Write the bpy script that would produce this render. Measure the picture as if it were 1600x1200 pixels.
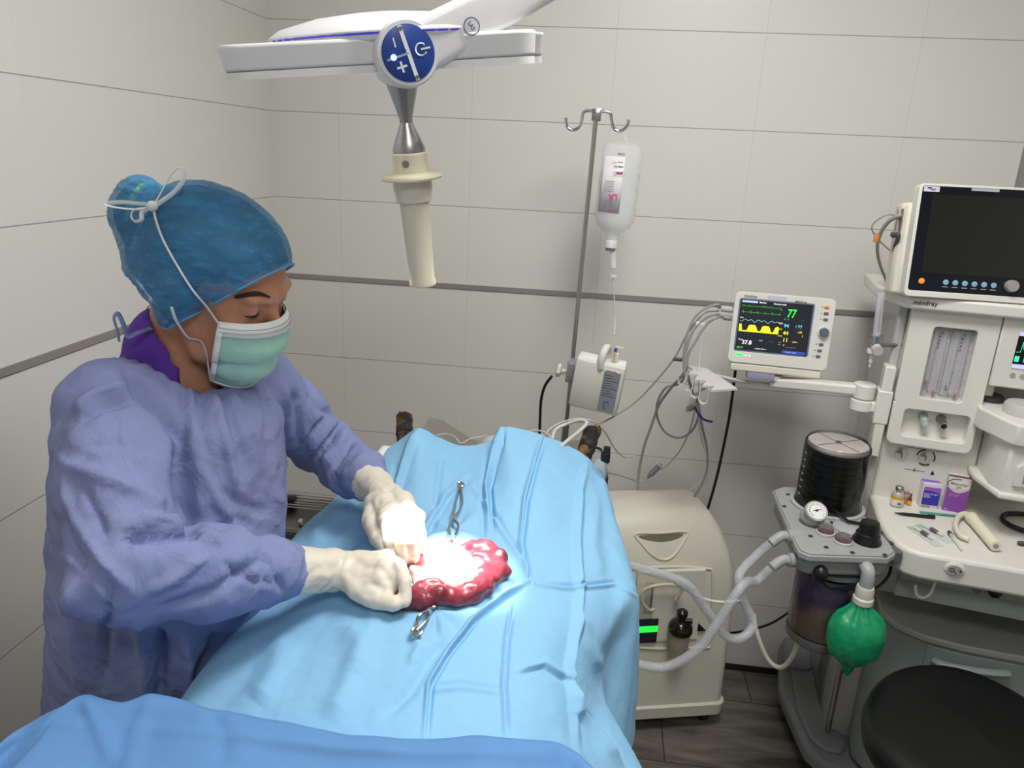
import bpy, bmesh, math, random
import numpy as np
from mathutils import Vector, Matrix, noise
for o in list(bpy.data.objects): bpy.data.objects.remove(o)
S = bpy.context.scene
COL = S.collection
R_ = math.radians
# ------------------------------------------------------------------ camera
FPX = 1164.5; CAMZ = 1.67
def cam_basis(psi, th, rho):
    fh = Vector((-math.sin(psi), math.cos(psi), 0)); z = Vector((0, 0, 1))
    fw = fh*math.cos(th) - z*math.sin(th)
    r0 = Vector((math.cos(psi), math.sin(psi), 0)); u0 = r0.cross(fw)
    return r0*math.cos(rho)+u0*math.sin(rho), u0*math.cos(rho)-r0*math.sin(rho), fw
CR, CU, CF = cam_basis(R_(6.318), R_(17.149), R_(2.694))
CC = Vector((0, 0, CAMZ))
cd = bpy.data.cameras.new('camera'); cam = bpy.data.objects.new('camera', cd); COL.objects.link(cam)
cd.sensor_width = 36; cd.lens = FPX*36/1600; cd.clip_start = .02; cd.clip_end = 50
cam.matrix_world = Matrix(((CR.x, CU.x, -CF.x, 0), (CR.y, CU.y, -CF.y, 0), (CR.z, CU.z, -CF.z, CAMZ), (0, 0, 0, 1)))
S.camera = cam
# ------------------------------------------------------------------ world, lights, exposure
S.view_settings.view_transform = 'Standard'; S.view_settings.look = 'None'
S.view_settings.gamma = 1; S.view_settings.use_curve_mapping = False
S.view_settings.exposure = 0.0
w = bpy.data.worlds.new('world'); S.world = w; w.use_nodes = True
w.node_tree.nodes['Background'].inputs[0].default_value = (.9, .95, 1, 1)
w.node_tree.nodes['Background'].inputs[1].default_value = .07
def light(name, kind, loc, energy, color=(1, 1, 1), target=None, **kw):
    d = bpy.data.lights.new(name, kind); d.energy = energy; d.color = color
    for k, v in kw.items(): setattr(d, k, v)
    o = bpy.data.objects.new(name, d); COL.objects.link(o); o.location = loc
    if target is not None: o.rotation_euler = (Vector(target)-Vector(loc)).to_track_quat('-Z', 'Y').to_euler()
    return o
CEIL = 2.62
light('ceiling_panel_light', 'AREA', (.28, 1.02, CEIL-.035), 24, (1, .985, .96), target=(.28, 1.02, 0), shape='RECTANGLE', size=.6, size_y=.6)
light('ceiling_panel_light_rear', 'AREA', (.25, -.45, CEIL-.035), 10, (1, .985, .96), target=(.25, -.45, 0), shape='RECTANGLE', size=.6, size_y=.6)
# ------------------------------------------------------------------ helpers
def ray(px, py): return CR*((px-800)/FPX) + CU*((600-py)/FPX) + CF
def at(px, py, **k):
    d = ray(px, py); (a, v), = k.items()
    if a == 'd': return CC + d*v
    i = 'xyz'.index(a); return CC + d*((v-CC[i])/d[i])
class Fr:
    """a local frame: origin, yaw about z, tilt back about its own x"""
    def __init__(s, o, yaw=0, tilt=0, roll=0, M=None):
        s.M = M if M is not None else Matrix.Translation(Vector(o)) @ Matrix.Rotation(R_(yaw), 4, 'Z') @ Matrix.Rotation(-R_(tilt), 4, 'X') @ Matrix.Rotation(R_(roll), 4, 'Y')
        s.I = s.M.inverted()
    def at(s, px, py, **k):
        c = s.I @ CC; d = s.I.to_3x3() @ ray(px, py); (a, v), = k.items(); i = 'xyz'.index(a)
        return c + d*((v-c[i])/d[i])
    def loc(s, p): return s.I @ Vector(p)
    def w(s, p): return s.M @ Vector(p)
def lin(h):
    v = [int(h[i:i+2], 16)/255 for i in (0, 2, 4)]
    return tuple(x/12.92 if x < .04045 else ((x+.055)/1.055)**2.4 for x in v)
MATS = {}
def mat(name, hexc, rough=.5, metal=0, alpha=1, trans=0, emit=0, bump=0, bscale=200, var=0, vscale=8, coat=0, sss=0, ior=None, bdist=.001, sheen=0):
    if name in MATS: return MATS[name]
    m = bpy.data.materials.new(name); m.use_nodes = True; nt = m.node_tree; b = nt.nodes['Principled BSDF']
    c = lin(hexc)
    b.inputs['Base Color'].default_value = (*c, 1); b.inputs['Roughness'].default_value = rough; b.inputs['Metallic'].default_value = metal
    b.inputs['Alpha'].default_value = alpha; b.inputs['Transmission Weight'].default_value = trans; b.inputs['Coat Weight'].default_value = coat
    if ior: b.inputs['IOR'].default_value = ior
    if sss: b.inputs['Subsurface Weight'].default_value = sss; b.inputs['Subsurface Radius'].default_value = (.02, .008, .004)
    if sheen: b.inputs['Sheen Weight'].default_value = sheen
    if emit: b.inputs['Emission Color'].default_value = (*c, 1); b.inputs['Emission Strength'].default_value = emit
    tc = nt.nodes.new('ShaderNodeTexCoord')
    if bump:
        n = nt.nodes.new('ShaderNodeTexNoise'); n.inputs['Scale'].default_value = bscale; n.inputs['Detail'].default_value = 5
        nt.links.new(tc.outputs['Object'], n.inputs['Vector'])
        bp = nt.nodes.new('ShaderNodeBump'); bp.inputs['Strength'].default_value = bump; bp.inputs['Distance'].default_value = bdist
        nt.links.new(n.outputs['Fac'], bp.inputs['Height']); nt.links.new(bp.outputs['Normal'], b.inputs['Normal'])
    if var:
        n = nt.nodes.new('ShaderNodeTexNoise'); n.inputs['Scale'].default_value = vscale; n.inputs['Detail'].default_value = 4
        nt.links.new(tc.outputs['Object'], n.inputs['Vector'])
        r = nt.nodes.new('ShaderNodeValToRGB'); r.color_ramp.elements[0].position = .3; r.color_ramp.elements[1].position = .7
        r.color_ramp.elements[0].color = (*[x*(1-var) for x in c], 1); r.color_ramp.elements[1].color = (*[min(1, x*(1+var)) for x in c], 1)
        nt.links.new(n.outputs['Fac'], r.inputs['Fac']); nt.links.new(r.outputs['Color'], b.inputs['Base Color'])
    MATS[name] = m; return m
def clear_mat(name, tint='f6f8f8', gloss=.06, dens=.0):
    """thin clear plastic: see-through with a real surface reflection"""
    if name in MATS: return MATS[name]
    m = bpy.data.materials.new(name); m.use_nodes = True; nt = m.node_tree; N = nt.nodes; L = nt.links; out = N['Material Output']; N.remove(N['Principled BSDF'])
    t = N.new('ShaderNodeBsdfTransparent'); t.inputs[0].default_value = (*lin(tint), 1); g = N.new('ShaderNodeBsdfGlossy'); g.inputs['Roughness'].default_value = gloss; g.inputs[0].default_value = (.9, .9, .9, 1)
    f = N.new('ShaderNodeFresnel'); f.inputs[0].default_value = 1.45; mx = N.new('ShaderNodeMixShader'); L.new(f.outputs[0], mx.inputs[0]); L.new(t.outputs[0], mx.inputs[1]); L.new(g.outputs[0], mx.inputs[2])
    if dens:
        d = N.new('ShaderNodeBsdfDiffuse'); d.inputs[0].default_value = (*lin(tint), 1); m2 = N.new('ShaderNodeMixShader'); m2.inputs[0].default_value = dens; L.new(mx.outputs[0], m2.inputs[1]); L.new(d.outputs[0], m2.inputs[2]); mx = m2
    L.new(mx.outputs[0], out.inputs[0]); MATS[name] = m; return m
def smooth_mesh(me, ang=38):
    bm = bmesh.new(); bm.from_mesh(me)
    for f in bm.faces: f.smooth = True
    for e in bm.edges:
        if len(e.link_faces) == 2 and e.calc_face_angle(0) > R_(ang): e.smooth = False
    bm.to_mesh(me); bm.free()
def link_mesh(name, me, m, parent=None, ang=38):
    me.materials.clear()
    for q in (m if isinstance(m, (list, tuple)) else [m]): me.materials.append(q)
    smooth_mesh(me, ang)
    o = bpy.data.objects.new(name, me); COL.objects.link(o)
    if parent is not None: o.parent = parent
    return o
def tag(o, label=None, cat=None, group=None, kind=None):
    if label: o['label'] = label
    if cat: o['category'] = cat
    if group: o['group'] = group
    if kind: o['kind'] = kind
    return o
def thing(name, label, cat, M=None, group=None):
    o = bpy.data.objects.new(name, None); COL.objects.link(o); o.empty_display_size = .05
    if M is not None: o.matrix_world = M.M if isinstance(M, Fr) else (Matrix.Translation(Vector(M)) if not isinstance(M, Matrix) else M)
    return tag(o, label, cat, group)
def catmull(pts, n=6, closed=False):
    P = [Vector(p) for p in pts]
    if len(P) < 3 and not closed: return P
    out = []; N = len(P)
    for i in range(N if closed else N-1):
        a = P[(i-1) % N] if closed or i > 0 else P[0]*2-P[1]
        b = P[i]; c = P[(i+1) % N]
        d = P[(i+2) % N] if closed or i+2 < N else P[-1]*2-P[-2]
        for k in range(n):
            t = k/n
            out.append(.5*((2*b)+(c-a)*t+(2*a-5*b+4*c-d)*t*t+(3*b-a-3*c+d)*t**3))
    if not closed: out.append(P[-1])
    return out
class MB:
    def __init__(s): s.bm = bmesh.new(); s.mi = 0
    def _add(s, vs, fs, T=None):
        V = [s.bm.verts.new(T @ Vector(v) if T is not None else v) for v in vs]
        for f in fs:
            try: q = s.bm.faces.new([V[i] for i in f]); q.material_index = s.mi
            except ValueError: pass
        return V
    def box(s, lo, hi, T=None, bev=0, seg=2):
        (x0, y0, z0), (x1, y1, z1) = lo, hi
        if bev:
            t = bmesh.new(); bmesh.ops.create_cube(t, size=1)
            for v in t.verts: v.co = Vector(((x0+x1)/2+v.co.x*(x1-x0), (y0+y1)/2+v.co.y*(y1-y0), (z0+z1)/2+v.co.z*(z1-z0)))
            bmesh.ops.bevel(t, geom=t.edges[:], offset=bev, segments=seg, affect='EDGES', profile=.5)
            t.verts.index_update(); vs = [v.co.copy() for v in t.verts]; fs = [[v.index for v in f.verts] for f in t.faces]; t.free()
            s._add(vs, fs, T); return s
        s._add([(x0, y0, z0), (x1, y0, z0), (x1, y1, z0), (x0, y1, z0), (x0, y0, z1), (x1, y0, z1), (x1, y1, z1), (x0, y1, z1)],
               [(0, 3, 2, 1), (4, 5, 6, 7), (0, 1, 5, 4), (1, 2, 6, 5), (2, 3, 7, 6), (3, 0, 4, 7)], T); return s
    def cyl(s, a, b, r0, r1=None, n=24, cap=True):
        r1 = r0 if r1 is None else r1; return s.lathe([(r0, 0), (r1, (Vector(b)-Vector(a)).length)], a, b, n, cap)
    def lathe(s, prof, a=(0, 0, 0), b=(0, 0, 1), n=24, cap=True, sx=1, sy=1):
        a = Vector(a); d = (Vector(b)-a).normalized()
        T = Matrix.Translation(a) @ d.to_track_quat('Z', 'Y').to_matrix().to_4x4()
        vs = []; fs = []
        for r, z in prof:
            for i in range(n):
                t = 2*math.pi*i/n; vs.append((r*math.cos(t)*sx, r*math.sin(t)*sy, z))
        for k in range(len(prof)-1):
            for i in range(n):
                j = (i+1) % n; fs.append((k*n+i, k*n+j, (k+1)*n+j, (k+1)*n+i))
        if cap:
            fs.append(tuple(reversed(range(n)))); fs.append(tuple(range((len(prof)-1)*n, len(prof)*n)))
        s._add(vs, fs, T); return s
    def tube(s, pts, r, n=8, sm=6, closed=False, cap=True, flat=1, rfun=None):
        P = catmull(pts, sm, closed) if sm else [Vector(p) for p in pts]
        N = len(P); up = None; vs = []; fs = []
        for i, p in enumerate(P):
            t = (P[(i+1) % N] - P[i-1]) if closed else (P[min(i+1, N-1)]-P[max(i-1, 0)])
            if t.length < 1e-9: t = Vector((0, 0, 1))
            t.normalize()
            if up is None: up = t.orthogonal().normalized() if abs(t.z) > .9 else Vector((0, 0, 1))
            sd = t.cross(up)
            if sd.length < 1e-6: sd = t.orthogonal()
            sd.normalize(); up = sd.cross(t).normalized()
            rr = (rfun(i/(N-1)) if rfun else (r[0]+(r[1]-r[0])*i/(N-1) if isinstance(r, tuple) else r))
            for k in range(n):
                a = 2*math.pi*k/n; vs.append(p+sd*math.cos(a)*rr+up*math.sin(a)*rr*flat)
        for i in range(N if closed else N-1):
            for k in range(n):
                j = (k+1) % n; i2 = (i+1) % N; fs.append((i*n+k, i2*n+k, i2*n+j, i*n+j))
        if cap and not closed: fs.append(tuple(range(n))); fs.append(tuple(range((N-1)*n, N*n))[::-1])
        s._add(vs, fs); return s
    def prism(s, poly, z0, z1, T=None):
        n = len(poly); vs = [(x, y, z0) for x, y in poly]+[(x, y, z1) for x, y in poly]
        fs = [tuple(reversed(range(n))), tuple(range(n, 2*n))]+[(i, (i+1) % n, n+(i+1) % n, n+i) for i in range(n)]
        s._add(vs, fs, T); return s
    def sphere(s, c, r, n=16, sc=(1, 1, 1)):
        prof = [(max(1e-5, math.sin(math.pi*k/n)), -math.cos(math.pi*k/n)) for k in range(n+1)]
        vs = []; fs = []; m = n*2
        for a, z in prof:
            for i in range(m): vs.append((c[0]+r*sc[0]*a*math.cos(2*math.pi*i/m), c[1]+r*sc[1]*a*math.sin(2*math.pi*i/m), c[2]+r*sc[2]*z))
        for k in range(n):
            for i in range(m): j = (i+1) % m; fs.append((k*m+i, k*m+j, (k+1)*m+j, (k+1)*m+i))
        s._add(vs, fs); return s
    def quad(s, pts): s._add(pts, [tuple(range(len(pts)))]); return s
    def build(s, name, m, parent=None, bevel=0, seg=2, ang=38, sub=0, solid=0):
        bmesh.ops.remove_doubles(s.bm, verts=s.bm.verts, dist=1e-6)
        bmesh.ops.recalc_face_normals(s.bm, faces=s.bm.faces)
        me = bpy.data.meshes.new(name); s.bm.to_mesh(me); s.bm.free()
        o = link_mesh(name, me, m, parent, ang)
        if solid: q = o.modifiers.new('solid', 'SOLIDIFY'); q.thickness = solid; q.offset = 0
        if bevel: q = o.modifiers.new('bevel', 'BEVEL'); q.width = bevel; q.segments = seg; q.limit_method = 'ANGLE'; q.angle_limit = R_(40); q.harden_normals = False
        if sub: q = o.modifiers.new('sub', 'SUBSURF'); q.levels = sub; q.render_levels = sub
        return o
def rrect(x0, y0, x1, y1, r, n=5):
    out = []
    rs = r if isinstance(r, (list, tuple)) else [r]*4
    for (cx, cy, a0), q in zip(((x1, y1, 0), (x0, y1, 90), (x0, y0, 180), (x1, y0, 270)), rs):
        sx = -1 if cx == x1 else 1; sy = -1 if cy == y1 else 1
        for k in range(n+1):
            a = R_(a0+90*k/n); out.append((cx+sx*q+q*math.cos(a), cy+sy*q+q*math.sin(a)))
    return out
XZ = Matrix(((1, 0, 0, 0), (0, 0, -1, 0), (0, 1, 0, 0), (0, 0, 0, 1)))   # prism drawn in x,z and extruded toward -y
def text(name, body, size, m, parent, T, align='LEFT', shear=0, ext=.0002, sx=1):
    c = bpy.data.curves.new('t', 'FONT'); c.body = body; c.size = size; c.extrude = ext; c.align_x = align; c.shear = shear; c.offset = size*.012
    o = bpy.data.objects.new('t', c); COL.objects.link(o)
    bpy.context.view_layer.update()
    me = bpy.data.meshes.new_from_object(o.evaluated_get(bpy.context.evaluated_depsgraph_get()))
    bpy.data.objects.remove(o); bpy.data.curves.remove(c)
    me.transform(T @ Matrix.Diagonal((sx, 1, 1, 1)))
    return link_mesh(name, me, m, parent)
def face_T(x, y, z, rot=0):     # text plane standing upright, facing -y, in a parent's local frame
    return Matrix.Translation((x, y, z)) @ Matrix.Rotation(R_(90), 4, 'X') @ Matrix.Rotation(R_(rot), 4, 'Z')
# ------------------------------------------------------------------ signed-distance modelling
def smin(a, b, k):
    h = np.clip(.5+.5*(b-a)/k, 0, 1); return b*(1-h)+a*h-k*h*(1-h)
def cap_(P, a, b, ra, rb):
    a = np.array(a, np.float32); b = np.array(b, np.float32); ab = b-a
    t = np.clip(((P-a) @ ab)/max(float(ab @ ab), 1e-9), 0, 1)
    return np.linalg.norm(P-a-t[..., None]*ab, axis=-1)-(ra+(rb-ra)*t)
def ell(P, c, r, M=None):
    q = P-np.array(c, np.float32)
    if M is not None: q = q @ np.array(M, np.float32)
    r = np.array(r, np.float32); k0 = np.linalg.norm(q/r, axis=-1); k1 = np.linalg.norm(q/(r*r), axis=-1)
    return k0*(k0-1)/np.maximum(k1, 1e-6)
def chain(P, pts, rs, k=.01):
    d = None
    for i in range(len(pts)-1):
        e = cap_(P, pts[i], pts[i+1], rs[i], rs[i+1]); d = e if d is None else smin(d, e, k)
    return d
def surfnet(fn, lo, hi, h):
    ax = [np.arange(lo[i], hi[i]+h, h, dtype=np.float32) for i in range(3)]
    n = [len(a) for a in ax]
    V = np.empty(n, np.float32)
    for s in range(0, n[0], 24):
        G = np.stack(np.meshgrid(ax[0][s:s+24], ax[1], ax[2], indexing='ij'), -1); V[s:s+24] = fn(G)
    sg = V < 0
    c = np.zeros([m-1 for m in n], np.int8)
    for i in (0, 1):
        for j in (0, 1):
            for k in (0, 1): c += sg[i:n[0]-1+i, j:n[1]-1+j, k:n[2]-1+k]
    act = (c > 0) & (c < 8); idx = -np.ones(act.shape, np.int64); ii = np.argwhere(act); idx[act] = np.arange(len(ii))
    acc = np.zeros((len(ii), 3)); cnt = np.zeros(len(ii))
    cor = [(0, 0, 0), (1, 0, 0), (0, 1, 0), (1, 1, 0), (0, 0, 1), (1, 0, 1), (0, 1, 1), (1, 1, 1)]
    for a in range(8):
        for b in range(a+1, 8):
            if sum(abs(cor[a][q]-cor[b][q]) for q in range(3)) != 1: continue
            ca, cb = np.array(cor[a]), np.array(cor[b])
            va = V[tuple((ii+ca).T)]; vb = V[tuple((ii+cb).T)]; m = (va < 0) != (vb < 0)
            t = np.where(m, va/np.where(m, va-vb, 1), 0)
            acc += np.where(m[:, None], ca+t[:, None]*(cb-ca), 0); cnt += m
    co = (ii+acc/np.maximum(cnt, 1)[:, None])*h+np.array([a[0] for a in ax])
    faces = []
    for d in range(3):
        sl0 = [slice(None)]*3; sl1 = [slice(None)]*3; sl0[d] = slice(0, -1); sl1[d] = slice(1, None)
        e = np.argwhere(sg[tuple(sl0)] != sg[tuple(sl1)]); u, v = [(1, 2), (2, 0), (0, 1)][d]
        e = e[(e[:, u] > 0) & (e[:, v] > 0) & (e[:, u] < n[u]-1) & (e[:, v] < n[v]-1)]
        eu = np.zeros(3, int); eu[u] = 1; ev = np.zeros(3, int); ev[v] = 1
        q = np.stack([idx[tuple((e-eu-ev).T)], idx[tuple((e-ev).T)], idx[tuple(e.T)], idx[tuple((e-eu).T)]], 1)
        fl = sg[tuple(e.T)]; q[~fl] = q[~fl][:, ::-1]; faces.append(q)
    F = np.concatenate(faces); F = F[(F >= 0).all(1)]
    return co, F
def mesh_np(co, F):
    me = bpy.data.meshes.new('m'); me.from_pydata(np.asarray(co).tolist(), [], np.asarray(F).tolist()); me.validate(); me.update(); return me
def normals(co, F):
    n = np.cross(co[F[:, 2]]-co[F[:, 0]], co[F[:, 3 if F.shape[1] > 3 else 1]]-co[F[:, 1]]); N = np.zeros_like(co)
    for i in range(F.shape[1]): np.add.at(N, F[:, i], n)
    return N/np.maximum(np.linalg.norm(N, axis=1), 1e-9)[:, None]
def relax(co, F, it=2, lam=.5):
    E = np.concatenate([F[:, [i, (i+1) % 4]] for i in range(4)]); n = len(co)
    for _ in range(it):
        s = np.zeros_like(co); c = np.zeros(n); np.add.at(s, E[:, 0], co[E[:, 1]]); np.add.at(c, E[:, 0], 1)
        co = co*(1-lam)+lam*s/np.maximum(c, 1)[:, None]
    return co
def sdf_obj(name, fn, lo, hi, h, m, parent=None, it=2, disp=None):
    co, F = surfnet(fn, lo, hi, h); co = relax(co, F, it)
    if disp is not None: co = co+normals(co, F)*disp(co, normals(co, F))[:, None]
    return link_mesh(name, mesh_np(co, F), m, parent, 180)
_r = (np.array(CR), np.array(CU), np.array(CF))
def projn(co):
    d = np.asarray(co)-np.array(CC); z = d @ _r[2]; return np.stack([800+FPX*(d @ _r[0])/z, 600-FPX*(d @ _r[1])/z], -1)
def pline_dist(q, pts):
    """distance from 2-d points q to a polyline, with the parameter along it"""
    best = np.full(len(q), 1e9)
    pts = np.array(pts, float); side = np.zeros(len(q)); tt = np.zeros(len(q)); n = len(pts)-1
    for i in range(n):
        a, b = pts[i], pts[i+1]; ab = b-a; t = np.clip(((q-a) @ ab)/(ab @ ab), 0, 1); r = q-a-t[:, None]*ab; d = np.hypot(r[:, 0], r[:, 1])
        s = np.sign(ab[0]*r[:, 1]-ab[1]*r[:, 0]); m = d < best; best[m] = d[m]; side[m] = s[m]; tt[m] = (i+t[m])/n
    return best, side, tt
def nz(co, s, seed=0): return np.array([noise.noise(Vector(p)*s+Vector((seed, seed*1.7, 0))) for p in co])
# ------------------------------------------------------------------ the room
YB = 2.264; XL = -1.013; XR = 1.95; YF = -1.7
def tile_mat(name, ax):
    m = bpy.data.materials.new(name); m.use_nodes = True; nt = m.node_tree; N = nt.nodes; L = nt.links; b = N['Principled BSDF']
    g = N.new('ShaderNodeNewGeometry'); sp = N.new('ShaderNodeSeparateXYZ'); L.new(g.outputs['Position'], sp.inputs[0])
    def joint(out, off, per, wd):
        a = N.new('ShaderNodeMath'); a.operation = 'SUBTRACT'; L.new(out, a.inputs[0]); a.inputs[1].default_value = off
        p = N.new('ShaderNodeMath'); p.operation = 'PINGPONG'; L.new(a.outputs[0], p.inputs[0]); p.inputs[1].default_value = per/2
        r = N.new('ShaderNodeMapRange'); L.new(p.outputs[0], r.inputs[0]); r.inputs[1].default_value = wd*.35; r.inputs[2].default_value = wd; r.inputs[3].default_value = 1; r.inputs[4].default_value = 0
        return r.outputs[0]
    h = joint(sp.outputs['Z'], 1.261, .25, .0015); v = joint(sp.outputs['X' if ax == 'x' else 'Y'], .395 if ax == 'x' else .06, .4, .0011)
    sc = N.new('ShaderNodeMath'); sc.operation = 'MULTIPLY'; L.new(v, sc.inputs[0]); sc.inputs[1].default_value = .30 if ax == 'x' else .10
    mx = N.new('ShaderNodeMath'); mx.operation = 'MAXIMUM'; L.new(h, mx.inputs[0]); L.new(sc.outputs[0], mx.inputs[1])
    c = N.new('ShaderNodeMix'); c.data_type = 'RGBA'; L.new(mx.outputs[0], c.inputs[0]); c.inputs[6].default_value = (*lin('dad8d2'), 1); c.inputs[7].default_value = (*lin('aeaba4'), 1)
    L.new(c.outputs[2], b.inputs['Base Color'])
    bp = N.new('ShaderNodeBump'); bp.inputs['Strength'].default_value = .6; bp.inputs['Distance'].default_value = .002; bp.invert = True
    L.new(mx.outputs[0], bp.inputs['Height']); L.new(bp.outputs['Normal'], b.inputs['Normal'])
    b.inputs['Roughness'].default_value = .32; b.inputs['Specular IOR Level'].default_value = .4
    return m
def floor_mat():
    m = bpy.data.materials.new('floor_tile'); m.use_nodes = True; nt = m.node_tree; N = nt.nodes; L = nt.links; b = N['Principled BSDF']
    g = N.new('ShaderNodeNewGeometry'); mp = N.new('ShaderNodeMapping'); mp.inputs['Scale'].default_value = (1.5, 9, 1); mp.inputs['Rotation'].default_value = (0, 0, .15)
    L.new(g.outputs['Position'], mp.inputs[0]); n = N.new('ShaderNodeTexNoise'); n.inputs['Scale'].default_value = 2.2; n.inputs['Detail'].default_value = 7; n.inputs['Distortion'].default_value = .6
    L.new(mp.outputs[0], n.inputs['Vector']); r = N.new('ShaderNodeValToRGB'); L.new(n.outputs['Fac'], r.inputs[0])
    r.color_ramp.elements[0].position = .3; r.color_ramp.elements[0].color = (*lin('4c4741'), 1); r.color_ramp.elements[1].position = .72; r.color_ramp.elements[1].color = (*lin('8a847a'), 1)
    bk = N.new('ShaderNodeTexBrick'); L.new(g.outputs['Position'], bk.inputs['Vector']); bk.inputs['Scale'].default_value = 1; bk.inputs['Mortar Size'].default_value = .0025
    bk.inputs['Brick Width'].default_value = .6; bk.inputs['Row Height'].default_value = .3; bk.inputs['Color1'].default_value = (1, 1, 1, 1); bk.inputs['Color2'].default_value = (.9, .9, .9, 1); bk.inputs['Mortar'].default_value = (.35, .35, .35, 1)
    mu = N.new('ShaderNodeMix'); mu.data_type = 'RGBA'; mu.blend_type = 'MULTIPLY'; mu.inputs[0].default_value = 1; L.new(r.outputs[0], mu.inputs[6]); L.new(bk.outputs['Color'], mu.inputs[7])
    L.new(mu.outputs[2], b.inputs['Base Color']); b.inputs['Roughness'].default_value = .45; return m
TX = tile_mat('wall_tile_back', 'x'); TY = tile_mat('wall_tile_side', 'y')
def struct(name, mb, m, **k): return tag(mb.build(name, m, **k), kind='structure')
struct('floor', MB().box((XL-.1, YF-.1, -.06), (XR+.1, YB+.5, 0)), floor_mat())
struct('ceiling', MB().box((XL-.1, YF-.1, CEIL), (XR+.1, YB+.5, CEIL+.06)), mat('ceiling_paint', 'e8e6e0', .8))
XC = 1.106
struct('wall_back', MB().box((XL-.1, YB, 0), (XC, YB+.42, CEIL)).box((XC, YB+.32, 0), (XR+.1, YB+.42, CEIL)), TX)
struct('wall_left', MB().box((XL-.1, YF-.1, 0), (XL, YB, CEIL)), TY)
struct('wall_right', MB().box((XR, YF-.1, 0), (XR+.1, YB+.42, CEIL)), TY)
struct('wall_front', MB().box((XL, YF-.1, 0), (XR, YF, CEIL)), TX)
steel_trim = mat('steel_strip', 'a19d96', .4, .45)
struct('trim_1', MB().box((XL+.004, YB-.004, 1.262), (XC, YB+.01, 1.277)), steel_trim)
struct('trim_2', MB().box((XL-.01, YF, 1.262), (XL+.004, YB, 1.277)), steel_trim)
struct('baseboard_back', MB().box((XL, YB-.006, 0), (XC, YB+.02, .022)), mat('dark_skirting', '1c1b1a', .6))
struct('baseboard_left', MB().box((XL-.02, YF, 0), (XL+.006, YB-.006, .022)), mat('dark_skirting', '1c1b1a', .6))
for nm, (x, y), wh in (('square ceiling light panel above the drip stand and monitors', (.28, 1.02), .6), ('square ceiling light panel behind the photographer', (.25, -.45), .6)):
    t = thing('ceiling_light', nm, 'light', (x, y, CEIL-.03))
    MB().box((-.32, -.32, 0), (.32, .32, .03)).build('light_frame', mat('white_enamel', 'e6e6e4', .4), t)
    MB().box((-.29, -.29, -.002), (.29, .29, .001)).build('diffuser', mat('lamp_diffuser', 'ffffff', .6, emit=3), t)
# shared materials
WH = mat('white_plastic', 'dedcd3', .38); WH2 = mat('cream_plastic', 'd9d5c4', .4); IV = mat('ivory_plastic', 'e2ddc4', .35)
GR = mat('grey_plastic', '9b9c9e', .42); DG = mat('dark_grey_plastic', '3d3f45', .5); BK = mat('black_rubber', '101012', .4)
STL = mat('stainless_steel', 'b9b7b2', .22, 1); CHR = mat('chrome', 'd5d5d5', .1, 1); ALU = mat('brushed_aluminium', 'a9a9ab', .35, 1)
CAB = mat('grey_cable', '9a9894', .5); INK = mat('black_print', '26262a', .6); CLR = mat('clear_plastic', 'f4f6f6', .08, alpha=.22)
# ------------------------------------------------------------------ anaesthesia machine
MF = Fr((.769, 1.858, 0), -12)
am = thing('anaesthesia_machine', 'white anaesthesia workstation on wheels at the right, with flowmeter panel, worktop and drawers', 'anaesthesia machine', MF)
# column and bodies
MB().box((-.028, 0, .6), (.187, .12, 1.36)).build('gauge_column', WH, am, bevel=.006)
MB().box((.187, .10, .6), (.56, .30, 1.2)).box((-.028, .119, .10), (.56, .30, 1.36)).build('back_housing', mat('grey_white_plastic', 'b9b8b2', .5), am, bevel=.006)
MB().box((-.050, -.005, .52), (-.028, .30, 1.37)).build('side_column', mat('light_grey_plastic', 'b4b3b1', .35), am, bevel=.008)
# upper fascia with the window and the knob recess cut out as rings of wall
f = MB(); y0, y1 = -.035, 0
def ringwall(mb, outer, holes_x, y0, y1): pass
X0, X1, Z0, Z1 = -.027, .160, 1.028, 1.37
wx0, wx1, wz0, wz1 = .026, .117, 1.152, 1.328; rx0, rx1, rz0, rz1 = .001, .143, 1.052, 1.122
def holed(mb, outer, hole, y0, y1):
    n = len(outer); m = len(hole); assert n == m
    vs = [(x, y0, z) for x, z in outer]+[(x, y0, z) for x, z in hole]+[(x, y1, z) for x, z in outer]+[(x, y1, z) for x, z in hole]
    fs = []
    for i in range(n):
        j = (i+1) % n
        fs += [(i, j, n+j, n+i), (i, 2*n+i, 2*n+j, j), (n+i, n+j, 3*n+j, 3*n+i), (2*n+i, 3*n+i, 3*n+j, 2*n+j)]
    mb._add(vs, fs)
holed(f, rrect(X0, 1.137, X1, Z1, .004), rrect(wx0, wz0, wx1, wz1, .008), y0, y1)
holed(f, rrect(X0, Z0, X1, 1.137, [.004, .004, .015, .015]), rrect(rx0, rz0, rx1, rz1, .012), y0, y1+.0)
f.build('flowmeter_fascia', WH, am, bevel=.0025)
MB().box((X0+.003, -.006, Z0+.01), (X1-.003, .002, Z1-.004)).build('recess_back', WH, am)
fb = MB().box((wx0-.002, -.012, wz0-.002), (wx1+.002, -.008, wz1+.002)).build('flowmeter_scale', mat('scale_plate', 'b3b1b5', .5, var=.06, vscale=30), am)
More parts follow.
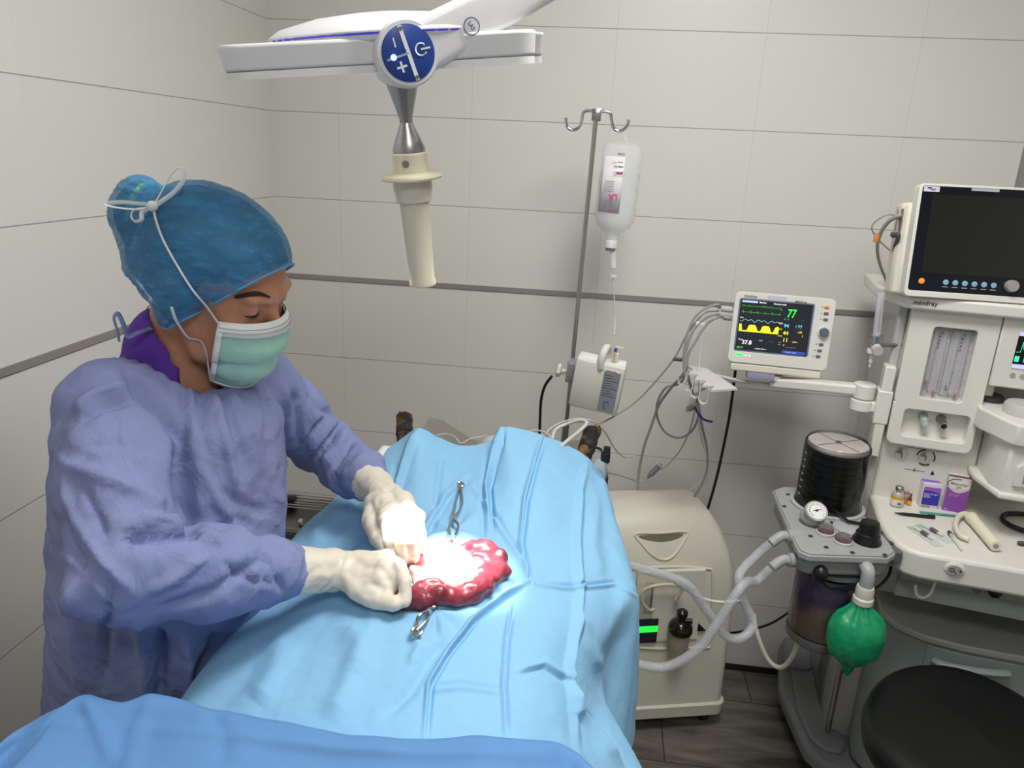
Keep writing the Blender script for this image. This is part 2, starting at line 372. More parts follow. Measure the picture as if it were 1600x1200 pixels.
for k, x in enumerate((.036, .056, .081, .103)):
    MB().cyl((x, -.018, wz0+.004), (x, -.018, wz1-.006), .0042, n=14).build('flowmeter_tube', mat('frosted_tube2', 'e6e5ea', .1, alpha=.16), am)
    t = MB()
    for q in range(24): t.box((x+.006, -.0135, wz0+.012+q*.0068), (x+(.0105 if q % 4 == 0 else .0085), -.0125, wz0+.0127+q*.0068))
    t.build('graduation', INK, am)
    z = wz0+(.03, .006, .024, .006)[k]
    MB().lathe([(.0035, 0), (.0035, .008), (.002, .011)], (x, -.018, z), (x, -.018, z+1), 12).build('float', mat('red_float' if k != 2 else 'black_float', '8c2430' if k != 2 else '202022', .4), am)
for k, x in enumerate((.036, .056, .103)): text('scale_number', '\n'.join('%d' % v for v in (10, 8, 6, 4, 2)), .009, INK, am, face_T(x-.012, -.0128, wz1-.02))
t = MB(); t.box((.0690, -.0136, wz0+.008), (.0698, -.0128, wz1-.006)); t.box((.069, -.0136, wz1-.0068), (.112, -.0128, wz1-.006)); t.box((.069, -.0136, wz0+.008), (.105, -.0128, wz0+.0088)); t.build('scale_line', INK, am)
MB().quad([(wx0, -.024, wz0), (wx1, -.024, wz0), (wx1, -.024, wz1), (wx0, -.024, wz1)]).build('window_pane', mat('window_pane_plastic', 'ffffff', .05, alpha=.05), am, solid=.001)
for x, c in ((.048, mat('clear_knob', 'b9c4c6', .15, .3)), (.088, STL)):
    k = MB().cyl((x, -.006, 1.10), (x, -.0075, 1.10), .012, n=24).cyl((x, -.0075, 1.10), (x+.003, -.034, 1.090), .0095, .009, n=24).build('flow_knob', c, am)
    MB().cyl((x+.003, -.0342, 1.0895), (x+.0031, -.0358, 1.0892), .0068, n=20).build('knob_cap', mat('knob_cap_dark' if x > .06 else 'knob_cap_light', '1e1e1e' if x > .06 else 'cfd6d6', .3), k)
# display section to the right of the fascia
MB().box((.162, -.038, 1.203), (.56, .10, 1.37)).build('display_housing', WH, am, bevel=.004)
sc = MB().box((.197, -.0395, 1.252), (.36, -.037, 1.337)).build('ventilator_screen', mat('screen_black', '0c0d10', .15), am)
s = MB(); s.box((.197, -.0402, 1.328), (.36, -.0396, 1.337)); s.box((.197, -.0402, 1.252), (.36, -.0396, 1.262)); s.build('screen_bar', mat('screen_lilac', 'aeb0dc', .4, emit=.8), sc)
s = MB().tube([(.199, -.0404, 1.29), (.207, -.0404, 1.291), (.209, -.0404, 1.315), (.212, -.0404, 1.298), (.23, -.0404, 1.296), (.232, -.0404, 1.318), (.236, -.0404, 1.298), (.26, -.0404, 1.297)], .0006, 5, 0)
for k in range(4): s.box((.199+k*.018, -.0404, 1.268), (.208+k*.018, -.0398, 1.281))
s.build('waveform', mat('screen_teal', '35c9a0', .4, emit=1), sc)
for k in range(5): MB().lathe([(.006, 0), (.0055, .002)], (.204+k*.02, -.038, 1.235), (.204+k*.02, -1, 1.235), 18, sx=1).build('soft_key', mat('grey_key', 'a2a1a0', .5), am)
# top shelf, text
sh = MB().prism([(-.105, .30), (-.098, .075), (-.048, -.06), (.58, -.06), (.58, .30)], 1.368, 1.398).build('top_shelf', WH, am, bevel=.006)
text('lettering', 'mindray', .0155, mat('logo_black', '3a3836', .5), sh, face_T(-.033, -.0605, 1.3795), ext=.0003, sx=1.0)
# gauges
for x, ring in ((.021, 0), (.075, 1)):
    g = MB().cyl((x, 0, .993), (x, -.004, .993), .0155, n=28).build('pressure_gauge', mat('gauge_face', 'c9c9c2', .35), am)
    s = MB(); s.prism([(x-.001, .994)]+[(x+.0135*math.cos(R_(a)), .994+.0135*math.sin(R_(a))) for a in range(95, 176, 10)], 0.0042, .0048, XZ); s.build('green_sector', mat('gauge_green', '5e9a3a', .5), g)
    MB().box((x-.0006, -.0058, .984), (x+.0006, -.005, .999)).build('needle', INK, g)
    if ring:
        for a0 in (-20, 100, 235): MB().tube([(x+.0205*math.cos(R_(a0+q)), -.0015, .993+.0205*math.sin(R_(a0+q))) for q in range(0, 71, 10)], .0015, 6, 0).build('dial_arc', INK, g)
MB().box((.025, -.0008, 1.0125), (.118, 0, 1.0135)).build('panel_print', INK, am)
MB().box((.035, -.0008, .954), (.08, 0, .955)).box((.0555, -.0008, .949), (.0575, 0, .960)).build('panel_print', INK, am)
text('lettering', 'Δ', .014, INK, am, face_T(.093, -.0005, .95))
# worktop
wt = MB().prism([(-.03, .0)]+[(-.028, -.1), (-.024, -.17), (-.015, -.225), (.0, -.262), (.022, -.284), (.05, -.292), (.1, -.29), (.2, -.285), (.56, -.28), (.56, .12), (-.03, .12)], .805, .87).build('worktop', WH, am, bevel=.009, seg=3)
k = MB().lathe([(.021, 0), (.021, .003), (.0175, .005)], (.113, -.288, .846), (.113, -1.288, .846), 32, sy=.78).build('oxygen_outlet', WH, am)
MB().lathe([(.015, 0), (.015, .001)], (.113, -.2945, .846), (.113, -1.3, .846), 28, sy=.75).build('outlet_ring', mat('outlet_grey', 'a3a29c', .4), k)
text('lettering', 'O  +', .013, INK, k, face_T(.1025, -.2962, .842)); text('lettering', '2', .007, INK, k, face_T(.1135, -.2962, .838))
# rail under the worktop with ports, hook
MB().box((.03, -.21, .755), (.56, -.19, .805)).box((.03, -.19, .7), (.56, .10, .805)).build('port_rail', mat('port_rail_grey', 'a3a8a8', .45), am, bevel=.003)
for x, c, s_ in ((.184, STL, 0), (.222, BK, 1)):
    o = MB()
    if s_: o.lathe([(.016, 0), (.016, .006), (.012, .02), (.006, .024)], (x, -.21, .776), (x, -1.2, .776), 6)
    else: o.lathe([(.012, 0), (.012, .012), (.0095, .014), (.009, .022), (.006, .022), (.006, .01)], (x, -.21, .778), (x, -1.2, .778), 20)
    o.build('black_port_knob' if s_ else 'gas_port', c, am)
MB().box((.142, -.2108, .772), (.156, -.21, .786)).build('port_label', mat('pale_print', 'aeb2b0', .6), am)
MB().tube([(.098, -.23, .81), (.098, -.232, .775), (.094, -.232, .745), (.082, -.232, .732), (.068, -.232, .736), (.062, -.232, .752), (.0615, -.232, .762)], .0035, 10).build('hanging_hook', WH, am)
# drawer cabinet under the worktop
MB().prism([(.03, .1), (.03, -.10), (.06, -.15), (.12, -.178), (.2, -.186), (.56, -.165), (.56, .1)], .585, .603).build('cabinet_lip', mat('cabinet_lip_grey', 'a5a59f', .45), am, bevel=.004)
MB().prism([(.036, .1), (.036, -.095), (.066, -.143), (.124, -.17), (.2, -.178), (.56, -.158), (.56, .1)], .14, .585).build('drawer_cabinet', mat('cabinet_blue_grey', '8a9190', .5), am, bevel=.004)
for z0, z1 in ((.462, .578), (.33, .454), (.20, .322)):
    d = MB().prism([(.13, -.170), (.2, -.1785), (.55, -.16), (.55, -.166), (.2, -.1845), (.13, -.176)], z0, z1).build('drawer', mat('cabinet_blue_grey', '8a9190', .5), am, bevel=.002)
    MB().tube([(.15, -.178, z1-.035), (.165, -.190, z1-.034), (.21, -.196, z1-.03), (.27, -.192, z1-.026), (.305, -.182, z1-.024)], .011, 12, flat=.75).build('drawer_handle', mat('handle_grey', '97a09f', .4), d)
# wheeled base
MB().box((-.028, .0, .10), (.05, .30, .6)).build('lower_column', mat('light_grey_plastic', 'b4b3b1', .35), am, bevel=.01)
MB().cyl((-.02, -.02, .14), (-.02, -.02, .60), .008, n=14).build('support_rod', STL, am)
MB().prism([(-.145, .43), (-.15, .15), (-.10, -.02), (-.075, -.095), (-.03, -.135), (.07, -.15), (.30, -.12), (.56, -.11), (.56, .38), (.2, .38), (-.06, .43)], .075, .125).build('base_frame', mat('base_grey', '85878a', .45), am, bevel=.014, seg=3)
MB().prism(rrect(-.14, .24, -.05, .40, .03), .12, .15).prism([(-.12, .34), (-.10, .05), (-.065, -.06), (-.03, -.09), (.015, -.085), (.03, -.05), (.01, .02), (-.03, .1), (-.05, .34)], .12, .137).build('base_arm_cover', mat('base_grey', '85878a', .45), am, bevel=.008, seg=3)
for x, y in ((-.105, .34), (-.045, -.09), (.5, -.06), (.5, .3)):
    c = MB().cyl((x-.012, y, .034), (x+.012, y, .034), .034, n=24).box((x-.018, y-.012, .03), (x+.018, y+.012, .08)).build('caster', BK, am)
    if y > .3 and x < 0: MB().box((x-.036, y-.066, .03), (x-.012, y-.058, .058)).box((x-.03, y-.06, .026), (x+.02, y-.02, .05)).build('brake_pedal', mat('pedal_cream', 'b9b7a9', .5), c)
# auxiliary oxygen flowmeter on the left
q = MB().cyl((-.092, -.03, 1.29), (-.098, -.02, 1.392), .009, n=18).build('auxiliary_flowmeter_tube', mat('frosted_tube', 'd6d5da', .1, alpha=.45), am)
t = MB()
for k in range(16): t.box((-.094-k*.0003, -.0395+k*.0006, 1.303+k*.005), (-.0895-k*.0003, -.0385+k*.0006, 1.3036+k*.005))
t.build('graduation', INK, q)
MB().cyl((-.0915, -.030, 1.272), (-.092, -.030, 1.292), .015, n=24).cyl((-.09, -.030, 1.255), (-.0915, -.030, 1.274), .009, .012, n=20).build('auxiliary_flowmeter_valve', STL, am)
MB().cyl((-.09, -.028, 1.265), (-.086, -.060, 1.260), .0115, n=24).build('auxiliary_flow_knob', mat('silver_knob', 'cfcfca', .3, .2), am)
MB().cyl((-.09, -.03, 1.268), (-.03, .005, 1.268), .005, n=12).build('valve_stem', mat('valve_brown', '7a706a', .4, .3), am)
MB().lathe([(.013, 0), (.013, -.010), (.005, -.014), (.0055, -.022), (.0035, -.024), (.0045, -.034), (.0025, -.036), (.003, -.046)][::-1], (-.094, -.03, 1.258), (-.094, -.03, 9), 16).build('hose_barb', WH, am)
# rail with the monitor arm bracket
MB().box((-.058, -.03, .985), (-.034, .02, 1.218)).build('accessory_rail', WH, am, bevel=.003)
# vaporizer
MB().box((.15, .02, 1.07), (.30, .05, 1.10)).build('vaporizer_bar', mat('dark_bar', '6b6d6d', .4), am)
v = MB().prism([(.150, .02), (.150, -.06), (.19, -.15), (.205, -.165), (.30, -.165), (.30, .02)], 1.105, 1.155).prism([(.188, .02), (.188, -.11), (.205, -.15), (.29, -.15), (.29, .02)], .985, 1.106).prism([(.170, .02), (.170, -.06), (.2, -.16), (.30, -.16), (.30, .02)], .975, .99).build('vaporizer', WH, am, bevel=.005)
MB().lathe([(.042, 0), (.042, .02), (.038, .026)], (.235, -.07, 1.155), (.235, -.07, 2), 36).build('vaporizer_dial', mat('dial_grey', 'bdbcb6', .5), v)
MB().lathe([(.03, 0), (.03, .012), (.026, .015)], (.185, .02, 1.155), (.185, .02, 2), 24).build('lock_lever', mat('dark_grey_plastic', '3d3f45', .5), v)
MB().box((.232, -.1665, 1.112), (.30, -.165, 1.134)).build('agent_band', mat('agent_purple', '7d1e8c', .5), v)
MB().box((.228, -.1665, 1.140), (.25, -.165, 1.144)).build('green_mark', mat('gauge_green2', '1f7a48', .5), v)
MB().prism([(.222, 1.01), (.29, 1.01), (.29, 1.08), (.245, 1.08), (.222, 1.055)], .15, .158, XZ).build('sight_glass_frame', WH, v, bevel=.002)
MB().box((.238, -.16, 1.02), (.27, -.158, 1.05)).build('sight_glass', mat('sight_glass_grey', '90999a', .2), v)
# ------------------------------------------------------------------ breathing block (fixed to the machine)
BF = Fr((.48, 1.525, 0), 8)
rel = MF.I @ BF.M
bb = bpy.data.objects.new('breathing_block', None); COL.objects.link(bb)
plate_mat = mat('block_grey', 'a3a4a4', .4)
# the block is its own lifted-off unit standing on the machine's side bracket
bt = thing('absorber_block', 'grey breathing circuit block with black bellows under a clear dome, left of the white worktop', 'breathing circuit', BF)
bpy.data.objects.remove(bb)
PZ = .862
pl = [(.02, -.012), (.195, -.012), (.222, .01), (.232, .05), (.238, .20), (.235, .30), (.19, .345), (.09, .345), (.055, .32), (.006, .03), (.004, .005)]
MB().prism(pl, PZ-.014, PZ).prism([(x*.97+.004, y*.97+.004) for x, y in pl], PZ, PZ+.004).build('top_plate', plate_mat, bt, bevel=.004, seg=2)
MB().prism([(x*.93+.009, y*.93+.01) for x, y in pl], PZ-.055, PZ-.014).build('block_body', mat('block_grey_dark', '8b8d8e', .45), bt, bevel=.008)
MB().lathe([(.06, 0), (.088, .012), (.088, .022)], (.125, .09, PZ-.085), (.125, .09, 9), 40).build('canister_collar', mat('collar_grey', '6e7475', .4), bt)
bx, by = .163, .235
be = MB(); pr = [(.001, PZ+.012)]
for k in range(9): z = PZ+.012+k*.0165; pr += [(.0545, z), (.060, z+.004), (.060, z+.0115), (.0545, z+.0155)]
pr.append((.001, pr[-1][1])); zt = pr[-1][1]
be.lathe([(r, z) for r, z in pr], (bx, by, 0), (bx, by, 1), 48); be.build('bellows', mat('bellows_rubber', '07080a', .5), bt)
MB().lathe([(.0685, zt), (.0705, zt+.003), (.0705, zt+.010), (.0685, zt+.013), (.067, zt+.013)], (bx, by, 0), (bx, by, 1), 48).build('bellows_cap', mat('cap_pink_white', 'd9cdc8', .4), bt)
t = MB(); zz = zt+.0135
for a in (20, 110): c, s_ = math.cos(R_(a)), math.sin(R_(a)); t.tube([(bx-c*.066, by-s_*.066, zz), (bx+c*.066, by+s_*.066, zz)], .0008, 6, 0)
t.cyl((bx, by, zz-.001), (bx, by, zz+.003), .006, n=16); t.tube([(bx+.069*math.cos(R_(a)), by+.069*math.sin(R_(a)), zz-.002) for a in range(0, 360, 10)], .0009, 6, 0, closed=True)
t.build('cap_lines', mat('cap_line_brown', '6b5550', .5), bt)
MB().lathe([(.083, PZ+.006), (.079, PZ+.014), (.0765, PZ+.03), (.0765, zt-.004), (.0755, zt+.012), (.070, zt+.020), (.060, zt+.022), (.001, zt+.0225)], (bx, by, 0), (bx, by, 1), 56, cap=False).build('clear_dome', clear_mat('dome_plastic', 'eef0f0'), bt)
MB().lathe([(.088, PZ+.003), (.088, PZ+.010), (.080, PZ+.012), (.080, PZ+.003)], (bx, by, 0), (bx, by, 1), 48).build('dome_ring', mat('ring_clear_grey', 'a9adad', .3), bt)
t = MB()
for k in range(7): t.box((bx-.0765, by-.006, PZ+.035+k*.018), (bx-.075, by+.004, PZ+.037+k*.018))
t.build('dome_scale', mat('scale_white', 'dedede', .5), bt)
# pressure gauge on the plate
g = MB().cyl((.083, .135, PZ+.003), (.083, .135, PZ+.014), .016, n=24).sphere((.083, .135, PZ+.022), .0285, 14, (1, 1, .8)).build('airway_gauge', plate_mat, bt)
nrm = (BF.I.to_3x3() @ (CC-BF.w((.083, .135, PZ+.03)))).normalized(); gc = Vector((.083, .130, PZ+.030)); nrm = Vector((-.05, -.62, .78)).normalized()
MB().cyl(gc+nrm*.012, gc+nrm*.020, .0265, .0255, n=36).build('gauge_rim', plate_mat, g)
MB().cyl(gc+nrm*.0195, gc+nrm*.0208, .0215, n=36).build('dial', mat('dial_white', 'e4e3de', .4), g)
t = MB(); ux = Vector((1, 0, 0)); uy = nrm.cross(ux).normalized()
for a in range(-45, 226, 18): d = ux*math.cos(R_(a))+uy*math.sin(R_(a)); t.tube([gc+nrm*.0212+d*.015, gc+nrm*.0212+d*.019], .0006, 5, 0)
t.tube([gc+nrm*.0214-ux*.008, gc+nrm*.0214+ux*.012+uy*.003], .0008, 5, 0); t.cyl(gc+nrm*.0205, gc+nrm*.0218, .003, n=12); t.build('dial_marks', INK, g)
# valves, screws
for x, y in ((.095, .085), (.118, .045)):
    v = MB().lathe([(.021, 0), (.021, .006), (.018, .008)], (x, y, PZ+.003), (x, y, 9), 30).build('check_valve', mat('valve_ring', 'b7b2b2', .35), bt)
    MB().cyl((x, y, PZ+.011), (x, y, PZ+.0125), .012, n=24).build('valve_disc', mat('valve_plum', '6e4a52', .4), v)
    MB().lathe([(.018, .006), (.0175, .016), (.014, .021), (.001, .022)], (x, y, PZ+.003), (x, y, 9), 28, cap=False).build('valve_dome', clear_mat('valve_plastic', 'd8cdd0', .05, .10), v)
for x, y in ((.07, .02), (.12, .0), (.145, .075), (.055, .07), (.135, .14), (.19, -.005), (.215, .1), (.22, .26), (.05, .22), (.085, .29)):
    MB().lathe([(.0055, 0), (.005, .002), (.003, .002), (.003, .0006)], (x, y, PZ+.004), (x, y, 9), 14).build('screw', mat('screw_dark', '74706c', .3, .8), bt)
a = MB().lathe([(.031, 0), (.031, .007), (.026, .016), (.026, .022), (.0215, .024), (.0205, .044), (.019, .05), (.012, .052)], (.178, .055, PZ+.003), (.178, .055, 9), 32).build('pressure_limit_valve', BK, bt)
t = MB()
for k in range(18): c, s_ = math.cos(k*math.pi/9), math.sin(k*math.pi/9); t.cyl((.178+.0205*c, .055+.0205*s_, PZ+.03), (.178+.0195*c, .055+.0195*s_, PZ+.048), .0018, n=6)
t.build('grip_ribs', BK, a)
MB().lathe([(.036, 0), (.036, .004), (.03, .006)], (.165, .115, PZ+.003), (.165, .115, 9), 36).build('switch_disc', mat('switch_disc_grey', 'b2b4b5', .3), bt)
MB().tube([(.145, .175, PZ+.030), (.166, .128, PZ+.016), (.205, .118, PZ+.014)], .0045, 8, 0, flat=.7).build('mode_lever', BK, bt)
MB().box((.225, .02, PZ-.03), (.247, .24, PZ-.002)).build('side_bracket', mat('bracket_grey', '6f7274', .35, .4), bt, bevel=.003)
for k in range(3): MB().cyl((.236, .06+k*.05, PZ-.002), (.236, .06+k*.05, PZ+.0005), .008, n=18).build('bracket_screw', DG, bt)
for z, y, x in ((.878, .085, .028), (.842, .04, .020)):
    p = MB().cyl((x+.01, y, z-.02), (x-.022, y-.003, z-.02), .016, n=24).build('hose_port', plate_mat, bt)
    MB().tube([(x-.02, y-.003, z-.02), (x-.036, y-.004, z-.02), (x-.058, y-.008, z-.036)], .0115, 16).build('elbow_connector', mat('elbow_grey', 'a5a7a8', .4), p)
# absorber canister
can = MB().lathe([(.07, .605), (.073, .612), (.073, .77), (.07, .775)], (.125, .09, 0), (.125, .09, 1), 44)
can.build('absorber_canister', clear_mat('canister_plastic', 'f0efee'), bt)
m = bpy.data.materials.new('soda_lime'); m.use_nodes = True; N = m.node_tree.nodes; L = m.node_tree.links
g_ = N.new('ShaderNodeNewGeometry'); sp = N.new('ShaderNodeSeparateXYZ'); L.new(g_.outputs['Position'], sp.inputs[0]); nn = N.new('ShaderNodeTexNoise'); nn.inputs['Scale'].default_value = 22; L.new(g_.outputs['Position'], nn.inputs['Vector'])
ad = N.new('ShaderNodeMath'); ad.operation = 'MULTIPLY_ADD'; L.new(nn.outputs['Fac'], ad.inputs[0]); ad.inputs[1].default_value = .05; L.new(sp.outputs['Z'], ad.inputs[2])
mr = N.new('ShaderNodeMapRange'); L.new(ad.outputs[0], mr.inputs[0]); mr.inputs[1].default_value = .62; mr.inputs[2].default_value = .80
cr = N.new('ShaderNodeValToRGB'); L.new(mr.outputs[0], cr.inputs[0]); cr.color_ramp.elements[0].color = (*lin('cdb6a0'), 1); cr.color_ramp.elements[0].position = .42; cr.color_ramp.elements[1].color = (*lin('77648f'), 1); cr.color_ramp.elements[1].position = .62
vo = N.new('ShaderNodeTexVoronoi'); vo.inputs['Scale'].default_value = 260; L.new(g_.outputs['Position'], vo.inputs['Vector'])
mu = N.new('ShaderNodeMix'); mu.data_type = 'RGBA'; mu.blend_type = 'MULTIPLY'; mu.inputs[0].default_value = .3; L.new(cr.outputs[0], mu.inputs[6]); vr = N.new('ShaderNodeMapRange'); vr.inputs[2].default_value = .5; vr.inputs[3].default_value = 1.25; vr.inputs[4].default_value = .45; L.new(vo.outputs['Distance'], vr.inputs[0]); L.new(vr.outputs[0], mu.inputs[7]); L.new(mu.outputs[2], N['Principled BSDF'].inputs['Base Color']); N['Principled BSDF'].inputs['Roughness'].default_value = .8
MB().lathe([(.001, .612), (.068, .612), (.068, .772), (.001, .772)], (.125, .09, 0), (.125, .09, 1), 40, cap=False).build('soda_lime', m, bt)
MB().lathe([(.066, .585), (.074, .592), (.0755, .606), (.074, .612)], (.125, .09, 0), (.125, .09, 1), 40).build('canister_base', mat('canister_base_dark', '5d5f60', .4), bt)
# front elbow to the bag, sensor plug
MB().tube([(.150, .015, .836), (.150, -.018, .838), (.150, -.026, .822), (.150, -.026, .795)], .0145, 18).build('bag_elbow', mat('elbow_grey', 'a5a7a8', .4), bt)
MB().sphere((.055, -.004, .815), .017, 12, (1, 1.1, 1.2)).tube([(.06, -.01, .80), (.075, -.012, .785), (.105, .0, .775), (.15, .01, .772), (.2, .02, .768), (.235, .04, .785), (.25, .06, .80)], .0035, 8).build('oxygen_sensor_plug', BK, bt)
# green bag
def bagf(P):
    d = cap_(P, (.150, -.026, .765), (.150, -.026, .735), .017, .021)
    b = smin(ell(P, (.150, -.026, .698), (.057, .044, .046)), ell(P, (.150, -.026, .650), (.057, .044, .046)), .05)
    d = smin(d, b, .02); d = smin(d, cap_(P, (.147, -.026, .610), (.146, -.026, .578), .015, .007), .014)
    return d
def bagd(co, N):
    a = np.arctan2(co[:, 1]+.026, co[:, 0]-.15); e = np.clip(np.abs(co[:, 2]-.674)/.072, 0, 1.2)
    return .0028*np.sin(a*9+co[:, 2]*30)*e**2+.0022*nz(co, 28)+.001*nz(co, 80)
bag = sdf_obj('reservoir_bag', bagf, (.08, -.09, .56), (.22, .035, .79), .0032, mat('green_latex', '12935f', .38, bump=.2, bscale=60, bdist=.002), None, 1, bagd)
bag.matrix_world = BF.M; tag(bag, 'green rubber breathing bag hanging in front of the absorber canister', 'breathing bag')
MB().lathe([(.0185, .757), (.0215, .760), (.0215, .772), (.0185, .775), (.0195, .79), (.0175, .80)], (.150, -.026, 0), (.150, -.026, 1), 28).build('bag_neck', mat('neck_white', 'd3d0c6', .4), bag)
# ------------------------------------------------------------------ corrugated hoses, cables
def w(fr, *ps): return [fr.w(p) for p in ps]
hose_m = mat('clear_hose', 'c9ccd0', .25, alpha=.5)
def hose(name, pts, label, cat, r=.0105, rings=True, m=hose_m, mod=.05):
    P = catmull(pts, 10); L_ = sum((P[i+1]-P[i]).length for i in range(len(P)-1)); n = max(20, int(L_/.0022)) if rings else 0
    if rings:
        Q = []; acc = 0; step = L_/n; i = 0; tot = 0
        cum = [0]
        for i in range(len(P)-1): cum.append(cum[-1]+(P[i+1]-P[i]).length)
        j = 0
        for k in range(n+1):
            s_ = min(k*step, L_-1e-6)
            while cum[j+1] < s_: j += 1
            Q.append(P[j].lerp(P[j+1], (s_-cum[j])/(cum[j+1]-cum[j])))
        nn_ = len(Q)
        mb = MB().tube(Q, r, 14, 0, rfun=lambda t: r*(1+mod*math.sin(t*(nn_-1)*2*math.pi/3)))
    else: mb = MB().tube(pts, r, 12)
    return tag(mb.build(name, m, None), label, cat)
e1 = BF.w((-.033, .076, .84)); e2 = BF.w((-.041, .031, .803))
hose('breathing_hose', [e1, e1+Vector((-.03, -.01, -.03)), at(1155, 900, y=1.52), at(1163, 940, y=1.50), at(1176, 975, y=1.49), at(1160, 996, y=1.47), at(1135, 994, y=1.47), at(1105, 955, y=1.47), at(1075, 915, y=1.46), at(1035, 898, y=1.45), at(990, 885, y=1.44), at(960, 872, y=1.42), at(930, 860, y=1.40)], 'corrugated clear hose from the upper port of the grey block, curling back under the drape', 'hose')
hose('breathing_hose', [e2, e2+Vector((-.03, -.01, -.03)), at(1160, 915, y=1.46), at(1120, 975, y=1.43), at(1090, 1015, y=1.42), at(1040, 1042, y=1.41), at(990, 1036, y=1.40), at(955, 1022, y=1.38), at(925, 1000, y=1.36)], 'corrugated clear hose from the lower port of the grey block, sagging low across the concentrator', 'hose')
can_b = BF.w((.09, .06, .60))
hose('drain_hose', [can_b, at(1252, 990, y=1.60), at(1238, 1026, y=1.62), at(1220, 1043, y=1.64), at(1200, 1030, y=1.66), at(1183, 990, y=1.70), at(1178, 960, y=1.74)], 'smooth cream hose looping down from the bottom of the absorber canister', 'hose', .006, False, mat('cream_hose', 'c8c4b4', .4))
hose('oxygen_tube', [at(1160, 938, y=1.80), at(1130, 941, y=1.80), at(1100, 936, y=1.80), at(1070, 920, y=1.78), at(1040, 900, y=1.74), at(1000, 884, y=1.66), at(960, 880, y=1.6)], 'thin white oxygen tube crossing in front of the concentrator panel', 'tube', .0045, False, mat('white_tube', 'dedbd0', .3))
hose('power_cord', [at(1252, 940, y=1.9), at(1225, 962, y=2.0), at(1195, 978, y=2.08), at(1150, 988, y=2.12), at(1110, 990, y=2.16)], 'black cord low on the wall between concentrator and canister', 'cord', .0035, False, BK)
# ------------------------------------------------------------------ small things on the worktop
def on(px, py): return MF.at(px, py, z=.8705)
def place(name, label, cat, p, rz=0, group=None):
    return thing(name, label, cat, Fr(MF.w(p), -12+rz), group)
v = place('vial', 'small glass vial with a yellow band on the worktop beside the blue box', 'vial', on(1400, 790))
MB().lathe([(.0125, 0), (.0135, .002), (.0135, .022), (.011, .028), (.0065, .031), (.0065, .037)], n=28).build('glass_body', mat('vial_glass', 'c9c7bd', .1, alpha=.75), v); v.scale = (1.1, 1.1, 1.25)
MB().lathe([(.0139, .004), (.0139, .018)], n=28, cap=False).build('label', mat('label_white', 'e3e1d6', .5), v)
MB().lathe([(.01415, .017), (.01415, .023)], n=28, cap=False).build('label_band', mat('label_yellow', 'd9a520', .5), v)
MB().lathe([(.0085, .034), (.009, .035), (.009, .041), (.008, .042), (.005, .0422)], n=24).build('crimp_cap', ALU, v)
t = MB(); t.box((-.002, -.0147, .008), (.007, -.0139, .0092)); t.box((-.001, -.0147, .011), (.006, -.0139, .0118)); t.build('label_print', INK, v)
v = place('ampoule', 'tiny pink labelled vial between the glass vial and the brown ampoule', 'vial', on(1413, 786))
MB().lathe([(.006, 0), (.0065, .001), (.0065, .024), (.005, .027)], n=20).build('glass_body', mat('vial_glass', 'c9c7bd', .1, alpha=.75), v)
MB().lathe([(.0068, .003), (.0068, .019)], n=20, cap=False).build('label', mat('label_pink', 'd8737c', .5), v)
MB().lathe([(.0065, .026), (.0068, .0265), (.0068, .033), (.003, .034)], n=20).build('cap', mat('cap_mauve', 'b08d92', .4), v)
v = place('ampoule', 'small amber ampoule with a yellow label left of the blue box', 'ampoule', on(1420, 789))
MB().lathe([(.0045, 0), (.005, .001), (.005, .018), (.0025, .022), (.003, .026), (.0025, .031), (.001, .032)], n=18).build('glass_body', mat('amber_glass', '6b4a1e', .15), v)
MB().lathe([(.0053, .002), (.0053, .013)], n=18, cap=False).build('label', mat('label_yellow2', 'd9b92a', .5), v)
b = place('medicine_box', 'blue and purple medicine carton with a white top, shorter one of the two cartons', 'box', on(1448, 791), 6)
W_, D_, H_ = .041, .030, .065
MB().box((-W_/2, -.01, 0), (W_/2, D_-.01, H_)).build('carton', mat('carton_white', 'dcd8dc', .45), b, bevel=.0008)
MB().box((-W_/2+.0025, -.0106, .008), (W_/2, -.01, .056)).build('blue_panel', mat('carton_blue', '3a2fa8', .45), b)
MB().prism([(-W_/2+.0025, .056), (-W_/2+.0025, .046), (-.005, .047), (.01, .044), (W_/2, .041), (W_/2, .056)], .0107, .0110, XZ).build('lilac_panel', mat('carton_lilac', '9a5ec8', .45), b)
MB().box((-W_/2, .0, H_), (W_/2, D_-.010, H_+.0004)).build('top_band', mat('carton_violet', '7a66bb', .45), b)
tw = mat('text_white', 'e6e6f2', .5)
text('lettering', 'Xylazine 20 mg/ml\nsolution\ninjectable', .0043, tw, b, face_T(-.0165, -.0113, .037)); text('lettering', 'Domvet', .006, mat('text_navy', '2a2a66', .5), b, face_T(-.017, -.0104, .0022))
b = place('medicine_box', 'tall purple and white medicine carton lettered in red and grey', 'box', on(1488, 797), -3)
b.scale = (1.1, 1.1, 1.1)
W_, D_, H_ = .045, .038, .086
MB().box((-W_/2, -.008, 0), (W_/2, D_-.008, H_)).build('carton', mat('carton_white2', 'd8d2cc', .45), b, bevel=.0008)
MB().prism([(-W_/2, 0), (W_/2, 0), (W_/2, .058)]+[(W_/2-W_*k/12, .058-.012*math.sin(math.pi*k/12)) for k in range(1, 12)]+[(-W_/2, .06)], .0083, .0087, XZ).build('purple_panel', mat('carton_purple', '8a4aa6', .45), b)
MB().prism([(.0215*math.cos(R_(a)), .0655+.0125*math.sin(R_(a))) for a in range(0, 360, 12)], .0084, .0090, XZ).build('white_oval', mat('oval_white', 'dedad6', .45), b)
MB().tube([(-.021, -.0092, .060), (-.022, -.0092, .070), (-.012, -.0092, .0775), (.002, -.0092, .0785)], .0009, 6).build('swoosh', mat('swoosh_plum', '4a2a50', .5), b)
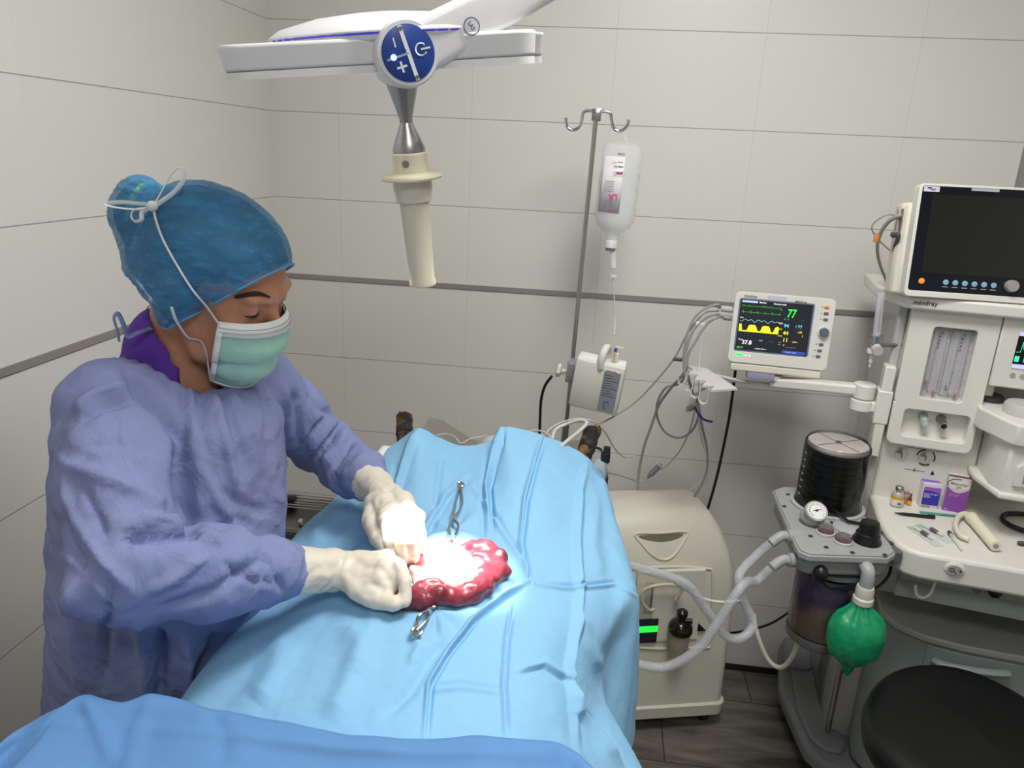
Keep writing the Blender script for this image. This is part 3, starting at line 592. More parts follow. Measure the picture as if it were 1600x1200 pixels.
MB().box((-W_/2, -.0086, .0835), (W_/2, -.008, .0855)).box((-W_/2, -.008, H_), (W_/2, -.0055, H_+.0004)).box((-W_/2, .027, H_), (W_/2, .03, H_+.0004)).build('plum_edge', mat('carton_plum', '54283e', .5), b)
text('lettering', 'Meloxidyl', .0088, mat('text_grey', '6e6a78', .5), b, face_T(-.0172, -.0092, .0645)); text('lettering', '20', .0075, mat('text_red', 'c8402e', .5), b, face_T(-.006, -.0092, .0565), sx=1.4)
text('lettering', 'inflammation,\npain relief', .0042, mat('text_lilac', 'b48cc6', .5), b, face_T(-.016, -.0089, .040)); text('lettering', 'ceva', .004, tw, b, face_T(-.019, -.0089, .003))
b = place('medicine_box', 'orange carton half hidden behind the tall purple one', 'box', on(1500, 775), -8)
MB().box((-.01, 0, 0), (.016, .025, .07)).build('carton', mat('carton_orange', 'd9682a', .45), b, bevel=.0008)
MB().box((-.01, -.0005, 0), (.0165, .0, .006)).build('blue_foot', mat('carton_navy', '2c3a9a', .45), b)
t = MB().box((-.007, -.0007, .03), (.013, 0, .034)).box((-.007, -.0007, .038), (.01, 0, .041)); t.build('pale_stripe', mat('carton_pale', 'e0a27c', .5), b)
p0, p1 = on(1397, 804), on(1460, 811)
def lying(name, label, cat, a, b_, z=.8705):
    a = Vector((a[0], a[1], z)); b_ = Vector((b_[0], b_[1], z)); A, B = MF.w(a), MF.w(b_); d = (B-A); 
    return thing(name, label, cat, Fr(A, math.degrees(math.atan2(d.y, d.x)))), d.length
t, L_ = lying('pen', 'thin black pen lying in front of the blue carton', 'pen', p0, p1)
MB().lathe([(.0012, 0), (.0022, .01), (.0038, .02), (.0042, L_*.8), (.0042, L_)], (0, 0, .0045), (1, 0, .0045), 16).build('barrel', BK, t)
MB().box((L_*.82, -.0015, .008), (L_*.99, .0015, .0105)).build('clip', mat('pen_clip', '2b2b2e', .3, .4), t)
t, L_ = lying('thermometer', 'flat green plastic strip tucked under the two cartons', 'strip', on(1437, 801), on(1507, 808))
MB().box((0, -.006, 0), (L_, .004, .003)).build('strip_body', mat('teal_plastic', '4fa08a', .4), t, bevel=.001)
MB().box((L_*.45, -.0064, .0006), (L_*.9, -.006, .0024)).build('scale_marks', mat('teal_dark', '2f6e60', .5), t)
# needle sleeves
for lab, a, b_, tilt in (('clear needle sleeve packet at the left on the worktop', (1428, 826), (1466, 852), 0), ('clear needle sleeve packet overlapping the left one', (1440, 822), (1484, 846), 0)):
    t, L_ = lying('needle_packet', lab, 'needle packet', on(*a), on(*b_))
    MB().prism(rrect(-.01, -.014, L_+.006, .014, .003), 0.0, .0012).build('blister_film', mat('blister', 'e6ecea', .25, alpha=.42), t)
    MB().lathe([(.0035, .004), (.0042, .012), (.003, .02), (.0025, L_*.75)], (0, 0, .005), (1, 0, .005), 14).build('sleeve', mat('sleeve_clear', 'e8eaea', .1, alpha=.5), t)
    MB().lathe([(.003, L_*.30), (.005, L_*.33), (.005, L_*.52), (.003, L_*.56)], (0, 0, .0055), (1, 0, .0055), 14).build('needle_hub', mat('hub_grey', '5a5358', .4), t)
    MB().prism(rrect(-.008, -.010, .004, .006, .002), .0013, .002).build('green_tab', mat('tab_green', '9fc8b0', .5), t)
t, L_ = lying('capped_needle', 'single capped needle lying beside the needle packets', 'needle', on(1482, 834), on(1502, 862))
MB().lathe([(.004, 0), (.0048, .004), (.0048, .014), (.003, .016)], (0, 0, .005), (1, 0, .005), 14).build('needle_hub', mat('hub_dark', '3c3a3c', .4), t)
MB().lathe([(.0042, .014), (.0038, .03), (.0022, L_), (.0008, L_+.003)], (0, 0, .005), (1, 0, .005), 14).build('sleeve', mat('sleeve_clear', 'e8eaea', .1, alpha=.5), t)
# ivory lamp-handle piece with curved hook
t, L_ = lying('ivory_handle', 'ivory plastic handle with a curved hook lying on the worktop', 'handle', on(1516, 818), on(1553, 862))
MB().lathe([(.0135, -.006), (.0145, -.004), (.0145, .010), (.0125, .014), (.0125, L_), (.0115, L_+.002)], (0, 0, .0145), (1, 0, .0145), 28).build('grip', IV, t)
MB().cyl((L_+.001, 0, .0145), (L_+.003, 0, .0145), .006, n=20).build('end_socket', mat('socket_grey', '9b9888', .4), t)
hp = [(-.004, .0, .015), (-.016, -.004, .015), (-.024, -.018, .015), (-.020, -.034, .014), (-.004, -.046, .013), (.016, -.048, .012)]
hp = [t.matrix_world.inverted() @ MF.w((q[0], q[1], .8705+z)) for (q, z) in ((on(1516, 818), .013), (on(1506, 812), .013), (on(1496, 815), .013), (on(1491, 828), .012), (on(1497, 842), .011), (on(1512, 849), .009))]
MB().tube(hp, (.0085, .004), 10, 6, flat=1.2).build('hook', IV, t)
t = thing('black_tube', 'thick black tube bent in a loop at the right edge of the worktop', 'tube', MF)
MB().tube([(on(1650, 815)[0], on(1650, 815)[1], .877)]+[(on(x, y)[0], on(x, y)[1], .877) for x, y in ((1610, 808), (1580, 806), (1567, 809), (1568, 818), (1585, 828), (1610, 836), (1650, 846))], .0058, 12).build('tube_body', BK, t)
t, L_ = lying('capped_needle', 'dark hubbed needle at the right edge of the worktop', 'needle', on(1589, 851), on(1625, 858))
MB().lathe([(.004, 0), (.0055, .004), (.0055, .014), (.003, .016)], (0, 0, .005), (1, 0, .005), 14).build('needle_hub', mat('hub_dark', '3c3a3c', .4), t)
MB().lathe([(.0042, .014), (.0038, .03), (.0022, L_)], (0, 0, .005), (1, 0, .005), 14).build('sleeve', mat('sleeve_clear', 'e8eaea', .1, alpha=.5), t)
# ------------------------------------------------------------------ large monitor on the shelf
NF = Fr((.716, 1.79, 1.412), -2, 8)
bm_ = thing('patient_monitor', 'large switched-off patient monitor with a dark screen on top of the anaesthesia machine', 'monitor', NF)
fm = MB(); holed(fm, rrect(-.0235, -.012, .30, .239, .010), rrect(-.0165, .002, .293, .2335, .006), -.002, .03); fm.build('front_frame', WH, bm_, bevel=.0015)
MB().box((-.0165, 0, .002), (.293, .004, .2335)).build('glass_front', mat('monitor_navy', '11151f', .12), bm_)
MB().box((.006, -.001, .043), (.27, .0005, .2165)).build('screen', mat('dead_screen', '21211f', .08), bm_)
MB().prism([(-.0235, .03), (.30, .03), (.30, .12), (-.015, .12), (-.036, .10), (-.040, .05)], -.010, .200).build('rear_shell', WH2, bm_, bevel=.008)
MB().box((-.014, -.0008, .2215), (.019, .0002, .233)).build('brand_label', mat('label_lilac_white', 'cfcbdc', .5), bm_)
MB().tube([(-.006, -.0014, .2292), (.0, -.0014, .2285), (.004, -.0014, .2265), (.011, -.0014, .2288)], .0007, 6).tube([(-.007, -.0014, .2302), (.003, -.0014, .2302)], .0006, 6, 0).box((.004, -.0014, .2238), (.010, -.001, .2244)).build('label_mark', mat('text_navy', '2a2a66', .5), bm_)
MB().box((.085, -.0012, .2275), (.142, .0002, .236)).build('alarm_lamp', mat('alarm_grey', 'a6acb2', .4), bm_)
pb = MB().lathe([(.0065, 0), (.0065, .0012), (.0055, .0016)], (.0105, 0, .024), (.0105, -1, .024), 24).build('power_button', mat('amber_button', 'e0923a', .4, emit=.25), bm_)
for k in range(6):
    x = .062+k*.0202
    MB().lathe([(.006, 0), (.006, .0012), (.005, .0016)], (x, 0, .0245), (x, -1, .0245), 24).build('front_button', mat('blue_button', '86b3cf', .4), bm_)
    MB().box((x-.006, -.0006, .0135), (x+.006, .0001, .0148)).build('button_print', mat('print_grey', 'b9bec8', .5), bm_)
MB().lathe([(.0135, 0), (.013, .012), (.0115, .015)], (.198, 0, .0255), (.198, -1, .0255), 32).build('rotary_knob', mat('knob_silver', 'a6a49f', .35, .2), bm_)
for z, x in ((.172, -.034), (.13, -.040)): MB().cyl((x+.01, .055, z), (x-.01, .05, z-.004), .008, n=16).build('connector', mat('connector_grey', '8f8e8c', .45), bm_)
MB().box((-.0385, .04, .135), (-.036, .075, .185)).build('port_recess', mat('port_olive', '6f6d55', .5), bm_)
# its cables
c1 = NF.w((-.044, .05, .168)); c2 = NF.w((-.050, .05, .126))
bck = lambda px, py, y=1.98: at(px, py, y=y)
tag(MB().tube([c1, at(1405, 337, y=1.84), at(1390, 345, y=1.86), at(1377, 362, y=1.88), at(1371, 385, y=1.9), at(1374, 410, y=1.93), at(1385, 440, y=1.97), at(1392, 462, y=2.0)], (.0055, .0028), 10).build('monitor_cable', CAB, None), 'grey cable leaving the top socket of the large monitor and dropping behind the shelf', 'cable')
tag(MB().tube([c1+Vector((-.004, 0, .002)), at(1385, 336, y=1.85), at(1366, 348, y=1.87), at(1363, 360, y=1.88), at(1376, 378, y=1.9), at(1398, 398, y=1.92)], .0016, 8).build('thin_lead', CAB, None), 'thin grey lead looping left of the large monitor with an orange clip', 'cable')
tag(MB().box(tuple(at(1369, 372, y=1.885)-Vector((.005, .004, .010))), tuple(at(1369, 372, y=1.885)+Vector((.005, .004, .012))), bev=.002).build('cable_clip', mat('orange_clip', 'dc8440', .5), None), 'small orange clip on the cable left of the large monitor', 'clip')
tag(MB().tube([c2, at(1404, 368, y=1.84), at(1397, 390, y=1.87), at(1394, 415, y=1.89), at(1396, 440, y=1.92)], (.006, .0022), 10).build('black_lead', mat('lead_dark', '4a4a4a', .5), None), 'dark lead from the lower socket of the large monitor', 'cable')
sy = thing('syringe', 'empty white syringe lying on the shelf edge below the large monitor', 'syringe', Fr(MF.w((-.020, -.052, 1.3985)), -12))
MB().lathe([(.0068, .012), (.0068, .070), (.003, .072), (.002, .08)], (0, 0, .0075), (1, 0, .0075), 20).build('barrel', mat('syringe_white', 'dcdbd4', .3), sy)
MB().box((.010, -.011, .0005), (.013, .007, .0145), bev=.0006).build('flange', mat('syringe_white', 'dcdbd4', .3), sy)
MB().cyl((-.004, 0, .0075), (.012, 0, .0075), .003, n=12).cyl((-.005, 0, .0075), (-.003, 0, .0075), .0068, n=18).build('plunger', mat('syringe_white', 'dcdbd4', .3), sy)
# ------------------------------------------------------------------ small monitor on the arm
SF = Fr((.353, 1.965, 1.170), -6, 7, 0)
sm = thing('patient_monitor', 'small lit patient monitor with green and yellow traces on the swing arm', 'monitor', SF)
Wd, Ht = .248, .186
SPT = lambda px, py, y=-.001: SF.at(px, py, y=y)
fm = MB(); T0, T1, T2, T3 = SPT(1158.5, 468), SPT(1271.5, 476.5), SPT(1259, 556.5), SPT(1147.5, 545.5)
ix0, ix1, iz0, iz1 = (T0.x+T3.x)/2, (T1.x+T2.x)/2, (T2.z+T3.z)/2, (T0.z+T1.z)/2
holed(fm, rrect(-.0, 0, Wd, Ht, .014), rrect(ix0-.003, iz0-.003, ix1+.003, iz1+.003, .006), -.004, .012); fm.build('front_bezel', WH, sm, bevel=.002)
fm = MB(); holed(fm, rrect(ix0-.005, iz0-.005, ix1+.005, iz1+.005, .007), rrect(ix0, iz0, ix1, iz1, .0015), -.0035, .002); fm.build('screen_surround', mat('surround_blue_grey', '66788e', .4), sm)
MB().prism(rrect(.004, .004, Wd-.004, Ht-.004, .012), -.055, -.004, XZ).build('rear_shell', WH2, sm, bevel=.006)
MB().box((.01, -.002, -.022), (Wd-.012, .06, -.001)).build('lower_skirt', WH2, sm, bevel=.004)
scr = MB().box((ix0, -.0005, iz0), (ix1, .002, iz1)).build('screen', mat('lit_screen', '20222c', .25, emit=.25), sm)
sw, sh_ = ix1-ix0, iz1-iz0
def sp_(u, v, y=-.0012): return Vector((ix0+u*sw, y, iz0+(1-v)*sh_))       # u right, v down, 0..1
def em(n, h, s=1.1): return mat(n, h, .5, emit=s)
def line(name, uv, r, m): return MB().tube([sp_(u, v) for u, v in uv], r, 5, 0).build(name, m, scr)
rnd = random.Random(3)
for v0, nm in ((.115, 0), (.24, 1)):
    uv = []
    for k in range(120):
        u = .02+.55*k/119; s_ = .012*(k % 26)/26*0; a = 0
        if nm == 0: a = rnd.uniform(-.016, .016)*(1 if (k % 60) < 34 or k > 70 else .25)
        else: a = rnd.uniform(-.004, .004)-(.035 if k % 22 == 7 else 0)+(.02 if k % 22 == 8 else 0)
        uv.append((u, v0+a))
    line('ecg_trace', uv, .00035, em('trace_green', '2fae3a'))
line('pulse_trace', [(.02+.55*k/60, .40+.018*math.sin(k*.62)+.012*math.sin(k*.31+1)) for k in range(61)], .0004, em('trace_cyan', '8fc9c4'))
t = MB()
def poly(mb, uvs, y=-.0012): mb._add([sp_(u, v, y) for u, v in uvs], [tuple(range(len(uvs)))])
poly(t, [(.02, .625), (.02, .48), (.05, .48), (.065, .60), (.575, .60), (.575, .625)])
for a in (.14, .33, .51): poly(t, [(a-.01, .605), (a+.015, .50), (a+.04, .485), (a+.10 if a < .5 else .57, .485), (a+.12 if a < .5 else .575, .52), (a+.145 if a < .5 else .575, .605)], -.0013)
t.build('capnogram', em('trace_yellow', 'e6e01c', 1), scr)
def stx(body, u, v, size, m, sx=1, shear=0): p = sp_(u, v, -.0011); return text('readout', body, size, m, scr, face_T(p.x, p.y, p.z), sx=sx, shear=shear, ext=.0001)
stx('77', .66, .275, .030, em('read_green', '2fe03a', 1.2), .72, .1)
stx('94', .64, .475, .0125, em('read_cyan', '46c4d8')); stx('/ 77', .80, .47, .0105, em('read_cyan', '46c4d8'))
stx('44', .64, .62, .0135, em('read_yellow', 'd8cc2a')); stx('--31', .83, .57, .008, em('read_yellow', 'd8cc2a')); stx('1', .90, .64, .008, em('read_yellow', 'd8cc2a'))
stx('11', .645, .76, .0145, em('read_yellow', 'd8cc2a')); stx('37.8', .085, .875, .0145, em('read_white', 'dfe0e4'))
stx('SpO2', .565, .415, .0045, em('read_white', 'dfe0e4')); stx('CO2', .57, .53, .0045, em('read_yellow', 'd8cc2a')); stx('mmHg', .57, .66, .0042, em('read_yellow', 'd8cc2a'))
stx('RR', .56, .155, .004, em('trace_green', '2fae3a')); stx('II  1.1', .63, .33, .0055, em('trace_green', '2fae3a')); stx('--- ---', .86, .32, .004, em('dim_green', '3c6a44', .6))
stx('ECG', .02, .365, .0042, em('read_white', 'dfe0e4')); stx('Temp', .03, .80, .0045, em('read_white', 'dfe0e4')); stx('NIBP', .32, .79, .0045, em('read_grey', '9a9caa', .7)); stx('--  ---', .47, .79, .0045, em('read_grey', '9a9caa', .7)); stx('--\n--', .60, .79, .006, em('read_white', 'dfe0e4'))
stx('awRR---', .78, .76, .0045, em('read_yellow', 'd8cc2a')); stx('-- Apnea alarm --', .27, .955, .0045, em('read_white', 'dfe0e4')); stx('Off 37', .02, .965, .006, em('read_green', '2fe03a', 1.2)); stx('ST', .66, .84, .004, em('read_white', 'dfe0e4'))
line('small_trace', [(.70, .87), (.76, .865), (.77, .85), (.785, .89), (.79, .865), (.84, .862)], .0003, em('read_grey', '9a9caa', .7))
poly(t2 := MB(), [(.02, .012), (.02, .05), (.24, .05), (.24, .012)]); t2.build('title_bar', em('bar_pale', 'a9b4dc', .9), scr)
stx('Monitor', .26, .045, .0055, em('read_white', 'dfe0e4')); stx('Normal mode', .46, .05, .0055, em('read_white', 'dfe0e4'))
poly(t2 := MB(), [(.66, .93), (.66, .985), (.98, .985), (.98, .93)]); t2.build('status_bar', em('bar_blue', '2c3f96', .9), scr); stx('12-05 / 11:42', .70, .975, .005, em('read_pale', 'b9c4ee'))
for k in range(10): line('grid_trace', [(.05+.05*k, .70+.02*math.sin(k)), (.07+.05*k, .69+.02*math.cos(k*2))], .0003, em('dim_blue', '3a3a6a', .5))
text('lettering', 'mindray', .0105, INK, sm, face_T(.022, -.0045, Ht-.0135), sx=.95)
text('lettering', 'iMEC8 Vet', .0065, INK, sm, face_T(.148, -.0045, Ht-.0165))
MB().box((.080, -.005, Ht-.0125), (.128, -.0035, Ht-.0045)).build('alarm_lamp', mat('alarm_lilac', 'c6c1d0', .5), sm)
kp = SPT(1287, 519, -.006)
kn = MB().lathe([(.0165, 0), (.0165, .002), (.0145, .004)], (kp.x, -.004, kp.z), (kp.x, -1, kp.z), 36).build('knob_collar', WH, sm)
MB().lathe([(.0115, 0), (.0112, .010), (.0095, .0125), (.003, .0122)], (kp.x, -.006, kp.z), (kp.x, -1, kp.z), 36).build('rotary_knob', mat('knob_slate', '5a6a78', .35), kn)
for (px, py), c in zip(((1292, 480.5), (1291, 490), (1290, 499.5), (1283, 538.5), (1280.5, 548), (1278, 557)), ('d98a2c', '8e5650', '5a6688', '5a6688', '5a6688', '5a6688')):
    p = SPT(px, py, -.005); MB().box((p.x-.0055, -.0062, p.z-.0034), (p.x+.0055, -.003, p.z+.0034), bev=.0008).build('front_key', mat('key_'+c, c, .45), sm)
    MB().box((p.x-.0125, -.0045, p.z-.001), (p.x-.0095, -.0038, p.z+.001)).build('key_icon', INK, sm)
p = SPT(1155, 554, -.005); MB().box((p.x-.009, -.0052, p.z-.0028), (p.x+.009, -.0035, p.z+.0028), bev=.001).build('alarm_indicator', mat('indicator_green', '22e04a', .4, emit=2.2), sm)
for k in (0, 1): MB().box((p.x+.0155+k*.009, -.0048, p.z-.0015), (p.x+.018+k*.009, -.0035, p.z+.0012)).build('status_lamp', mat('lamp_white', 'e4ffe8', .4, emit=1.5), sm)
MB().box((.055, .0, -.042), (.125, .05, -.020), bev=.003).build('battery_latch', mat('latch_lilac', '8f90a8', .4), sm)
MB().cyl((.0, .03, .135), (-.03, .03, .136), .0085, n=18).build('connector', mat('connector_pale', 'b9b8b2', .45), sm)
MB().cyl((.0, .03, .112), (-.022, .03, .113), .007, n=18).build('connector', mat('connector_grey', '8f8e8c', .45), sm)
# ------------------------------------------------------------------ swing arm (parts of the machine)
def inM(p): return MF.I @ Vector(p)
aj = at(1348, 622, y=1.875); ae = at(1215, 582, y=2.02)
ae.z = SF.w((.12, .03, -.03)).z-.004; ae.x, ae.y = SF.w((.12, .03, 0)).xy
jt = Vector((aj.x, aj.y, 0))
arm = MB(); a0 = inM(ae+Vector((0, 0, -.013))); a1 = inM(aj+Vector((0, 0, .022)))
d = (a1-a0); sx_ = Vector((-d.y, d.x, 0)).normalized()
def bar(mb, a, b, wd, ht):
    d = (b-a).normalized(); s_ = Vector((-d.y, d.x, 0)).normalized()*wd; u = Vector((0, 0, ht))
    mb._add([a-s_-u, a+s_-u, a+s_+u, a-s_+u, b-s_-u, b+s_-u, b+s_+u, b-s_+u], [(0, 1, 2, 3), (4, 7, 6, 5), (0, 4, 5, 1), (1, 5, 6, 2), (2, 6, 7, 3), (3, 7, 4, 0)])
bar(arm, a0, a1, .020, .013); arm.build('swing_arm', WH, am, bevel=.006, seg=3)
MB().cyl(a1+Vector((0, 0, -.022)), a1+Vector((0, 0, .017)), .026, n=32).build('arm_pivot', WH, am, bevel=.004)
MB().cyl(a1+Vector((0, 0, -.052)), a1+Vector((0, 0, -.023)), .028, n=32).build('lower_pivot', WH, am, bevel=.003)
br = MB(); bar(br, a1+Vector((.01, .0, -.038)), Vector((-.048, .0, a1.z-.038)), .02, .012); br.box((-.064, -.032, a1.z-.075), (-.03, .02, a1.z+.01)); br.build('rail_clamp', WH, am, bevel=.003)
MB().cyl(a0+Vector((0, 0, .010)), a0+Vector((0, 0, .022)), .03, n=28).build('mount_plate', WH2, am)
MB().box(tuple(a0+Vector((-.10, -.006, -.014))), tuple(a0+Vector((.0, .012, -.006)))).build('holder_bar', WH2, am)
# cable hook holder
HF = Fr(at(1110, 585, y=1.93), -20); pw = mat('hook_white', 'cfccca', .4)
hk = thing('cable_hook_rack', 'white plastic rack of four cable hooks sticking out left of the small monitor', 'hook rack', HF)
P_ = lambda px, py: HF.at(px, py, z=0)
o_ = [P_(*q) for q in ((1072, 571), (1105, 577), (1152, 608), (1110, 611), (1117, 604), (1097, 604), (1104, 596), (1085, 594), (1092, 586), (1076, 585), (1083, 578))]
MB().prism([(v.x, v.y) for v in o_], -.003, .002).build('tray', pw, hk)
MB().tube([P_(1095, 582), HF.loc(MF.w(a0+Vector((-.05, 0, -.012))))], .005, 8, 0).build('rod', pw, hk)
for (px, py) in ((1073, 585), (1083, 594), (1094, 604), (1107, 613)):
    v = P_(px+2, py-6)
    prof = [(0, 0), (0, -.030), (-.004, -.038), (-.012, -.042), (-.020, -.038), (-.023, -.028), (-.022, -.018)]
    mb = MB(); pts = catmull([(v.x+a, v.y, b) for a, b in prof], 4)
    th = .0022; wdt = .011
    vs = []; fs = []
    for i, p in enumerate(pts):
        t_ = (pts[min(i+1, len(pts)-1)]-pts[max(i-1, 0)]).normalized(); n_ = Vector((-t_.z, 0, t_.x))*th*.5
        vs += [p+n_+Vector((0, -wdt/2, 0)), p+n_+Vector((0, wdt/2, 0)), p-n_+Vector((0, wdt/2, 0)), p-n_+Vector((0, -wdt/2, 0))]
        if i:
            for k in range(4): fs.append(((i-1)*4+k, (i-1)*4+(k+1) % 4, i*4+(k+1) % 4, i*4+k))
    fs += [(0, 3, 2, 1), (len(vs)-4, len(vs)-3, len(vs)-2, len(vs)-1)]; mb._add(vs, fs); mb.build('hook', pw, hk)
# leads hanging from the hooks
def lead(name, pts, r, m, label, cat='cable'): return tag(MB().tube(pts, r, 9).build(name, m, None), label, cat)
mc = SF.w((-.035, .03, .137)); mc2 = SF.w((-.026, .03, .113))
A = lambda px, py, y=1.95: at(px, py, y=y)
lead('sensor_cable', [mc, A(1122, 476), A(1102, 482), A(1085, 497), A(1073, 525), A(1068, 560), A(1069, 588), A(1060, 600, 2.0), A(1040, 606, 2.02), A(1027, 630, 2.05), A(1028, 655, 2.08), A(1040, 676, 2.1), A(1062, 684, 2.1), A(1082, 672, 2.08), A(1092, 645, 2.05), A(1088, 615, 1.95)], .0033, CAB, 'grey cable from the small monitor, coiled in a ring below the white hooks')
lead('sensor_cable', [mc2, A(1118, 491), A(1100, 499), A(1083, 517), A(1072, 548), A(1070, 580), A(1050, 604, 2.0), A(1030, 632, 2.05), A(1018, 665, 2.08), A(1006, 700, 2.1), A(998, 745, 2.12), A(996, 806, 2.12)], .0038, CAB, 'thicker grey cable dropping from the hooks to behind the concentrator')
lead('sensor_cable', [mc2+Vector((.006, .01, 0)), A(1120, 496), A(1105, 506), A(1090, 528), A(1074, 560), A(1078, 600, 1.98), A(1092, 640, 2.03), A(1098, 670, 2.06), A(1105, 705, 2.1), A(1103, 740, 2.12), A(1085, 775, 2.12), A(1055, 804, 2.12)], .0036, CAB, 'grey cable swinging right below the hooks in a long bow')
lead('ecg_lead', [mc+Vector((.0, .01, -.01)), A(1100, 490), A(1075, 520, 1.98), A(1050, 565, 2.0), A(1000, 622, 2.02), A(965, 647, 2.0), A(945, 658, 1.95), A(930, 664, 1.9)], .0024, CAB, 'grey lead running diagonally from the small monitor down past the white pump')
lead('pulse_lead', [A(1090, 618, 1.98), A(1080, 665, 2.06), A(1065, 700, 2.1), A(1045, 725, 2.1), A(1032, 735, 2.09)], .0018, CAB, 'thin lead from the hooks down to the grey inline plug')
lead('pulse_lead', [A(1016, 745, 2.08), A(1003, 754, 2.07), A(990, 750, 2.05), A(965, 742, 2.0), A(950, 738, 1.95), A(935, 720, 1.85)], .0018, CAB, 'thin lead from the grey inline plug leftwards to the patient')
pa, pb_ = A(1030, 728, 2.09), A(1016, 742, 2.08); dd = pb_-pa
t = thing('inline_plug', 'dark grey inline plug in the thin lead over the wall tiles', 'plug', pa)
MB().lathe([(.004, -.008), (.0055, 0), (.0085, .003), (.0085, dd.length), (.005, dd.length+.002), (.003, dd.length+.012)], (0, 0, 0), dd, 14).build('plug_body', mat('plug_grey', '6e6d72', .5), t)
MB().lathe([(.0105, -.004), (.0105, .001)], (0, 0, 0), dd, 14).build('plug_collar', mat('plug_pale', 'b6b4b2', .5), t)
lead('thin_line', [A(1090, 625, 2.0), A(1098, 690, 2.1), A(1108, 720, 2.14), A(1100, 745, 2.14), A(1075, 768, 2.14), A(1035, 795, 2.14), A(1022, 806, 2.14)], .0014, mat('clear_line', 'd8d8d4', .3), 'thin pale line bowing down the wall below the hooks')
lead('thin_line', [A(1098, 512), A(1093, 560), A(1092, 600), A(1094, 680, 2.1), A(1112, 730, 2.14), A(1130, 800, 2.16), A(1140, 830, 2.17)], .0012, mat('clear_line', 'd8d8d4', .3), 'thin pale line hanging from the white cable tag to behind the concentrator')
lead('power_cord', [A(1150, 570, 2.04), A(1144, 620, 2.08), A(1137, 665, 2.1), A(1120, 745, 2.13), A(1102, 808, 2.14)], .0042, BK, 'black power cord hanging from under the small monitor down the wall', 'cord')
t = thing('lead_bundle', 'folded bundle of thin white leads hanging from the third hook', 'cable', A(1085, 625, 1.95))
o0 = A(1085, 625, 1.95)
for k in range(7): MB().tube([A(1098+k, 606, 1.945)-o0, A(1088-k*1.5, 622, 1.94+.003*k)-o0, A(1078-k*2+6, 640+k*.6, 1.94)-o0, A(1090-k, 630, 1.95)-o0], .0014, 6).build('lead_strand', mat('lead_white', 'c4c1ba', .5), t)
MB().tube([A(1083, 634, 1.94)-o0, A(1075, 640, 1.94)-o0], .008, 10, 0).build('lead_sleeve', mat('sleeve_grey', '8b8984', .5), t)
tag(MB().tube([A(1086, 636, 1.93), A(1092, 648, 1.93), A(1101, 656, 1.93), A(1113, 659, 1.93)], .006, 8, flat=.5).build('blue_strap', mat('strap_blue', '1c2c86', .5), None), 'dark blue strap end curling out below the hooks', 'strap')
tag(MB().box(tuple(A(1094, 506)-Vector((.012, .003, .006))), tuple(A(1094, 506)+Vector((.012, .003, .006))), bev=.003).build('cable_tag', mat('tag_white', 'e0ded8', .5), None), 'white tag round the cables left of the small monitor', 'tag')
tag(MB().tube([A(1052, 561, 1.98), A(1066, 562, 1.975)], .0052, 10, 0).build('lead_clip', mat('clip_dark', '5c5852', .4, .4), None), 'small dark metal clip on the leads above the hooks', 'clip')
# ------------------------------------------------------------------ drip stand
PY = 2.03
top = at(932, 176, y=PY); bot = at(884.5, 662, y=PY); pd = (top-bot)
base = bot+pd*((0-bot.z)/pd.z)
base = Vector((base.x, base.y, 0))
iv = thing('drip_stand', 'steel drip stand with two hooks behind the operating table', 'drip stand', base)
L0 = lambda p: Vector(p)-base
MB().cyl(L0(top-pd.normalized()*.02), L0(bot-Vector((0, 0, .03))), .0062, n=18).build('upper_rod', STL, iv)
MB().cyl(L0(bot-Vector((0, 0, .0))), (0, 0, .05), .0105, n=20).build('lower_tube', STL, iv)
kb = MB()
for k in range(5): a = math.radians(72*k+36); kb.tube([(0, 0, .06), (.08*math.cos(a), .08*math.sin(a), .058), (.14*math.cos(a), .14*math.sin(a), .045)], .010, 10, 3)
kb.build('star_base', STL, iv)
for k in range(5): a = math.radians(72*k+36); MB().cyl((.14*math.cos(a)-.009, .14*math.sin(a), .02), (.14*math.cos(a)+.009, .14*math.sin(a), .02), .02, n=18).box((.14*math.cos(a)-.006, .14*math.sin(a)-.006, .02), (.14*math.cos(a)+.006, .14*math.sin(a)+.006, .05)).build('caster', BK, iv)
T_ = lambda px, py: L0(at(px, py, y=PY))
MB().tube([T_(884, 184), T_(885, 194), T_(889, 201), T_(897, 203), T_(905, 198), T_(909, 188), T_(911, 177), T_(916, 173.5), T_(924, 173), T_(940, 174), T_(948, 174.5), T_(954, 178), T_(956, 190), T_(959, 200), T_(966, 205), T_(975, 202), T_(981, 194), T_(982, 187)], .0042, 12).build('double_hook', CHR, iv)
MB().box(tuple(T_(932, 179)-Vector((.012, .009, .016))), tuple(T_(932, 179)+Vector((.012, .009, .014))), bev=.002).build('hook_block', STL, iv)
hb = at(967, 207, y=PY)
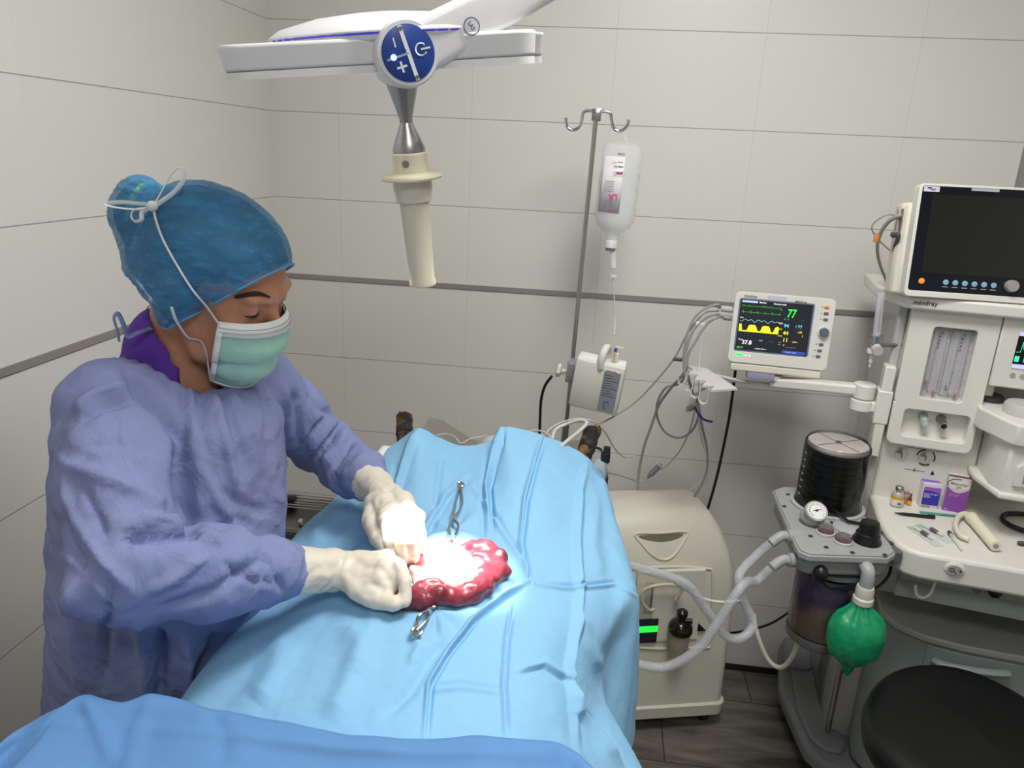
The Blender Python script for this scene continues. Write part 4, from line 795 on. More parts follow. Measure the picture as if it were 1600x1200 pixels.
# fluid bottle
bt_ = at(961, 222, y=PY-.005); bb_ = at(956, 375, y=PY-.005)
BT = Fr(bb_, 0, -.5, 2.2); Hb = (bt_-bb_).length
ivb = thing('infusion_bottle', 'clear infusion bottle with a pink and white label hanging from the drip stand', 'infusion bottle', BT)
bpm = mat('bottle_plastic', 'eef0f0', .15, alpha=.30)
MB().lathe([(.014, 0), (.016, .012), (.022, .018), (.044, .036), (.0515, .050), (.053, .066), (.053, .15), (.052, Hb-.055), (.053, Hb-.02), (.048, Hb-.006), (.03, Hb)], n=48, sx=1, sy=.72).build('bottle_body', bpm, ivb)
MB().lathe([(.043, .040), (.050, .055), (.0505, Hb-.075)], n=40, sx=1, sy=.70).build('fluid', mat('fluid_clear', 'e6ebec', .05, alpha=.25), ivb)
MB().lathe([(.0125, -.022), (.0155, -.020), (.0155, -.002), (.014, 0)], n=28).build('neck_ring', mat('neck_clear', 'd6d8d6', .3), ivb)
MB().lathe([(.0128, -.0285), (.0138, -.028), (.0138, -.021)], n=28).build('stopper_band', mat('stopper_grey', '6a6d70', .5), ivb)
lx0, lx1 = -.046, .009; lz0, lz1 = .072, Hb-.035
lb = MB(); n_ = 14
def curve_pt(x, z, off=.0006):
    return (x, -(.0525*.72)*math.sqrt(max(0, 1-(x/.0535)**2))-off, z)
vs = []; fs = []
for i in range(n_+1):
    for z in (lz0, lz1): vs.append(curve_pt(lx0+(lx1-lx0)*i/n_, z))
for i in range(n_): fs.append((2*i, 2*i+2, 2*i+3, 2*i+1))
lb._add(vs, fs); lab = lb.build('label', mat('label_paper', 'e2dde0', .5), ivb, solid=.0003)
pk = mat('label_magenta', 'cc3f96', .5); gp = mat('label_grey_print', '8f8a90', .5)
mid = (lx0+lx1)/2
def ltext(body, size, x, z, m, sx=1):     # printed upside down: the bottle hangs neck down
    y = curve_pt(x, z, .0015)[1]-.0008
    sl = math.degrees(math.atan2(curve_pt(x+.004, z)[1]-curve_pt(x-.012, z)[1], .016))
    T = Matrix.Translation((x, y, z)) @ Matrix.Rotation(R_(sl), 4, 'Z') @ Matrix.Rotation(R_(90), 4, 'X') @ Matrix.Rotation(R_(180), 4, 'Z')
    return text('lettering', body, size, m, lab, T, sx=sx)
ltext('LR', .024, .0005, lz0+.048, pk, .9); ltext('Lactated Ringer', .0045, .006, lz0+.008, pk); ltext('Injection 1000 ml', .0042, .004, lz1-.012, gp)
for k in range(6): ltext('solution for infusion', .0032, -.008 if k < 3 else .008, lz0+.018+k*.005+(.062 if k > 2 else 0), gp)
for k in range(5): ltext('electrolytes 100 ml', .0032, -.012, lz0+.056+k*.006, gp)
t = MB()
for (x0, x1, z0, z1, mm) in ((-.010, .006, lz0+.098, lz0+.103, 0), ): 
    v_ = []; 
    for i in range(5):
        for z in (z0, z1): v_.append(curve_pt(x0+(x1-x0)*i/4, z, .0014))
    t._add(v_, [(2*i, 2*i+2, 2*i+3, 2*i+1) for i in range(4)])
t.build('magenta_bar', pk, lab, solid=.0003)
ltext('0.000 RW', .006, .006, lz1-.022, INK); text('lettering', '06818', .007, INK, ivb, face_T(-.012, -.0405, lz1+.004))
MB().tube([(0, 0, Hb-.004), (.001, 0, Hb+.010), (.003, -.001, Hb+.020), (.006, 0, Hb+.016), (.005, 0, Hb-.002)], .0022, 8).build('hanging_loop', bpm, ivb)
dc = thing('drip_set', 'clear drip chamber and line hanging under the infusion bottle', 'drip set', bb_+Vector((0, 0, -.03)))
q0 = bb_+Vector((0, 0, -.03)); D_ = lambda px, py, y=PY-.005: at(px, py, y=y)-q0
MB().lathe([(.0035, 0), (.006, .004), (.009, .009), (.009, .014), (.0085, .052), (.009, .054), (.009, .058), (.003, .062)], D_(958, 384), D_(958.5, 440), 22).build('drip_chamber', mat('chamber_clear', 'e8eaea', .1, alpha=.5), dc)
MB().lathe([(.0095, 0), (.0095, .006)], D_(958.5, 430), D_(958.5, 440), 20).build('chamber_cap', mat('cap_clear_white', 'dddcd8', .3), dc)
MB().tube([D_(958, 434), D_(960, 470), D_(961, 500), D_(960, 524, PY-.05)], .0018, 8).build('drip_line', mat('line_clear', 'dadcda', .3, alpha=.7), dc)
# ------------------------------------------------------------------ fluid pump / warmer on the stand
WF = Fr(at(887, 634, y=1.945), -8, -8, 7)
wm = thing('infusion_pump', 'white box-shaped infusion device with a grey instruction label clamped to the drip stand', 'pump', WF)
q = [WF.at(*p, y=0) for p in ((888, 633), (963, 649), (979, 577), (902, 556))]
ww = (q[1].x-q[0].x+q[2].x-q[3].x)/2; hh = (q[2].z+q[3].z)/2-(q[0].z+q[1].z)/2
MB().box((0, 0, 0), (ww, .055, hh), bev=.007).build('housing', WH, wm)
MB().box((.004, .010, hh-.004), (ww*.42, .052, hh+.003), bev=.004).box((ww*.70, .010, hh-.004), (ww-.003, .052, hh+.003), bev=.004).build('lid_pads', mat('bright_white', 'e9e8e4', .4), wm)
MB().tube([(ww*.50, .004, hh-.012), (ww*.49, .003, hh+.012), (ww*.50, .010, hh+.030), (ww*.53, .030, hh+.037), (ww*.56, .046, hh+.020), (ww*.56, .050, hh-.004)], .0115, 14, flat=.8).build('carry_handle', WH, wm)
lp = MB().box((ww*.60, -.0012, .010), (ww*.93, .0002, hh-.018)).build('instruction_label', mat('label_slate', '8d929c', .5), wm)
MB().box((ww*.60, -.0018, hh-.017), (ww*.94, .0, hh-.0115)).build('label_title', mat('label_white', 'e3e1d6', .5), lp)
t = MB()
for k in range(9): t.box((ww*.62, -.0018, hh-.028-k*.0075), (ww*(.78+.12*((k*7) % 3)/2), -.0011, hh-.0268-k*.0075))
t.box((ww*.64, -.002, hh-.0155), (ww*.84, -.0017, hh-.0135)); t.tube([(ww*.72, -.0018, .018), (ww*.72, -.0018, .042)], .0007, 6, 0); t.tube([(ww*.76+.007*math.cos(a*.6), -.0018, .030+.011*math.sin(a*.6)) for a in range(9)], .0007, 6, 0)
t.build('label_print', mat('slate_print', '4e525c', .6), lp)
th = MB().box((ww*.735, .02, hh), (ww*.80, .035, hh+.030), bev=.002).build('line_clip', mat('clip_white', 'e6e4d8', .3), wm)
MB().sphere((ww*.72, .018, hh+.040), .0045, 10, (1, 1, 1.6)).build('blue_roller', mat('roller_blue', '2c50b0', .4), th)
MB().box((ww*.70, .022, hh+.042), (ww*.86, .030, hh+.047)).cyl((ww*.72, .018, hh+.036), (ww*.75, .02, hh+.004), .004, n=12).build('clip_lever', mat('clip_cream', 'dcd8b8', .4), th)
k0 = at(872, 580, y=PY); tk = WF.loc(k0)
MB().box((-.022, .015, hh*.42), (.004, .06, hh*.42+.058), bev=.003).build('pole_clamp', mat('clamp_grey', '9b9ca0', .35, .4), wm)
MB().cyl((-.02, .03, hh*.42+.026), (-.04, .03, hh*.42+.024), .006, n=14).lathe([(.010, 0), (.019, .004), (.019, .012), (.012, .016)], (-.036, .03, hh*.42+.024), (-1, .03, hh*.42+.024), 7).build('clamp_knob', mat('knob_white', 'dad8d2', .4), wm)
tag(MB().cyl(at(893, 566, y=PY), at(892, 578, y=PY), .011, n=18).build('stand_collar', mat('collar_dark_blue', '4c5868', .4), None), 'small dark collar on the drip stand above the clamp', 'collar')
tag(MB().tube([at(862, 588, y=2.02), at(852, 602, y=2.04), at(846, 622, y=2.07), at(844, 650, y=2.1), at(843, 690, y=2.12), at(843, 760, y=2.14)], .0042, 10).build('power_cord', BK, None), 'black power cord from the white clamp knob down behind the table', 'cord')
# ------------------------------------------------------------------ oxygen concentrator
OF = Fr((.152, 1.876, 0), 15)
oc = thing('oxygen_concentrator', 'cream oxygen concentrator on casters against the back wall, with a green display', 'oxygen concentrator', OF)
cr_m = mat('concentrator_cream', 'dad7c9', .38)
Q = lambda px, py, y=0: OF.at(px, py, y=y)
W_ = .345; Dp = .30; HT = .705; n_ = 6
zb = .055
prof = []                      # front outline in local x,z; tapering upwards
body = bmesh.new()
def section(z, x0, x1, y0, y1, r=.03, n=5):
    return [(x, y, z) for x, y in rrect(x0, y0, x1, y1, r, n)]
secs = [(zb, -.16, W_, .0, Dp), (zb+.04, -.163, W_+.003, -.004, Dp), (zb+.045, -.156, W_-.004, .004, Dp-.004), (.40, -.150, W_-.006, .010, Dp-.008), (.54, -.138, W_-.018, .018, Dp-.015), (.60, -.122, W_-.036, .030, Dp-.022), (.66, -.102, W_-.062, .055, Dp-.035), (.695, -.085, W_-.088, .08, Dp-.05), (.705, -.06, W_-.115, .10, Dp-.07)]
mb = MB(); vs = []; fs = []
for i, s_ in enumerate(secs):
    sec = section(*s_, r=.03); m_ = len(sec); vs += sec
    if i:
        for k in range(m_): fs.append(((i-1)*m_+k, (i-1)*m_+(k+1) % m_, i*m_+(k+1) % m_, i*m_+k))
fs += [tuple(range(m_))[::-1], tuple(range(len(vs)-m_, len(vs)))]
mb._add(vs, fs); hsg = mb.build('housing', cr_m, oc, ang=30)
# handle recess: a scooped pocket on the sloping top front, its shade painted as a flat dark patch inside a rim
hp0 = [OF.at(px, py, y=.048) for px, py in ((996, 836), (1070, 831), (1060, 848), (1038, 872), (1020, 862), (1003, 848))]
def dish(mb, pts, depth, n=1.0):
    c = sum(pts, Vector())/len(pts); r = catmull(pts, 5, True); vs = [tuple(p) for p in r]; k = len(vs); vs2 = [tuple(c+(Vector(p)-c)*.86+Vector((0, depth, -depth*.1))) for p in vs]
    mb._add(vs+vs2, [(i, (i+1) % k, k+(i+1) % k, k+i) for i in range(k)]+[tuple(range(k, 2*k))])
def surf_y(z):
    for a, b in zip(secs, secs[1:]):
        if a[0] <= z <= b[0]: return a[3]+(b[3]-a[3])*(z-a[0])/(b[0]-a[0])
    return secs[-1][3]
def onsurf(px, py, lift=.001):
    y = .03
    for _ in range(8): p = OF.at(px, py, y=y); y = surf_y(p.z)
    p.y = y-lift; return p
rim = [onsurf(*q) for q in ((993, 834), (1030, 833), (1072, 831), (1068, 846), (1052, 868), (1036, 874), (1018, 866), (1003, 850))]
MB().tube(rim, .0035, 8, 5, closed=True).build('handle_rim', cr_m, oc)
inn = [onsurf(*q, lift=.0016) for q in ((998, 837), (1030, 835), (1066, 833.5), (1058, 841), (1035, 846), (1010, 843))]
v_ = catmull(inn, 5, True); mb = MB(); mb._add([tuple(p) for p in v_], [tuple(range(len(v_)))]); mb.build('handle_pocket_shade', mat('pocket_shade_olive', '6f7055', .7), oc)
# control panel frame on the front
pan = [onsurf(*q, lift=.002) for q in ((985, 888), (1052, 885), (1104, 888), (1112, 896), (1112, 950), (1110, 1005), (1095, 1011), (1030, 1013), (985, 1010))]
MB().tube(pan, .0035, 8, 4).build('panel_frame', cr_m, oc)
pl_ = MB().box(tuple(onsurf(985, 1002)+Vector((0, -.004, 0))), tuple(onsurf(1100, 886)+Vector((0, .012, 0))))
pl_.build('control_panel', mat('panel_cream', 'dedbcf', .4), oc)
d0, d1 = onsurf(988, 1003, .006), onsurf(1028, 964, .006)
dp_ = MB().box((d0.x, d0.y-.004, d0.z), (d1.x, d0.y+.008, d1.z), bev=.003).build('display_unit', mat('display_navy', '1c2638', .3), oc)
e0, e1 = onsurf(993, 985, .006), onsurf(1026, 974, .006)
MB().box((e0.x, d0.y-.0052, e0.z), (e1.x, d0.y-.0035, e1.z)).build('green_display', mat('lcd_green', '1fd63a', .4, emit=1.5), dp_)
fl = onsurf(1012, 930, .012)
MB().box((fl.x-.014, fl.y, fl.z-.055), (fl.x+.014, fl.y+.01, fl.z+.05), bev=.002).build('flowmeter', mat('flow_grey', 'b3b2a8', .25), oc)
MB().box((fl.x+.006, fl.y-.0014, fl.z-.03), (fl.x+.0085, fl.y, fl.z+.04)).build('flow_scale', INK, oc)
for px, py in ((1094, 938),): p = onsurf(px, py, .004); MB().lathe([(.0085, 0), (.0085, .012), (.006, .014)], p+Vector((0, .01, 0)), p+Vector((0, -1, 0)), 18).build('outlet_port', BK, oc)
p = onsurf(1095, 978, .004); MB().prism([(p.x-.012, p.z+.014), (p.x-.012, p.z-.012), (p.x+.014, p.z-.012)], -p.y-.004, -p.y+.004, XZ).build('corner_pocket', BK, oc)
for x, y in ((.30, .05), (-.12, .05), (.30, .25), (-.12, .25)): MB().cyl((x-.010, y, .025), (x+.010, y, .025), .025, n=20).box((x-.016, y-.014, .025), (x+.016, y+.014, .06)).build('caster', BK, oc)
# humidifier bottle
hb_ = OF.w(onsurf(1052, 1012, .032)); hz = hb_.z
hm = thing('humidifier_bottle', 'clear humidifier bottle with a black cap hooked on the concentrator front', 'bottle', hb_)
MB().lathe([(.024, 0), (.027, .004), (.030, .055), (.031, .085)], n=36).build('bottle_body', mat('humid_plastic', 'c9c2b4', .15, alpha=.5), hm)
MB().lathe([(.022, .004), (.025, .006), (.0275, .05)], n=30).build('water', mat('water_cloudy', 'bdb6a4', .2, alpha=.5), hm)
cap = MB().lathe([(.034, .080), (.035, .083), (.035, .092), (.032, .104), (.022, .114), (.010, .119), (.009, .135)], n=36).build('screw_cap', mat('cap_black_brown', '1e1612', .15), hm)
MB().lathe([(.011, .128), (.016, .134), (.016, .146), (.008, .152)], n=10).cyl((.008, -.005, .12), (.03, -.008, .122), .007, n=14).build('cap_nozzle', mat('cap_black_brown', '1e1612', .15), cap)
MB().tube([OF.w(onsurf(1050, 928, .03))-hb_, OF.w(onsurf(1058, 905, .04))-hb_, OF.w(onsurf(1030, 900, .045))-hb_, OF.w(onsurf(1002, 908, .04))-hb_, OF.w(onsurf(996, 925, .035))-hb_, OF.w(onsurf(1008, 943, .03))-hb_, OF.w(onsurf(1018, 946, .02))-hb_], .005, 12).build('connecting_tube', mat('yellowed_tube', 'c9c3a8', .3), hm)
# ------------------------------------------------------------------ stool
sc_ = Vector((.835, 1.325, 0))
st = thing('stool', 'black padded stool with a round seat at the lower right corner', 'stool', sc_)
ST = MB(); ns = 48; rr = [(.001, .0), (.08, -.002), (.14, .002), (.172, .008), (.19, .006), (.2, -.004), (.203, -.02), (.198, -.045), (.185, -.058), (.001, -.06)]
vs = []; fs = []
for r, z in rr:
    for i in range(ns):
        a = 2*math.pi*i/ns; x, y = r*math.cos(a)*1.09, r*math.sin(a)*1.07
        vs.append((x, y, .60+z-.9*(x*x)*(1 if r > .01 else 0)*.6+.25*y*y*(1 if y > 0 else 0)))
for k in range(len(rr)-1):
    for i in range(ns): j = (i+1) % ns; fs.append((k*ns+i, k*ns+j, (k+1)*ns+j, (k+1)*ns+i))
ST._add(vs, fs); ST.build('seat', mat('black_vinyl', '0b0b0c', .42, bump=.15, bscale=300, bdist=.0006), st, ang=60)
MB().lathe([(.12, .52), (.12, .535)], n=32).cyl((0, 0, .09), (0, 0, .53), .022, n=20).build('gas_lift', mat('black_metal', '18181a', .35, .5), st)
t = MB()
for k in range(5): a = R_(72*k+10); t.tube([(0, 0, .10), (.12*math.cos(a), .12*math.sin(a), .095), (.25*math.cos(a), .25*math.sin(a), .065)], (.02, .013), 10, 3)
t.build('star_base', BK, st)
for k in range(5): a = R_(72*k+10); MB().cyl((.25*math.cos(a)-.012, .25*math.sin(a), .025), (.25*math.cos(a)+.012, .25*math.sin(a), .025), .025, n=18).box((.25*math.cos(a)-.008, .25*math.sin(a)-.008, .03), (.25*math.cos(a)+.008, .25*math.sin(a)+.008, .06)).build('caster', BK, st)
# ------------------------------------------------------------------ device and instrument rack behind the surgeon
UF = Fr((-.99, 1.72, 0), 0)
U = lambda px, py, y=1.80: at(px, py, y=y)
u0 = U(440, 888); u1 = U(510, 845)
tz = .56
dv = thing('electrosurgery_unit', 'white cased device with black vent slots standing behind the surgeon', 'device', (-.80, 1.95, 0))
MB().box((-.19, -.16, .03), (.09, .05, .580), bev=.008).build('case', WH, dv)
MB().box((-.188, -.158, .580), (.088, .048, .611), bev=.003).build('vent_band', mat('band_grey', '8a8a86', .4), dv)
for k in range(9): MB().box((-.08+k*.016, -.1605, .586), (-.071+k*.016, -.157, .601)).build('vent_slot', BK, dv)
MB().box((-.19, -.162, .611), (.09, .05, .621)).build('dark_edge', DG, dv)
text('lettering', 'CE', .022, mat('text_plum', '7a3a3a', .5), dv, face_T(-.004, -.1612, .552))
for x in (-.15, .05):
    for y in (-.12, .02): MB().cyl((x, y, 0), (x, y, .035), .018, n=16).build('foot', BK, dv)
tr = thing('instrument_tray', 'steel tray with a wire rack lying on the white device behind the surgeon', 'tray', (-.80, 1.95, .621))
MB().prism(rrect(-.18, -.155, .080, .045, .012), 0, .004).build('tray_plate', mat('tray_steel', '8d8b86', .3, 1), tr)
MB().tube([(-.17, -.15, .012), (.074, -.15, .012), (.074, .04, .012), (-.17, .04, .012)], .0035, 8, 0, closed=True).build('tray_rim', STL, tr)
for k in range(6): MB().tube([(-.16, -.045+k*.016, .024), (.045, -.045+k*.016, .024), (.051, -.043+k*.016, .022), (.051, -.043+k*.016, .008)], .0022, 8, 0).build('rack_wire', STL, tr)
MB().cyl((.005, -.10, .004), (.005, -.108, .018), .007, n=16).build('knurled_knob', CHR, tr)
MB().box((-.085, -.02, .005), (-.052, .01, .036), bev=.004).build('black_grip', BK, tr)
# ------------------------------------------------------------------ operating table (V top)
ot = thing('operating_table', 'steel V-shaped operating table under the light blue drape', 'operating table', (-.195, 1.2, 0))
def panel(name, xa, za, xb, zb_, y0, y1, th=.004):
    mb = MB(); d = Vector((xb-xa, 0, zb_-za)).normalized(); n_ = Vector((-d.z, 0, d.x))*th
    P4 = [Vector((xa, y0, za)), Vector((xb, y0, zb_)), Vector((xb, y1, zb_)), Vector((xa, y1, za))]
    if xa < xb: P4[3] = Vector((xa+.0, y1-.03, za)); P4.insert(4, None); P4 = [p for p in P4 if p]; P4.insert(3, Vector((xa, y1, za))+d*.03)
    else: P4[3] = Vector((xa, y1-.03, za)); P4.insert(3, Vector((xa, y1, za))+d*.03)
    k = len(P4); mb._add([p for p in P4]+[p-n_*(1 if xa < xb else -1) for p in P4], [tuple(range(k)), tuple(range(2*k-1, k-1, -1))]+[(i, (i+1) % k, k+(i+1) % k, k+i) for i in range(k)])
    return mb.build(name, STLD, ot)
STLD = mat('table_steel', '9d9a93', .4, .6)
panel('left_top_panel', -.205, 1.02, -.005, .905, -.52, .58); panel('right_top_panel', .19, .995, .005, .905, -.52, .58)
MB().box((-.03, -.5, .87), (.03, .55, .900)).build('spine', STLD, ot)
MB().box((-.05, -.05, .06), (.05, .05, .87)).box((-.065, -.065, .06), (.065, .065, .45)).build('column', STL, ot, bevel=.004)
MB().box((-.22, -.35, .02), (.22, .38, .06)).build('base', STL, ot, bevel=.01)
MB().cyl((-.215, .05, .99), (-.215, .05, .70), .006, n=12).build('drain_rod', STL, ot)
# ------------------------------------------------------------------ the patient
furm = bpy.data.materials.new('brown_black_fur'); furm.use_nodes = True; N = furm.node_tree.nodes; L = furm.node_tree.links
g_ = N.new('ShaderNodeTexCoord'); n1 = N.new('ShaderNodeTexNoise'); n1.inputs['Scale'].default_value = 26; n1.inputs['Detail'].default_value = 6; L.new(g_.outputs['Object'], n1.inputs['Vector'])
cr = N.new('ShaderNodeValToRGB'); L.new(n1.outputs['Fac'], cr.inputs[0]); cr.color_ramp.elements[0].position = .46; cr.color_ramp.elements[0].color = (*lin('1a1512'), 1); cr.color_ramp.elements[1].position = .70; cr.color_ramp.elements[1].color = (*lin('86602f'), 1)
L.new(cr.outputs[0], N['Principled BSDF'].inputs['Base Color']); N['Principled BSDF'].inputs['Roughness'].default_value = .85
n2 = N.new('ShaderNodeTexNoise'); n2.inputs['Scale'].default_value = 400; bp = N.new('ShaderNodeBump'); bp.inputs['Distance'].default_value = .003; bp.inputs['Strength'].default_value = .7; L.new(g_.outputs['Object'], n2.inputs['Vector']); L.new(n2.outputs['Fac'], bp.inputs['Height']); L.new(bp.outputs['Normal'], N['Principled BSDF'].inputs['Normal'])
pL = at(632, 662, y=1.60); pR = at(922, 684, y=1.60)
def dogf(P):
    d = chain(P, [(-.2, .78, .97), (-.2, 1.0, .985), (-.2, 1.2, .975), (-.2, 1.4, .96)], [.085, .10, .085, .06], .03)
    d = smin(d, chain(P, [(-.2, .70, .96), (-.2, .62, .97), (-.2, .57, .99)], [.05, .055, .03], .02), .03)   # neck and head hidden at the near end
    for sx_, pw_ in ((-1, pL), (1, pR)):
        pw_ = tuple(pw_); hip = (-.2+sx_*.06, 1.34, .965)
        kn = (-.2+sx_*.13, 1.32, 1.0); hk_ = (pw_[0]*.55+(-.2+sx_*.15)*.45, 1.47, .995)
        v_ = np.array(pw_)-np.array(hk_); e_ = np.array(pw_)
        d = smin(d, chain(P, [hip, kn, hk_, tuple(e_-v_*.12)], [.045, .032, .018, .0175], .012), .02)
        d = smin(d, cap_(P, tuple(e_-v_*.1), tuple(e_+v_*.10), .018, .019), .01)
        for q in (-1.5, -.5, .5, 1.5):
            s_ = np.array([.9, .35*sx_, 0])*.0080*q
            d = smin(d, cap_(P, tuple(e_+v_*.10+s_), tuple(e_+v_*.19+s_*1.12+np.array([0, 0, -.003])), .0105, .0095), .005)
        f0 = (-.2+sx_*.07, .85, .99); d = smin(d, chain(P, [f0, (-.2+sx_*.14, .80, 1.0), (-.2+sx_*.16, .70, .99)], [.035, .022, .016], .01), .02)
    return d
dog = sdf_obj('dog', dogf, (-.47, .50, .82), (.06, 1.72, 1.12), .0055, furm, None, 1, lambda co, n_: .0012*nz(co, 90))
tag(dog, 'dog lying under the light blue drape, only its brown and black paws showing', 'dog')
for s_, pw_ in ((-1, pL), (1, pR)):
    hk_ = Vector((pw_[0]*.55+(-.2+s_*.15)*.45, 1.47, .995)); v_ = Vector(pw_)-hk_; e_ = Vector(pw_)-v_*.25
    tag(MB().tube([e_, e_+v_*.14], .0195, 16, 0).build('leg_tie', mat('black_band', '17171a', .6), dog))
wpl = pL*1.0
# claws
for pw_, s_ in ((pL, -1), (pR, 1)):
    hk_ = Vector((pw_[0]*.55+(-.2+s_*.15)*.45, 1.47, .995)); v_ = (Vector(pw_)-hk_)
    for q in (-1.5, -.5, .5, 1.5):
        sd = Vector((.9, .35*s_, 0))*.0098*q; a = Vector(pw_)+v_*.245+sd; MB().tube([a, a+v_.normalized()*.002+Vector((0, 0, -.001)), a+v_.normalized()*.004+Vector((0, 0, -.002))], (.0022, .0008), 6, 3).build('claw', mat('claw_dark', '2a221d', .35), dog)
# ------------------------------------------------------------------ cloth builder
def cloth_grid(ctrl, nu, nv):
    """ctrl: rows of 3-d points; Catmull-Rom in both directions"""
    A_ = np.array([[tuple(p) for p in r] for r in ctrl], float)
    def interp(X, n):
        m = len(X); t = np.linspace(0, m-1-1e-9, n); i = t.astype(int); f = (t-i)[:, None, None]
        P0 = X[np.maximum(i-1, 0)]; P1 = X[i]; P2 = X[np.minimum(i+1, m-1)]; P3 = X[np.minimum(i+2, m-1)]
        return .5*(2*P1+(P2-P0)*f+(2*P0-5*P1+4*P2-P3)*f*f+(P3-P0+3*P1-3*P2)*f**3)
    A_ = interp(A_, nv); A_ = interp(A_.transpose(1, 0, 2), nu).transpose(1, 0, 2)
    return A_
def grid_faces(nu, nv):
    i, j = np.meshgrid(np.arange(nv-1), np.arange(nu-1), indexing='ij'); a = (i*nu+j).ravel()
    return np.stack([a, a+1, a+nu+1, a+nu], 1)
def crease(co, N, specs):
    """specs: (pixel polyline, width px, height m, kind) kind r=ridge/valley, s=step"""
    q = projn(co); out = np.zeros(len(co))
    for pts, wd, h, kind in specs:
        d, sd, t = pline_dist(q, pts); fade = np.clip(np.minimum(t, 1-t)*5+.15, 0, 1)
        if kind == 'r': out += h*np.exp(-(d/wd)**2)*fade
        elif kind == 'v': out += h*np.clip(1-d/wd, 0, 1)*fade
        else: out += h*np.clip(1-d/wd, 0, 1)*np.tanh(sd*d/2.2)*fade*1.25
    return out
def cloth_mat(name, hexc, rough=.75, wr=.35, crum=0):
    m = mat(name, hexc, rough, sheen=.0); nt = m.node_tree; N = nt.nodes; L = nt.links; b = N['Principled BSDF']
    tc = N.new('ShaderNodeTexCoord'); n1 = N.new('ShaderNodeTexNoise'); n1.inputs['Scale'].default_value = 9; n1.inputs['Detail'].default_value = 8; n1.inputs['Distortion'].default_value = 1.2
    n2 = N.new('ShaderNodeTexNoise'); n2.inputs['Scale'].default_value = 700; L.new(tc.outputs['Object'], n1.inputs[0]); L.new(tc.outputs['Object'], n2.inputs[0])
    ad = N.new('ShaderNodeMath'); ad.operation = 'MULTIPLY_ADD'; L.new(n2.outputs['Fac'], ad.inputs[0]); ad.inputs[1].default_value = .06; L.new(n1.outputs['Fac'], ad.inputs[2])
    bp = N.new('ShaderNodeBump'); bp.inputs['Strength'].default_value = wr; bp.inputs['Distance'].default_value = .012; h_ = ad.outputs[0]
    if crum:
        mx = N.new('ShaderNodeMix'); mx.data_type = 'VECTOR'; mx.inputs[0].default_value = .10; L.new(tc.outputs['Object'], mx.inputs[4]); L.new(n1.outputs['Color'], mx.inputs[5])
        for sc_v, am_ in ((13, crum), (29, crum*.45)):
            vo = N.new('ShaderNodeTexVoronoi'); vo.feature = 'F1'; vo.inputs['Scale'].default_value = sc_v; L.new(mx.outputs[1], vo.inputs['Vector'])
            a2 = N.new('ShaderNodeMath'); a2.operation = 'MULTIPLY_ADD'; L.new(vo.outputs['Distance'], a2.inputs[0]); a2.inputs[1].default_value = am_; L.new(h_, a2.inputs[2]); h_ = a2.outputs[0]
    L.new(h_, bp.inputs['Height']); L.new(bp.outputs['Normal'], b.inputs['Normal'])
    b.inputs['Specular IOR Level'].default_value = .25
    return m
W3 = lambda x, y, z: Vector((x, y, z)); Z3 = lambda px, py, z: at(px, py, z=z)
